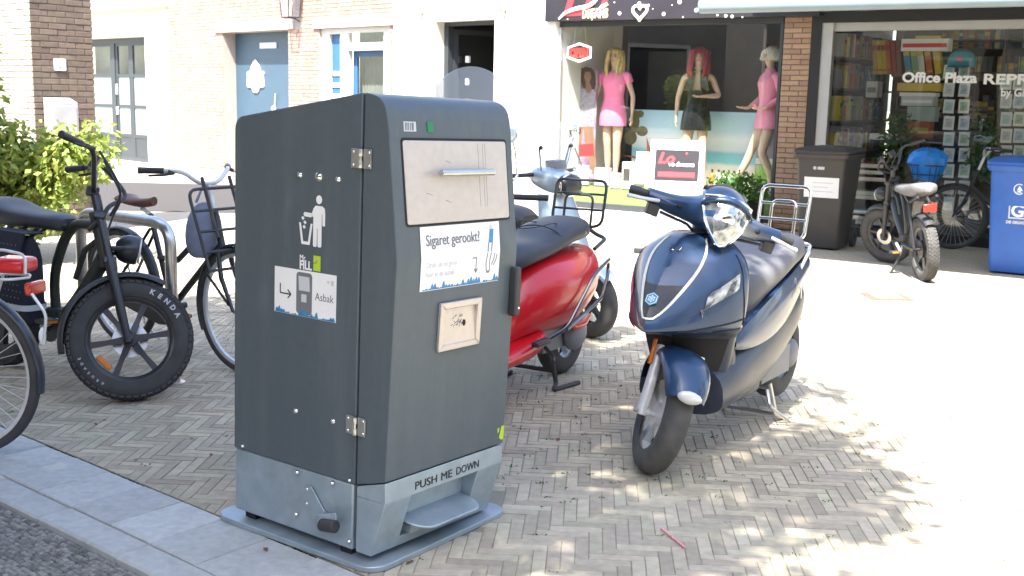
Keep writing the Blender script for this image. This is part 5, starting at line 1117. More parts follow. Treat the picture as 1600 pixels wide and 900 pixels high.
# ================================================================== BLUE SCOOTER
syaw = 4.12072; so_ = Vector((.958, 4.93, 0))
bs = thing('blue_scooter', 'dark blue scooter with a grey seat and a chrome rear rack, front wheel turned', 'scooter', so_, syaw)
ST = steer_mat((.60, 0, .24), 26, 42)
fw = wheel(bs, 'front_wheel', (.65, 0, .238), .238, .055, K['silver'], K['rubber2'], ST, spokes=5, tw=.053, hub=.048, rimr=.186)
b = MB()
for s in (1, -1):
    b = MB(); b.tube([(.556, s*.088, .50), (.575, s*.088, .46), (.632, s*.088, .28)], [.017, .021, .024], 12); b.tube([(.622, s*.088, .30), (.652, s*.090, .222)], [.027, .022], 12); b.tube([(.65, s*.105, .238), (.65, s*.062, .238)], .018, 12); b.build('fork_leg', K['silver'], bs, M=ST)
b = MB(); b.tube([(.65, -.125, .238), (.65, -.100, .238)], .012, 6); b.build('axle_nut', K['steelb'], bs, M=ST)
b = MB(); b.box((.575, -.118, .47), (.026, .012, .105), Matrix.Rotation(R(-22), 3, 'Y')); b.build('side_reflector', K['amber'], bs, bevel=.004, M=ST)
fd = fender(bs, 'front_fender', (.645, 0, .245), .288, .104, 36, 168, K['bpaint'], ST, drop=.5)
b = MB(); b.ell((.90, 0, .21), (.03, .05, .016), 12, 6) if 0 else b.ell((.650+.283*math.cos(R(37)), 0, .245+.283*math.sin(R(37))), (.016, .052, .026), 12, 6); b.build('fender_tip', K['silver'], fd, M=ST)
# front apron as a parametric surface
CZ = [(.20, .40, .09, .30), (.28, .45, .135, .33), (.36, .485, .165, .34), (.44, .505, .188, .35), (.52, .52, .205, .36), (.560, .545, .216, .365), (.580, .690, .236, .37), (.600, .778, .242, .37), (.64, .775, .250, .37), (.70, .738, .256, .37), (.76, .692, .256, .37), (.82, .636, .250, .365), (.88, .566, .222, .365), (.93, .49, .162, .36), (.962, .43, .105, .345)]
zz = [c[0] for c in CZ]
def cowl(z, t, off=0):
    """t in -1..1 across (positive = scooter's left)"""
    nx, hw, ex = (catm(zz, [c[j] for c in CZ], z) for j in (1, 2, 3)); a = t*math.pi/2
    f = .5*abs(math.cos(a))**1.05+.5*(1-abs(math.sin(a)))
    p = Vector((ex+(nx-ex)*f, hw*math.sin(a), z))
    if off:
        e = .004; q = cowl(z, min(1, t+e))-cowl(z, max(-1, t-e)); r_ = cowl(z+e, t)-cowl(z-e, t); nn = q.cross(r_).normalized(); nn = nn if nn.x > 0 or nn.y*t > 0 else -nn; p = p+nn*off
    return p
b = MB(); rs = []
for i in range(46):
    z = .20+(.962-.20)*i/45; r_ = [cowl(z, -1+2*k/30) for k in range(31)]; ex = r_[0].x
    r_ += [Vector((ex-.05, p.y*.93, z)) for p in (r_[-1], r_[22], r_[15], r_[8], r_[0])]; rs.append(r_)
b.rings(rs[21:]); ap = b.build('front_apron', K['bpaint'], bs, ang=32)
b = MB(); b.rings(rs[:22]); lwf = b.build('lower_fairing', K['bdark'], bs, ang=32)
def patch(b, fn, u0, u1, v0, v1, off, nu=10, nv=14):
    """fn(u,v)->(z,t)"""
    V = [[b.v(cowl(*fn(u0+(u1-u0)*i/nu, v0+(v1-v0)*j/nv), off)) for i in range(nu+1)] for j in range(nv+1)]
    for j in range(nv):
        for i in range(nu): b.face([V[j][i], V[j][i+1], V[j+1][i+1], V[j+1][i]])
b = MB(); patch(b, lambda u, v: (.24+.30*v, u*(.55+.22*v)), -1, 1, 0, 1, .003, 10, 8); b.build('wheel_well', K['black'], lwf)
vfn = lambda u, v: (.655+(.945-.655)*v, u*(.05+.36*v**.75))
b = MB(); patch(b, vfn, -1, 1, 0, .42, .003); b.build('centre_grille', mat('grille_black', (.012, .013, .016), .4, var=.5, scale=120), ap)
b = MB(); patch(b, vfn, -1, 1, .42, 1, .0025); b.build('centre_panel', K['bpaint'], ap)
for s in (1, -1):
    b = MB(); b.tube([cowl(*vfn(s, v/16), .004) for v in range(17)], [.004+.003*math.sin(math.pi*v/16) for v in range(17)], 8); b.build('chrome_strip', K['cream'], ap)
b = MB(); b.tube([cowl(*vfn(-1+2*k/6, 0), .004) for k in range(7)], .004, 8); b.build('chrome_tip', K['cream'], ap)
# hexagon badge
bc = cowl(.725, 0, .006); bx_ = (cowl(.725, .05)-cowl(.725, -.05)).normalized(); bz = (cowl(.735, 0)-cowl(.715, 0)).normalized()
MBg = basis(bc, bx_, bz); hexp = [(.030*math.cos(R(60*k+30)), .030*math.sin(R(60*k+30))) for k in range(6)]
cyan = mat('badge_blue', (.04, .32, .52), .3, var=.05)
b = MB(); b.flat(hexp, MBg, .004); bd_ = b.build('badge', cyan, ap, bevel=.001)
b = MB(); b.tube([MBg @ Vector((x*.86, y*.86, .0045)) for x, y in hexp], .0018, 6, closed=True)
for k in range(3):
    a = R(60*k+90); b.tube([MBg @ Vector((.017*math.cos(a), .017*math.sin(a), .0045)), MBg @ Vector((-.017*math.cos(a), -.017*math.sin(a), .0045))], .0018, 6)
b.tube([MBg @ Vector((.012*math.cos(R(30*k)), .012*math.sin(R(30*k)), .0045)) for k in range(12)], .0016, 6, closed=True); b.build('badge_emblem', K['white'], bd_)
b = MB(); c0 = cowl(.905, 0, .004)
for s in (1, -1): b.tube([c0+Vector((.0, s*.004, -.004)), c0+Vector((.004, s*.018, 0)), c0+Vector((-.004, s*.024, .010))], .003, 6)
b.build('wing_emblem', K['chrome'], ap)
# indicator lenses
for s in (1, -1):
    lf_ = lambda u, v: (.668+.150*v+.030*(1-v)*0+.028*u*(1-v), s*(.40+.34*v+.34*u*(1-abs(2*v-1.1))*.9+.02))
    b = MB(); patch(b, lf_, -.55, .55, 0, 1, .004, 8, 12); b.build('indicator_lens', K['lens'], ap)
for s in (1, -1):
    b = MB(); b.tube([cowl(.60+.03*k/8, s*(.25+.73*k/8), .002) for k in range(9)], .003, 6); b.build('panel_gap', K['black'], ap)
    b = MB(); b.tube([cowl(.60+.29*k/10, s*(.99-.17*math.sin(k/10*1.5)), .001) for k in range(11)], .0025, 6); b.build('panel_gap', K['black'], ap)
    b = MB(); patch(b, lambda u, v: (.545+.045*v+.0*u, s*(.55+.43*u)), 0, 1, 0, 1, .0025, 8, 4); b.build('apron_recess', K['bdark'], ap)
# steering head and headset
b = MB(); b.tube([(.34, 0, .86), (.30, 0, .96), (.285, 0, 1.0)], [.06, .07, .075], 14); b.build('steering_column', K['blackp'], bs, M=ST)
HY = [-.30, -.235, -.17, -.11, -.05, 0]
def hs(y):
    k = abs(y); cx = catm([0, .06, .12, .2, .30], [.375, .365, .335, .300, .280], k); cz = catm([0, .06, .12, .2, .30], [1.060, 1.055, 1.040, 1.032, 1.035], k)
    rx = catm([0, .06, .12, .2, .30], [.125, .118, .085, .055, .036], k); rt = catm([0, .06, .12, .2, .30], [.085, .078, .055, .040, .030], k); rb = catm([0, .06, .12, .2, .30], [.085, .078, .055, .042, .030], k); return cx, cz, rx, rt, rb
b = MB(); rs = []
for i in range(41):
    y = -.30+.60*i/40; cx, cz, rx, rt, rb = hs(y); rs.append([(cx+rx*math.cos(a), y, cz+(rt if math.sin(a) > 0 else rb)*math.sin(a)) for a in [2*math.pi*k/20 for k in range(20)]])
b.rings(rs); hd_ = b.build('headset', K['bpaint'], bs, M=ST, ang=50)
# headlight: shield outline with a domed lens
HL = [(1.0*y_, .97*z_) for y_, z_ in [(-.098, .045), (-.05, .062), (0, .068), (.05, .062), (.098, .045), (.100, .010), (.082, -.040), (.052, -.085), (.018, -.118), (0, -.124), (-.018, -.118), (-.052, -.085), (-.082, -.040), (-.100, .010)]]
def hp3(y, z, o): return Vector((.486-.42*(z+.03)*(1 if z > -.03 else .55)+o-4.2*y*y, y, 1.078+z))
b = MB(); rs = [[hp3(y*k, -.015+(z+.015)*k, .004+.022*(1-k*k)) for y, z in HL] for k in (1, .9, .72, .5, .28, .1)]; b.rings(rs); b.rings([[hp3(y, z, .004) for y, z in HL], [hp3(y*.8, z*.8, -.10) for y, z in HL]])
hl = b.build('headlight', K['lens'], bs, M=ST, ang=60)
b = MB(); b.tube([hp3(y*1.03, z*1.03, .004) for y, z in HL], .0065, 8, closed=True); b.build('headlight_bezel', K['chrome'], hl, M=ST)
b = MB(); b.ell(hp3(0, -.015, .022), (.008, .028, .028), 14, 8); b.build('bulb_shield', K['chrome'], hl, M=ST)
b = MB(); rs = []
for i in range(9):
    v = i/8; rs.append([Vector((.476-.165*v-3.0*(.108*t)**2*(1-v*.6), .116*t*(1-.2*v), 1.138+.038*math.sin(v*2.2)-.050*t*t*(1-.2*v))) for t in [-1+2*k/14 for k in range(15)]])
b.rings(rs, closed=False); vz = b.build('headset_visor', K['bpaint'], bs, M=ST); sm_ = vz.modifiers.new('solid', 'SOLIDIFY'); sm_.thickness = .008
b = MB(); b.tube([(.345, -.09, 1.135), (.30, 0, 1.165), (.345, .09, 1.135)], .018, 8); b.build('dashboard', K['blackp'], bs, M=ST)
for s in (1, -1):
    b = MB(); b.tube([(.285, s*.27, 1.035), (.266, s*.33, 1.035), (.252, s*.372, 1.03)], [.016, .0175, .0185], 12); gr = b.build('grip', K['blackp'], bs, M=ST)
    b = MB(); b.tube(bez([(.33, s*.255, 1.03), (.345, s*.30, 1.025), (.328, s*.35, 1.015), (.318, s*.375, 1.012)], 4), [.008]*12+[.009], 8); b.ell((.316, s*.378, 1.011), (.011, .011, .010), 8, 6); b.build('brake_lever', K['silver'], bs, M=ST)
    b = MB(); b.box((.295, s*.262, .985), (.05, .05, .05)); b.tube([(.31, s*.23, .985), (.30, s*.10, .97), (.31, s*.03, .93)], .007, 6); b.build('switch_block', K['blackp'], bs, bevel=.01, M=ST)
    b = MB(); b.ell((hs(.17)[0]+hs(.17)[2]*.96, s*.175, 1.04), (.008, .014, .010), 8, 6); b.build('bolt_cap', K['black'], bs, M=ST)
# inner fender, floor, body
b = MB(); loft_x(b, [(.40, .44, .10, .25, .26), (.30, .44, .17, .22, .25), (.22, .36, .17, .12, .16), (.10, .27, .17, .06, .09), (-.05, .27, .17, .06, .09)]); b.build('floorboard', K['bdark'], bs)
b = MB(); loft_x(b, [(.10, .30, .16, .05, .05), (.02, .42, .145, .16, .16), (-.10, .47, .15, .20, .22), (-.30, .48, .15, .2, .22)]); b.build('under_seat_panel', K['bdark'], bs)
b = MB(); loft_x(b, [(.42, .28, .195, .14, .08), (.25, .30, .205, .17, .10), (.05, .33, .200, .19, .12), (-.15, .38, .192, .20, .15), (-.35, .44, .180, .21, .15), (-.55, .51, .165, .18, .12), (-.72, .56, .120, .11, .07), (-.82, .60, .06, .06, .04)]); b.build('side_panel', K['bdark'], bs)
b = MB()
for s in (1, -1):
    rs = []
    for i in range(25):
        t = i/24; x = .30-1.02*t; zc = .50+.0*t+.225*t**1.35; hgt = .022+.07*math.sin(math.pi*min(1, t*1.0))**.8+.02*t; yy = s*(.175+.028*math.sin(math.pi*t)-.055*t*t); rs.append([(x, yy, zc+hgt), (x, yy+s*.014, zc+hgt*.4), (x, yy+s*.016, zc-hgt*.4), (x, yy, zc-hgt), (x, yy-s*.05, zc-hgt*.8), (x, yy-s*.06, zc+hgt*.8)])
    b = MB(); b.rings(rs); sw = b.build('tail_band', K['bpaint'], bs, ang=50)
    if s == 1:
        Mt = basis((-.395, .2105, .600), (-.93, -.10, .36), (.34, -.05, .9)); text('emblem_lettering', '7V', .085, Mt, K['silver'], sw, ext=.002, shear=.25, bold=.004)
b = MB(); loft_x(b, [(-.45, .63, .14, .10, .14), (-.62, .66, .125, .10, .13), (-.76, .68, .09, .08, .10), (-.84, .69, .04, .04, .05)]); b.build('tail', K['bpaint'], bs)
b = MB(); b.ell((-.815, 0, .66), (.035, .075, .045), 14, 8); b.build('tail_light', K['redlens'], bs)
b = MB(); loft_x(b, [(.085, .60, .10, .09, .13), (.04, .66, .155, .10, .13), (-.08, .71, .175, .09, .10), (-.24, .74, .180, .075, .07), (-.40, .78, .175, .08, .06), (-.56, .80, .155, .085, .055), (-.68, .80, .115, .07, .05), (-.73, .80, .06, .04, .03)], p=.7); b.build('seat', K['seat'], bs, ang=60)
# chrome rack folded up behind the seat
RX = -.66; rk = lambda P, nm, r=.0085: (lambda b: b.build(nm, K['chrome'], bs))((lambda b: (b.tube(P, r, 10), b)[1])(MB()))
rk(rpath([(RX+.02, .06, .84), (RX+.02, .122, .855), (RX-.045, .125, 1.10), (RX-.045, -.125, 1.10), (RX+.02, -.122, .855), (RX+.02, -.06, .84), (RX+.02, .06, .84)], .04), 'rack_hoop')
rk(rpath([(RX+.01, .062, .855), (RX-.02, .062, 1.03), (RX-.02, -.062, 1.03), (RX+.01, -.062, .855)], .035), 'rack_inner_hoop', .0075)
for z, q in ((.94, .0), (1.015, .0)): rk([(RX-.045*(z-.855)/.245+.02*(1-(z-.855)/.245), .123, z), (RX-.045*(z-.855)/.245+.02*(1-(z-.855)/.245), -.123, z)], 'rack_bar', .007)
for s in (1, -1): rk(rpath([(-.50, s*.15, .70), (-.60, s*.165, .80), (-.70, s*.14, .82), (RX+.02, s*.06, .84)], .04), 'grab_rail', .010)
rw = wheel(bs, 'rear_wheel', (-.665, 0, .275), .235, .060, K['silver'], K['rubber'], None, spokes=5, tw=.062, hub=.05, rimr=.155)
b = MB(); b.box((-.42, .04, .27), (.36, .13, .14)); b.ell((-.66, .08, .275), (.08, .04, .075), 14, 8); b.build('engine', K['greyp'], bs, bevel=.02)
b = MB(); loft_x(b, [(-.35, .24, .035, .035, .035), (-.55, .26, .055, .055, .055), (-.80, .30, .06, .06, .06), (-.88, .315, .03, .03, .03)]); o = b.build('exhaust', K['steelb'], bs)
for v in o.data.vertices: v.co.y -= .12
b = MB(); fd2 = fender(bs, 'rear_fender', (-.665, 0, .275), .275, .07, 20, 150, K['blackp'])
b.tube(rpath([(-.33, .11, .19), (-.36, .14, .03), (-.44, .17, .012)], .02), .012, 8); b.tube(rpath([(-.33, -.11, .19), (-.36, -.14, .03), (-.44, -.17, .012)], .02), .012, 8); b.tube([(-.33, -.11, .17), (-.33, .11, .17)], .012, 8); b.tube([(-.36, -.14, .035), (-.36, .14, .035)], .010, 8); b.build('centre_stand', K['steelb'], bs)
b = MB(); b.tube(rpath([(-.28, .12, .17), (-.25, .15, .10), (-.33, .22, .02)], .02), .009, 8); b.build('kick_start', K['steelb'], bs)
# ================================================================== RED SCOOTER (rear half shows beside the bin)
ry = math.atan2(-.866, -.5); ro = Vector((.275, 6.03, 0))+Vector((-.5, -.866, 0))*.64
rs_ = thing('red_scooter', 'glossy red retro scooter with a black rear rack, half hidden by the bin', 'scooter', ro, ry)
b = MB(); loft_x(b, [(.10, .38, .10, .10, .12), (.0, .46, .17, .17, .17), (-.18, .51, .23, .19, .21), (-.38, .53, .255, .185, .235), (-.56, .55, .240, .165, .20), (-.72, .58, .185, .13, .13), (-.84, .61, .10, .09, .07), (-.88, .615, .03, .03, .03)], p=.85); rb_ = b.build('rear_body', K['rpaint'], rs_, ang=60)
b = MB(); loft_x(b, [(.62, .26, .06, .05, .04), (.50, .255, .17, .05, .05), (.20, .255, .19, .045, .06), (.0, .28, .20, .05, .08), (-.12, .31, .19, .05, .09)]); b.build('floorboard', K['rpaint'], rs_)
b = MB(); rs2 = []
for i in range(15):
    z = .26+.62*i/14; hw = .235-.10*((z-.26)/.62)**2; x0 = .50-.34*(z-.26)/.62*.6; rs2.append([(x0+.10*math.cos(t)**.8, hw*math.sin(t), z) for t in [R(q) for q in range(-90, 91, 15)]]+[(x0-.015+.085*math.cos(t)**.8, hw*math.sin(t)*.97, z) for t in [R(q) for q in range(90, -91, -15)]])
b.rings(rs2); b.build('leg_shield', K['rpaint'], rs_)
b = MB(); loft_x(b, [(.12, .68, .10, .06, .05), (.0, .715, .15, .07, .05), (-.22, .74, .165, .065, .04), (-.45, .785, .165, .075, .045), (-.66, .80, .145, .075, .05), (-.76, .795, .09, .05, .04), (-.79, .79, .03, .02, .02)], p=.75); se = b.build('seat', K['seatd'], rs_, ang=60)
b = MB(); b.tube([(-.33, .166*math.sin(R(a)), .775+.088*math.cos(R(a))-.012) for a in range(-80, 81, 16)], .003, 6); b.tube([(-.30+.16*math.cos(R(a)), .105*math.sin(R(a)), .872-.02*abs(math.cos(R(a)))) for a in range(0, 360, 20)], .0025, 6, closed=True); b.build('seat_piping', K['ink'], se)
b = MB(); b.ell((-.60, .150, .80), (.012, .006, .012), 8, 6); b.ell((-.60, -.150, .80), (.012, .006, .012), 8, 6); b.build('seat_stud', K['chrome'], se)
rkb = lambda P, nm, r=.0085: (lambda b: b.build(nm, K['blackp'], rs_))((lambda b: (b.tube(P, r, 8), b)[1])(MB()))
QX = -.79
rkb(rpath([(QX, .05, .80), (QX, .155, .82), (QX-.055, .155, 1.06), (QX-.055, -.155, 1.06), (QX, -.155, .82), (QX, -.05, .80), (QX, .05, .80)], .045), 'rack_hoop')
rkb(rpath([(QX+.0, .085, .81), (QX-.03, .085, .98), (QX-.03, -.085, .98), (QX+.0, -.085, .81)], .04), 'rack_inner_hoop', .0075)
for z in (.90, .985): rkb([(QX-.055*(z-.82)/.24, .153, z), (QX-.055*(z-.82)/.24, -.153, z)], 'rack_bar', .0065)
b = MB(); b.ell((QX-.035, 0, .985), (.014, .016, .014), 10, 7); b.build('rack_knob', K['blackp'], rs_)
rkb(rpath([(-.70, .16, .70), (-.86, .15, .74), (-.90, .06, .76), (-.86, .03, .80)], .03), 'grab_rail', .011); rkb(rpath([(-.70, -.16, .70), (-.86, -.15, .74), (-.90, -.06, .76), (-.86, -.03, .80)], .03), 'grab_rail', .011)
for s in (1, -1):
    b = MB(); b.tube(rpath([(.02, s*.215, .30), (-.20, s*.265, .36), (-.45, s*.285, .60), (-.66, s*.27, .66), (-.93, s*.14, .60), (-.90, s*.15, .52), (-.60, s*.262, .46), (-.35, s*.275, .40), (-.20, s*.262, .35)], .05), .010, 8); b.build('crash_bar', K['dchrome'], rs_)
    b = MB(); b.box((.0, s*.225, .315), (.14, .04, .028)); b.build('foot_peg', K['blackp'], rs_, bevel=.008)
b = MB(); b.ell((-.88, 0, .60), (.025, .06, .04), 12, 7); b.build('tail_light', K['redlens'], rs_)
wheel(rs_, 'rear_wheel', (-.64, 0, .225), .225, .055, K['silver'], K['rubber'], None, spokes=5, tw=.055, hub=.06, rimr=.145)
wheel(rs_, 'front_wheel', (.66, 0, .225), .225, .055, K['silver'], K['rubber'], None, spokes=5, tw=.055, hub=.05, rimr=.145)
fender(rs_, 'front_fender', (.66, 0, .225), .262, .075, -5, 165, K['rpaint'])
b = MB(); b.box((-.42, .02, .25), (.30, .14, .13)); b.ell((-.60, .105, .25), (.12, .05, .10), 14, 8); b.build('engine', K['greyp'], rs_, bevel=.02)
b = MB(); b.tube([(-.42, .13, .36), (-.50, .15, .30), (-.62, .145, .30), (-.74, .12, .32)], [.014, .02, .022, .014], 10); b.build('swing_arm', K['rpaint'], rs_)
b = MB(); b.tube(rpath([(-.28, .13, .2), (-.30, .16, .03), (-.24, .17, .012), (-.46, .21, .012)], .03), .013, 8); b.tube(rpath([(-.28, -.13, .2), (-.30, -.16, .03), (-.24, -.17, .012), (-.46, -.21, .012)], .03), .013, 8); b.tube([(-.29, -.15, .10), (-.29, .15, .10)], .012, 8); b.tube([(-.28, .1, .22), (-.18, .2, .20), (-.10, .24, .20)], .011, 8); b.build('centre_stand', K['blackp'], rs_)
b = MB(); b.tube([(.36, 0, .80), (.30, 0, 1.0)], [.05, .06], 12); loft_x(b, [(.20, 1.03, .05, .04, .04), (.30, 1.04, .085, .06, .06), (.40, 1.03, .08, .055, .07), (.45, 1.02, .05, .04, .05)]); b.build('headset', K['rpaint'], rs_)
b = MB(); b.tube([(.22, .36, 1.05), (.30, .12, 1.05), (.30, -.12, 1.05), (.22, -.36, 1.05)], .014, 8); b.build('handlebar', K['blackp'], rs_)
b = MB(); rs2 = []
for i in range(25):
    v = math.sin(math.pi/2*i/24); hw = .27*math.sqrt(max(.0, 1-max(0, (v-.45)/.55)**2))*(.85+.15*min(1, v*3))+.004; rs2.append([(.44-.16*v-.55*(hw*t)**2, hw*t-.03, 1.08+.56*v) for t in [-1+2*k/16 for k in range(17)]])
b.rings(rs2, closed=False); o = b.build('windscreen', K['screen'], rs_); m_ = o.modifiers.new('s', 'SOLIDIFY'); m_.thickness = .004
# ================================================================== PALE SCOOTER behind the red one
pv = Vector((.50, 6.98, 0)); ph = Vector((.74, -.672, 0)); po = pv-ph*.64
ps = thing('pale_scooter', 'pale grey-blue retro scooter with a pink striped front wheel behind the red scooter', 'scooter', po, math.atan2(ph.y, ph.x))
ST2 = steer_mat((.60, 0, .22), 24, -6)
wheel(ps, 'front_wheel', (.64, 0, .225), .225, .055, K['blackp'], K['rubber'], ST2, spokes=6, tw=.052, hub=.04, rimr=.150, stripe=K['pink'])
fender(ps, 'front_fender', (.64, 0, .225), .265, .075, 42, 165, K['ppaint'], ST2)
b = MB(); b.tube([(.62, -.085, .30), (.50, -.07, .50), (.42, 0, .70)], [.02, .025, .03], 10); b.build('fork', K['blackp'], ps, M=ST2)
b = MB(); rs2 = []
for i in range(15):
    z = .28+.62*i/14; hw = .235-.10*((z-.28)/.62)**2; x0 = .50-.36*(z-.28)/.62*.55; rs2.append([(x0+.11*math.cos(t)**.8, hw*math.sin(t), z) for t in [R(q) for q in range(-90, 91, 15)]]+[(x0-.015+.095*math.cos(t)**.8, hw*math.sin(t)*.97, z) for t in [R(q) for q in range(90, -91, -15)]])
b.rings(rs2); b.build('leg_shield', K['ppaint'], ps)
b = MB(); loft_x(b, [(.62, .26, .06, .05, .04), (.50, .255, .17, .05, .05), (.20, .255, .19, .045, .06), (-.12, .31, .19, .05, .09)]); b.build('floorboard', K['ppaint'], ps)
b = MB(); loft_x(b, [(.10, .38, .10, .10, .12), (.0, .46, .17, .17, .17), (-.18, .50, .22, .18, .21), (-.38, .52, .24, .18, .23), (-.6, .55, .22, .15, .18), (-.88, .61, .08, .08, .07)], p=.85); b.build('rear_body', K['ppaint'], ps)
b = MB(); loft_x(b, [(.12, .68, .10, .06, .05), (.0, .715, .15, .07, .05), (-.22, .74, .165, .065, .04), (-.66, .79, .145, .075, .05), (-.79, .79, .03, .02, .02)], p=.75); b.build('seat', K['seatd'], ps)
wheel(ps, 'rear_wheel', (-.64, 0, .225), .225, .055, K['silver'], K['rubber'], None, spokes=5, tw=.055, hub=.06, rimr=.145)
b = MB(); loft_x(b, [(.12, 1.00, .05, .04, .04), (.22, 1.01, .10, .06, .08), (.34, 1.00, .105, .06, .10), (.43, .98, .085, .05, .07), (.46, .975, .05, .03, .04)]); hp4 = b.build('headset', K['ppaint'], ps, M=ST2)
b = MB(); loft_x(b, [(.425, .965, .088, .062, .062), (.465, .962, .090, .065, .065), (.495, .955, .070, .05, .05), (.505, .95, .02, .02, .02)]); b.build('headlight_mask', K['bikeb'], ps, M=ST2)
b = MB(); b.tube([(.466, .092*math.cos(R(a)), .964+.068*math.sin(R(a))) for a in range(0, 360, 20)], .008, 8, closed=True); b.build('headlight_ring', K['chrome'], ps, M=ST2)
b = MB(); b.tube([(.16, .35, 1.02), (.22, .12, 1.02), (.22, -.12, 1.02), (.16, -.35, 1.02)], .015, 8); b.box((.30, .03, 1.08), (.10, .10, .06)); b.build('handlebar', K['blackp'], ps, bevel=.004, M=ST2)
for s in (1, -1):
    b = MB(); b.tube([(.24, s*.25, 1.03), (.30, s*.33, 1.01), (.28, s*.38, 1.01)], .008, 6); b.build('brake_lever', K['silver'], ps, M=ST2)
    b = MB(); b.tube([(.20, s*.22, 1.03), (.22, s*.25, 1.18), (.22, s*.27, 1.24)], .005, 6); b.ell((.22, s*.285, 1.28), (.018, .055, .045), 12, 7); b.build('mirror', K['chrome'], ps, M=ST2)
b = MB(); rs2 = []
for i in range(9):
    v = i/8; hw = .20*math.sqrt(1-max(0, (v-.3)/.7)**2*.98); rs2.append([(.40-.20*v-.5*(hw*t)**2, hw*t, 1.06+.36*v) for t in [-1+2*k/10 for k in range(11)]])
b.rings(rs2, closed=False); o = b.build('fly_screen', K['clear'], ps, M=ST2); m_ = o.modifiers.new('s', 'SOLIDIFY'); m_.thickness = .004
b = MB(); b.ell((.335, .135, 1.20), (.014, .014, .014), 10, 7); b.ell((.335, -.135, 1.20), (.014, .014, .014), 10, 7); b.tube([(.32, .135, 1.2), (.30, .10, 1.05)], .006, 6); b.tube([(.32, -.135, 1.2), (.30, -.10, 1.05)], .006, 6); b.build('screen_mount', K['blackp'], ps, M=ST2)
# ================================================================== BICYCLES
def tub(parent, name, P, r, mt, M=None, n=10):
    b = MB(); b.tube(P, r, n); return b.build(name, mt, parent, M=M)
def saddle(parent, c, mt, name='saddle'):
    b = MB(); x, y, z = c; rs = []
    for i in range(11):
        t = i/10; xx = x+.14-.27*t; hw = .022+.058*max(0, (t-.25)/.75)**1.1; zz_ = z+.018*abs(2*t-1)**2; rs.append([(xx, hw*math.cos(a), zz_+.026*math.sin(a)) for a in [2*math.pi*k/14 for k in range(14)]])
    b.rings(rs); return b.build(name, mt, parent)
def crank(parent, c, M=None, ang=60):
    x, y, z = c; b = MB(); b.lathe([(.085, .05), (.085, .054), (.03, .054), (.03, .05)], 28, (x, -.105, z), (0, 1, 0), closed=True); b.tube([(x, -.09, z), (x, .09, z)], .018, 10); g = b.build('crankset', K['blackp'], parent)
    for s in (-1, 1):
        d = Vector((math.cos(R(ang)), 0, math.sin(R(ang))))*s*.165; p = Vector((x, s*.095, z)); q = p+d+Vector((0, s*.01, 0))
        b = MB(); b.tube([p, q], [.013, .010], 8); b.build('crank_arm', K['silver'], g)
        b = MB(); b.box(q+Vector((0, s*.055, 0)), (.085, .085, .022)); pd = b.build('pedal', K['blackp'], parent, bevel=.004)
        for e_ in (.0435, -.0435): b = MB(); b.box(q+Vector((e_, s*.055, 0)), (.003, .06, .013)); b.build('pedal_reflector', K['amber'], pd)
def bars(parent, M, c, half, rise, sweep, mt, gm, levers=True):
    x, y, z = c; P = rpath([(x-sweep, half, z+rise), (x-.02, half*.5, z+rise), (x, half*.22, z), (x, -half*.22, z), (x-.02, -half*.5, z+rise), (x-sweep, -half, z+rise)], .05)
    h = tub(parent, 'handlebar', P, .0125, mt, M)
    for s in (1, -1):
        d = Vector((-(sweep-.02)/half*2, s, 0)).normalized(); e = Vector((x-sweep, s*half, z+rise))
        b = MB(); b.tube([e-d*.13, e-d*.02, e+d*.005], [.0165, .018, .019], 12); b.build('grip', K['blackp'], parent, M=M)
        if levers:
            f = e-d*.15; b = MB(); b.tube([f, f+Vector((.045, 0, -.01)), f+Vector((.055, 0, -.02))+d*.06, f+Vector((.045, 0, -.025))+d*.13], [.011, .010, .007, .006], 8); b.build('brake_lever', K['blackp'], parent, M=M)
    return h
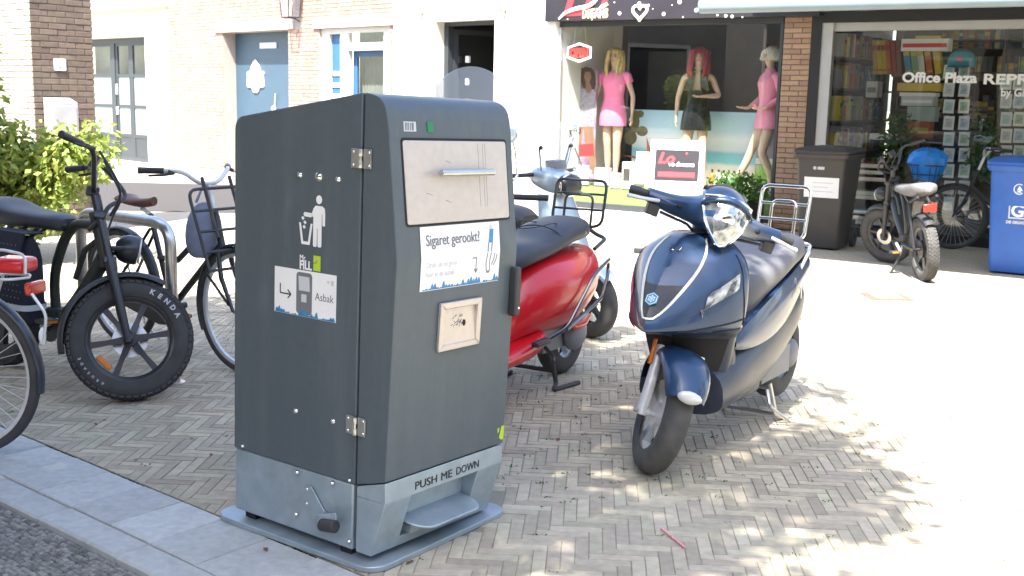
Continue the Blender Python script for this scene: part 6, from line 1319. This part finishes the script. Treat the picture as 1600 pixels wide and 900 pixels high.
def fat_bike(name, label, fc, yaw, steer, frame_m, seat_m, lean=0, letter=False, seatlen=.62, two_tone=False):
    h = Vector((math.cos(yaw), math.sin(yaw), 0)); o = Vector(fc)-h*.55
    t = thing(name, label, 'e-bike', o, yaw); t.rotation_euler = (lean, 0, yaw)
    SM_ = steer_mat((.52, 0, .30), 20, steer)
    w = wheel(t, 'front_wheel', (.55, 0, .297), .297, .052, K['bikeb'], K['rubber'], SM_, spokes=6, tw=.050, hub=.035, rimr=.198, knobs=52, disc=.085)
    wr = wheel(t, 'rear_wheel', (-.55, 0, .297), .297, .052, K['bikeb'], K['rubber2'] if two_tone else K['rubber'], None, spokes=6, tw=.050, hub=.085, rimr=.198, knobs=52)
    if letter:
        c = Vector((.55, 0, .297)); rl = .250; Y = -.0505
        for wd, a0, st, sz, bold, mt in (('KENDA', 74, -9.6, .034, .0012, K['lgrey']), ('KRUSADE', 248, -6.2, .018, .0004, K['lgrey'])):
            for i, ch in enumerate(wd):
                a = R(a0+st*i); flip = 1 if wd == 'KENDA' else 1
                d = Vector((math.cos(a), 0, math.sin(a))); X = Vector((math.sin(a), 0, -math.cos(a)))
                if wd != 'KENDA': X = -X if 0 else X
                Mx = basis(c+d*(rl-sz*.36)+Vector((0, Y, 0)), X, d); text('tyre_letter', ch, sz, SM_ @ Mx, mt, w, ext=.0035, align='CENTER', bold=bold)
        for a in (232,):
            d = Vector((math.cos(R(a)), 0, math.sin(R(a)))); q = Vector((-d.z, 0, d.x)); b = MB(); b.box(c+d*.165+Vector((0, -.012, 0)), (.085, .012, .03), Matrix((q, Vector((0, 1, 0)), d)).transposed()); b.build('spoke_reflector', K['amber'], w, bevel=.006, M=SM_)
    for s in (1, -1):
        b = MB(); b.tube([(.318, s*.070, .885), (.415, s*.070, .62)], .019, 12); b.tube([(.418, s*.070, .615), (.545, s*.072, .275)], [.024, .019], 12); b.tube([(.545, s*.072, .297), (.545, s*.088, .297)], .016, 10); b.tube([(.405, s*.07, .655), (.42, s*.07, .61)], .027, 12); b.build('fork_leg', frame_m if 0 else K['bikeb'], t, M=SM_)
    b = MB(); b.box((.322, 0, .87), (.06, .19, .035)); b.box((.40, 0, .66), (.06, .17, .04)); b.tube([(.283, 0, .99), (.40, 0, .66)], .024, 12); b.build('fork_crown', K['bikeb'], t, bevel=.008, M=SM_)
    bars(t, SM_, (.275, 0, 1.00), .335, .17, .16, K['bikeb'], K['blackp'])
    b = MB(); b.box((.27, 0, 1.0), (.06, .05, .04)); b.box((.255, 0, 1.145), (.03, .075, .07), Matrix.Rotation(R(25), 3, 'Y')); b.tube(bez([(.30, -.06, 1.15), (.40, -.03, 1.0), (.38, .03, .90), (.36, .02, .78)], 6), .006, 6); b.tube(bez([(.30, .08, 1.15), (.42, .05, 1.02), (.36, -.05, .93), (.33, -.06, .86), (.28, -.02, .80)], 6), .012, 6); b.tube(bez([(.28, -.2, 1.16), (.40, -.14, 1.0), (.37, -.06, .88)], 6), .007, 6); b.build('display_and_cables', K['blackp'], t, bevel=.004, M=SM_)
    b = MB(); b.lathe([(.03, -.055), (.062, -.03), (.072, .0), (.072, .045), (.066, .055)], 22, (.47, 0, .74), (1, 0, -.05)); hl = b.build('headlight', K['bikeb'], t, M=SM_)
    b = MB(); b.lathe([(.060, .058), (.050, .062), (.030, .064), (0, .065)], 20, (.47, 0, .74), (1, 0, -.05)); b.build('headlight_lens', K['bikeb'], hl, M=SM_); b = MB(); b.tube([(.531, .060*math.cos(R(a)), .737+.060*math.sin(R(a))) for a in range(0, 360, 20)], .0045, 6, closed=True); b.build('headlight_ring', K['silver'], hl, M=SM_)
    for e_ in (-1, 1): b = MB(); b.tube([(.40, e_*.07, .72), (.46, e_*.06, .73)], .012, 6); b.build('headlight_bracket', K['bikeb'], t, M=SM_)
    fender(t, 'front_fender', (.55, 0, .297), .335, .060, 68, 200, K['blackp'], SM_, drop=.4)
    # frame
    b = MB(); b.tube([(.395, 0, .64), (.300, 0, .90)], .036, 14); b.build('head_tube', frame_m, t)
    fr_ = tub(t, 'down_tube', bez([(.36, 0, .68), (.22, 0, .52), (.05, 0, .36), (-.08, 0, .30)], 6), .038, frame_m, n=14)
    tub(t, 'top_tube', rpath([(.345, 0, .84), (.12, 0, .83), (.02, 0, .74), (-.08, 0, .55), (-.06, 0, .33)], .10), .026, frame_m, n=12)
    tub(t, 'strut', [(.345, 0, .78), (.20, 0, .70), (.12, 0, .55)], .016, frame_m)
    for s in (1, -1):
        tub(t, 'seat_rail', rpath([(.10, s*.03, .815), (-.10, s*.07, .80), (-.30, s*.085, .80), (-.42, s*.085, .72), (-.68, s*.085, .80)], .06), .013, frame_m)
        tub(t, 'chain_stay', [(-.08, s*.05, .30), (-.30, s*.08, .29), (-.55, s*.088, .297)], .015, frame_m); tub(t, 'seat_stay', [(-.42, s*.085, .72), (-.55, s*.088, .297)], .014, frame_m)
    b = MB(); loft_x(b, [(.075, .815, .045, .035, .03), (.02, .82, .085, .045, .035), (-.15, .825, .105, .045, .04), (-.35, .835, .12, .05, .06), (-.52, .865, .115, .05, .08), (-.66, .87, .10, .04, .05), (-.70, .87, .05, .02, .03)], p=.6); b.build('seat', seat_m, t, ang=55)
    fender(t, 'rear_fender', (-.55, 0, .297), .335, .060, 10, 130, K['blackp'])
    b = MB(); b.box((-.745, 0, .70), (.03, .12, .075)); tl = b.build('tail_light', K['redlens'], t, bevel=.008); b = MB(); b.tube([(-.66, 0, .80), (-.745, 0, .74)], .014, 8); b.build('light_bracket', K['bikeb'], tl)
    b = MB(); b.box((-.03, 0, .31), (.16, .10, .14)); b.build('motor_block', K['blackp'], t, bevel=.02)
    crank(t, (-.04, 0, .29), ang=200)
    b = MB(); b.tube(rpath([(-.16, .07, .30), (-.20, .11, .20), (-.16, .20, .012)], .03), .012, 8); b.build('kickstand', K['blackp'], t)
    return t
eb = fat_bike('fat_bike', 'black fat-tyred e-bike with a round headlight and tyre lettering, front wheel turned', G(200, 623), R(-36), 57, K['olive'], K['seatd'], lean=R(-2), letter=True)
eb2 = fat_bike('fat_bike', 'small black fat-tyred e-bike seen from behind before the bookshop', Vector((3.617, 9.62, 0))+Vector((.03, 1.1, 0)), R(88.5), 38, K['bikeb'], K['seat'], lean=R(-6), two_tone=True)
for o in eb2.children:
    if o.name.startswith('seat'): pass
# pannier on the e-bike
ew = eb.matrix_basis if False else None
def loc(t, p): return Matrix.Translation(t.location) @ t.rotation_euler.to_matrix().to_4x4() @ Vector(p)
eb2.scale = (.94, .94, .94)
pb = thing('pannier_bag', 'dark patterned pannier bag with a reflective strip hanging on the fat e-bike', 'bag', loc(eb, (-.12, -.17, .30)), R(-36))
fm = K['fabric']; b = MB(); secs = []
for z, w_, d in ((.0, .15, .05), (.03, .17, .065), (.2, .18, .075), (.36, .17, .07), (.44, .165, .05), (.47, .16, .02)):
    secs.append([(w_*math.copysign(abs(math.cos(a))**.45, math.cos(a)), d*math.copysign(abs(math.sin(a))**.6, math.sin(a))+.01*math.sin(z*20+a*2), z) for a in [2*math.pi*k/24 for k in range(24)]])
b.rings(secs); b.build('bag_body', fm, pb, sub=1)
b = MB(); secs = [[(x*1.02, y*1.06, z) for x, y, z in [(w_*math.copysign(abs(math.cos(a))**.45, math.cos(a)), d*math.copysign(abs(math.sin(a))**.6, math.sin(a)), z) for a in [2*math.pi*k/24 for k in range(24)]]] for z, w_, d in ((.095, .178, .071), (.125, .179, .073))]; b.rings(secs, cap=False); b.build('reflective_strip', K['lgrey'], pb)
b = MB(); r9 = random.Random(2)
for i in range(9):
    for j in range(13): b.ell((-.14+i*.035+(j % 2)*.017, -.080-.004*math.sin(j), .03+j*.033), (.0035, .002, .0035), 6, 4)
b.build('dot_print', K['greyp'], pb, kind='stuff'); b = MB(); b.rings([[(-.17, -.09, .36), (.17, -.09, .36), (.17, -.083, .35), (-.17, -.083, .35)], [(-.17, -.05, .485), (.17, -.05, .485), (.17, -.04, .48), (-.17, -.04, .48)], [(-.16, .06, .48), (.16, .06, .48), (.16, .06, .47), (-.16, .06, .47)]]); b.build('flap', fm, pb)
b = MB(); b.tube([(-.08, .05, .46), (-.08, .16, .50)], .008, 6); b.tube([(.08, .05, .46), (.08, .16, .50)], .008, 6); b.build('strap', K['blackp'], pb)
def city_bike(name, label, fcontact, h, frame_m, steer=0, saddle_m=None, lean=0, Rw=.345, saddle_z=.95, front_rack=False, rear_rack=True, sx=-.30, fend=None, rim=None):
    h = Vector(h).normalized(); o = Vector(fcontact)-h*.54; yaw = math.atan2(h.y, h.x); t = thing(name, label, 'bicycle', o, yaw); t.rotation_euler = (lean, 0, yaw)
    S_ = steer_mat((.49, 0, Rw), 20, steer); fend = fend or K['bikeb']
    for nm, x, M in (('front_wheel', .54, S_), ('rear_wheel', -.54, None)): wheel(t, nm, (x, 0, Rw), Rw, .021, rim or K['silver'], K['rubber'], M, spokes=36, tw=.021, hub=.022 if x > 0 else .04, style='wire', rimr=Rw-.040)
    fender(t, 'front_fender', (.54, 0, Rw), Rw+.018, .026, 30, 205, fend, S_, n=24, drop=.5, th=.003); fender(t, 'rear_fender', (-.54, 0, Rw), Rw+.018, .026, -20, 190, fend, None, n=26, drop=.5, th=.003)
    for s in (1, -1): b = MB(); b.tube([(.40, s*.035, .66), (.44, s*.05, .52), (.54, s*.055, Rw)], [.014, .013, .009], 8); b.build('fork_blade', frame_m, t, M=S_)
    tub(t, 'head_tube', [(.405, 0, .64), (.335, 0, .86)], .020, frame_m); tub(t, 'steerer', [(.335, 0, .86), (.29, 0, 1.0)], .014, K['silver'], S_)
    tub(t, 'down_tube', [(.39, 0, .69), (-.06, 0, .285)], .019, frame_m); tub(t, 'top_tube', [(.35, 0, .82), (.0, 0, .56), (-.17, 0, .56)], .017, frame_m); tub(t, 'seat_tube', [(-.06, 0, .285), (-.24, 0, .80)], .016, frame_m); tub(t, 'seat_post', [(-.24, 0, .80), (sx+.02, 0, saddle_z-.03)], .0125, K['silver'])
    for s in (1, -1): tub(t, 'chain_stay', [(-.06, s*.03, .285), (-.54, s*.06, Rw)], .010, frame_m); tub(t, 'seat_stay', [(-.22, s*.02, .72), (-.54, s*.06, Rw)], .009, frame_m)
    saddle(t, (sx, 0, saddle_z), saddle_m or K['seatd']); crank(t, (-.06, 0, .285), ang=215)
    b = MB(); b.prism([(.04, .20), (.06, .30), (.02, .38), (-.10, .40), (-.56, .41), (-.60, .345), (-.56, .28), (-.10, .19)], lambda x, z: (x, -.075, z), lambda x, z: (x, -.055, z)); b.build('chain_case', K['blackp'], t, bevel=.008)
    bars(t, S_, (.29, 0, 1.01), .29, .07, .20, K['silver'], K['blackp'])
    if rear_rack:
        b = MB()
        for s in (1, -1): b.tube(rpath([(-.26, s*.06, .74), (-.82, s*.07, .755), (-.86, 0, .755)], .03), .006, 6); b.tube([(-.70, s*.07, .75), (-.55, s*.075, Rw+.02)], .006, 6)
        for x in (-.40, -.55, -.70): b.tube([(x, .065, .75), (x, -.065, .75)], .005, 6)
        b.build('rear_rack', K['silver'], t)
        b = MB(); b.box((-.885, 0, .715), (.03, .11, .05)); b.build('tail_light', K['redlens'], t, bevel=.008)
    if front_rack:
        A, B_ = Vector((.30, 0, 1.0)), Vector((.47, 0, .58)); q = lambda k, y: A.lerp(B_, k)+Vector((.07, y, 0))
        b = MB(); b.tube(rpath([q(1.02, .20), q(.02, .20), q(.02, -.20), q(1.02, -.20)], .06), .009, 8)
        for k in (.28, .53, .78, 1.0): b.tube([q(k, .20), q(k, -.20)], .008, 8)
        for y in (.09, -.09): b.tube([q(-.12, y), q(.62, y)], .010, 6)
        for y in (.20, -.20): b.tube([q(1.0, y), q(1.0, y)+Vector((-.02, 0, -.02)), (.50, y*.25, Rw+.03)], .007, 6)
        b.build('front_carrier', K['blackp'], t, M=S_)
    b = MB(); b.tube(rpath([(-.46, .06, .36), (-.5, .12, .10), (-.42, .17, .012)], .03), .008, 8); b.build('kickstand', K['silver'], t)
    return t
cb = city_bike('city_bicycle', 'black city bicycle with a brown saddle and a front carrier frame behind the steel stand', (-1.45, 5.86, 0), (.8, -.6, 0), K['bikeb'], steer=0, saddle_m=K['brownl'], saddle_z=.86, front_rack=True, rear_rack=True, sx=-.34)
g9 = loc(cb, (.27, -.02, .60)); nb = thing('nylon_bag', 'blue-grey nylon bag hanging behind the front carrier of the city bicycle', 'bag', g9, R(-37))
b = MB(); secs = []
for i, (z, w_, d) in enumerate(((.0, .07, .04), (.05, .11, .06), (.14, .12, .07), (.24, .10, .06), (.29, .06, .035), (.31, .02, .02))): secs.append([(d*math.cos(a), w_*math.sin(a)*(1+.06*math.sin(3*a+i)), z) for a in [2*math.pi*k/20 for k in range(20)]])
b.rings(secs); b.build('bag_body', K['bagblue'], nb, sub=1); b = MB(); b.tube([(0, -.05, .31), (0, 0, .40), (0, .05, .31)], .008, 6); b.build('bag_strap', K['bagblue'], nb)
# near bicycle at the left edge: only its rear half shows
hA = Vector((-.985, .17, 0)).normalized(); rc = G(-50, 709); ca_b = city_bike('city_bicycle', 'dark blue bicycle at the left edge showing only its rear wheel and red light', rc+hA*1.08, hA, K['bikeb'], rear_rack=True, fend=mat('dark_blue_fender', (.02, .028, .045), .4, coat=.3))
b = MB(); b.box((-.935, 0, .60), (.03, .09, .10)); b.ell((-.925, 0, .50), (.012, .02, .02), 10, 6)
b.build('reflector', K['white'], ca_b, bevel=.006) if 0 else b.bm.free()
b = MB(); b.tube(rpath([(-.90, .05, .70), (-.96, .05, .62), (-.94, .05, .50)], .03), .006, 6); b.build('light_stay', K['silver'], ca_b)
b = MB(); b.ell((-.905, 0, .52), (.010, .022, .035), 12, 7); b.build('fender_patch', K['white'], ca_b)
rb9 = thing('red_pouch', 'small red pouch strapped on the rear rack of the bicycle at the left edge', 'pouch', loc(ca_b, (-.80, 0, .77)), math.atan2(hA.y, hA.x))
b = MB(); b.box((0, 0, .035), (.14, .12, .06)); b.build('pouch_body', K['rpaint'], rb9, bevel=.02, seg=3); b = MB(); b.tube(rpath([(-.09, .07, .01), (-.09, .06, .085), (.02, .05, .10), (.09, 0, .08)], .03), .006, 6); b.build('strap', K['silver'], rb9)
# steel parking hoop
p0, p1 = Vector((-1.745, 5.62, 0)), Vector((-2.40, 6.13, 0)); d = p1-p0
hoop = thing('bike_stand', 'stainless steel tube bicycle stand between the fat e-bike and the city bicycle', 'bike stand', p0, math.atan2(d.y, d.x)); L = d.length
b = MB(); b.tube(rpath([(0, 0, 0), (0, 0, .83), (L, 0, .83), (L, 0, 0)], .13, 8), .030, 16); b.build('hoop', K['steelb'], hoop); b = MB(); b.tube([(0, 0, .42), (L, 0, .42)], .020, 12); b.build('cross_bar', K['steelb'], hoop)
for x in (0, L): b = MB(); b.lathe([(.055, .0), (.055, .006), (.032, .008)], 16, (x, 0, 0), (0, 0, 1)); b.build('foot_flange', K['steelb'], hoop)
# dark bicycle with the blue bag by the bookshop window
wbk = SHOP.w(-2.65, -.35, 0); cd = city_bike('city_bicycle', 'dark bicycle leaning by the bookshop window behind the blue wheelie bin', wbk, (-.834, .552, 0), K['bikeb'], lean=R(4), rear_rack=True, rim=K['bikeb'])
s, z = SHOP.P(1448, 258, -.45); bkp = thing('bag_basket', 'wire basket with a bright blue plastic bag on the dark bicycle', 'basket', SHOP.w(s, -.45, z-.20), SHOP.yaw)
b = MB()
for zq in (.0, .10, .20): b.tube([(x*(.8+zq), y*(.8+zq), zq) for x, y in rrect(-.18, -.13, .18, .13, .04)], .006, 6, closed=True)
for k in range(14):
    a = 2*math.pi*k/14; x, y = .17*math.copysign(abs(math.cos(a))**.6, math.cos(a)), .12*math.copysign(abs(math.sin(a))**.6, math.sin(a)); b.tube([(x*.8, y*.8, 0), (x, y, .2)], .004, 5)
b.build('wire_basket', K['blackp'], bkp)
blb = thing('plastic_bag', 'crumpled bright blue plastic bag in the wire basket', 'bag', SHOP.w(s, -.45, z-.155), SHOP.yaw)
b = MB(); r9 = random.Random(4); rs = []
for i, (z, k) in enumerate(((0, .75), (.08, .95), (.17, 1.15), (.25, 1.2), (.30, .95), (.33, .4))): rs.append([(.165*k*math.cos(a)*(1+r9.uniform(-.12, .12)), .12*k*math.sin(a)*(1+r9.uniform(-.12, .12)), z+r9.uniform(-.015, .015)) for a in [2*math.pi*q/18 for q in range(18)]])
b.rings(rs); b.build('bag_body', mat('bright_blue_plastic', (.01, .22, .72), .35, var=.15, scale=9), blb, ang=25)
# ================================================================== WHEELIE BINS
def wheelie(label, loc_, yaw, mt, w_=.50, sc=1.0):
    t = thing('wheelie_bin', label, 'wheelie bin', loc_, yaw); t.scale = (sc,)*3
    b = MB(); rs = []
    for z, hw, y0, y1 in ((.02, .205, -.24, .20), (.10, .213, -.255, .22), (.60, .238, -.30, .30), (.94, .252, -.335, .36), (.98, .262, -.345, .37)): rs.append([(x, y, z) for x, y in rrect(-hw, y0, hw, y1, .035)])
    b.rings(rs); bd = b.build('body', mt, t)
    b = MB(); b.rings([[(x, y, z) for x, y in rrect(-hw, y0, hw, y1, .04)] for z, hw, y0, y1 in ((.945, .268, -.352, .38), (.972, .285, -.372, .39), (1.0, .285, -.372, .39), (1.005, .275, -.36, .385))]); b.build('rim', mt, t)
    b = MB(); b.rings([[(x, y, z+.03*(1-((y-.02)/.38)**2)) for x, y in rrect(-hw, y0, hw, y1, .05)] for z, hw, y0, y1 in ((1.007, .288, -.385, .40), (1.03, .288, -.385, .40), (1.048, .26, -.35, .37), (1.052, .12, -.15, .2))]); b.build('lid', mt if sc < 2 else mt, t)
    b = MB(); b.tube([(-.24, .43, .98), (.24, .43, .98)], .016, 8); b.tube([(-.2, .37, .98), (-.2, .43, .98)], .014, 6); b.tube([(.2, .37, .98), (.2, .43, .98)], .014, 6); b.build('handle', mt, t)
    for s in (1, -1): b = MB(); b.lathe([(.10, -.022), (.10, .022), (.03, .024), (.03, -.024)], 20, (s*.235, .25, .10), (1, 0, 0), closed=True); b.build('wheel', K['rubber'], t)
    return t
pA, pB = G(1249, 387), G(1306, 392); dv = (pB-pA); ya = math.atan2(dv.y, dv.x)
mid = (pA+pB)/2+Vector((-math.sin(ya), math.cos(ya), 0))*.24
wb1 = wheelie('black wheelie bin with a white notice between pillar and bookshop window', mid, ya, K['binblack'], sc=1.0)
b = MB(); M = basis((-.165, -.300, .52), (1, 0, 0), (0, -.075, 1)); b.flat([(0, .03), (.36, .03), (.36, .24), (0, .24)], M, .002); nt_ = b.build('notice', K['white'], wb1, smooth=False)
b = MB()
for k in range(3): b.flat([(.09, .09+.045*k), (.30-.05*(k % 2), .09+.045*k), (.30-.05*(k % 2), .098+.045*k), (.09, .098+.045*k)], M @ Matrix.Translation((0, 0, .0022)), .0004)
b.build('notice_print', K['lgrey'], nt_, smooth=False); b = MB(); M2 = basis((-.08, -.330, .84), (1, 0, 0), (0, -.09, 1)); b.flat(circ(.02, .015, .018, 12), M2, .002); b.flat([(.05, 0), (.12, 0), (.12, .03), (.05, .03)], M2, .002); b.build('white_mark', K['lgrey'], wb1, smooth=False)
pA, pB = G(1543, 426), G(1620, 433); dv = pB-pA; ya = math.atan2(dv.y, dv.x); mid = pA+Vector((math.cos(ya), math.sin(ya), 0))*.21+Vector((-math.sin(ya), math.cos(ya), 0))*.24
wb2 = wheelie('bright blue wheelie bin with a white letter G at the right edge', mid, ya, K['binblue'])
M = basis((-.075, -.293, .52), (1, 0, 0), (0, -.075, 1)); b = MB()
for q in ([(0, 0), (.15, 0), (.15, .012), (0, .012)], [(0, .138), (.15, .138), (.15, .15), (0, .15)], [(0, .012), (.012, .012), (.012, .138), (0, .138)], [(.138, .012), (.15, .012), (.15, .138), (.138, .138)]): b.flat(q, M, .002)
b.build('logo_frame', K['lgrey'], wb2, smooth=False); text('logo_letter', 'G', .155, M @ Matrix.Translation((.075, .022, .0)), K['white'], wb2, align='CENTER', bold=.004, ext=.002); text('logo_lettering', 'DE GROOT', .035, M @ Matrix.Translation((.075, -.045, 0)), K['lgrey'], wb2, align='CENTER', bold=.002, ext=.002)
b = MB(); M = basis((0, -.318, .79), (1, 0, 0), (0, -.09, 1)); b.tube([M @ Vector((.045*math.cos(R(a)), .045*math.sin(R(a)), .001)) for a in range(60, 330, 18)], .005, 6); b.flat([(-.02, -.01), (0, .03), (.03, -.015)], M, .002); b.flat([(-.028, -.028), (.02, -.03), (.005, -.012)], M, .002); b.build('recycling_mark', K['white'], wb2)
# ================================================================== SHRUB AND TREE
sh = thing('leafy_shrub', 'sunlit green shrub with long drooping leaves before the gate pillar', 'shrub', (-4.55, 9.7, 0))
rr = random.Random(21); b = MB()
for k in range(16):
    a = rr.random()*6.28; q = rr.uniform(.1, .5); e = Vector((q*math.cos(a)-.15, q*math.sin(a), rr.uniform(.6, 1.15))); b.tube(bez([(0, 0, 0), (e.x*.3, e.y*.3, e.z*.55), e], 4), [.02]*4+[.012]*4+[.006], 6)
b.build('stem', K['bark'], sh)
b = MB()
for c in [(0, 0, .75), (.35, .05, .65), (-.4, 0, .9), (.12, -.2, .95), (-.35, -.1, 1.2), (-.65, 0, 1.5), (.52, -.1, .80), (.66, .05, .86), (.30, 0, .95), (-.1, -.25, .55), (.3, -.1, .45), (-.6, -.1, .6), (-.7, 0, 1.2), (-.1, 0, 1.1), (.5, -.1, .5), (-.82, 0, 1.8), (.84, -.05, .98), (.0, 0, .8), (-.16, 0, 1.40), (-.2, 0, 1.68), (-.2, -.1, 1.90)]:
    foliage(b, c, (.30, .30, .27), 240, .105, rr, .9); foliage(b, c, (.33, .33, .30), 200, .065, rr, .5)
b.build('foliage', K['shrub'], sh, smooth=False)
POLY = [(.35, 8.6), (.62, 7.9), (1.0, 7.2), (1.72, 6.5), (1.84, 5.9), (1.78, 5.3), (1.70, 4.6), (1.52, 4.0), (1.25, 3.5), (.80, 3.0), (.3, 2.6), (-.6, 2.0), (-6.5, 1.5), (-7, 5.5), (-4.0, 7.6), (-2.2, 8.2), (-.6, 8.8)]
def inpoly(x, y, P):
    c = False; n = len(P)
    for i in range(n):
        (x1, y1), (x2, y2) = P[i], P[i-1]
        if (y1 > y) != (y2 > y) and x < (x2-x1)*(y-y1)/(y2-y1)+x1: c = not c
    return c
def edist(x, y, P):
    d = 9
    for i in range(len(P)):
        a, c = Vector(P[i]), Vector(P[i-1]); q = Vector((x, y)); t = max(0, min(1, (q-a).dot(c-a)/(c-a).length_squared)); d = min(d, (a+(c-a)*t-q).length)
    return d
rt = random.Random(5); b = MB(); ncl = 0; TR = Vector((-5.6, 1.2, 0)); ends = []
tree = thing('plane_tree', 'large broadleaf tree beside the square that shades the bins and scooters', 'tree', TR)
while ncl < 1380:
    gx, gy = rt.uniform(-7, 2), rt.uniform(1.4, 9)
    if not inpoly(gx, gy, POLY): continue
    ed = edist(gx, gy, POLY)
    if ed < .12 or (gx > -1 and ed < .8 and rt.random() < .35): continue
    h = rt.uniform(4.6, 8.2)*(1-.0*ed); p = Vector((gx, gy, 0))+SUN*(h/SUN.z); ncl += 1
    rad = rt.uniform(.16, .34) if ed < .9 else rt.uniform(.26, .52)
    rad = min(rad, .10+ed*.8)
    if ncl % 6 == 0: ends.append(p)
    foliage(b, p-TR, (rad, rad, rad*.7), int(26+170*rad), .13, rt, .35)
b.build('crown', K['leaf'], tree, smooth=False)
b = MB(); b.tube(bez([(0, 0, 0), (.05, .05, 1.2), (.0, .1, 2.4), (.25, .1, 3.4)], 6), [.24-.005*i for i in range(19)], 14); b.build('trunk', K['bark'], tree)
b = MB()
for e in ends[:46]:
    q = e-TR; P = bez([(.1, .1, 2.6+rt.random()*.7), (q.x*.3, q.y*.3, 3.9), (q.x*.7, q.y*.7, 3.9+(q.z-3.9)*.6), q], 5); b.tube(P, [.085*(1-i/len(P))+.012 for i in range(len(P))], 6)
b.build('limb', K['bark'], tree)
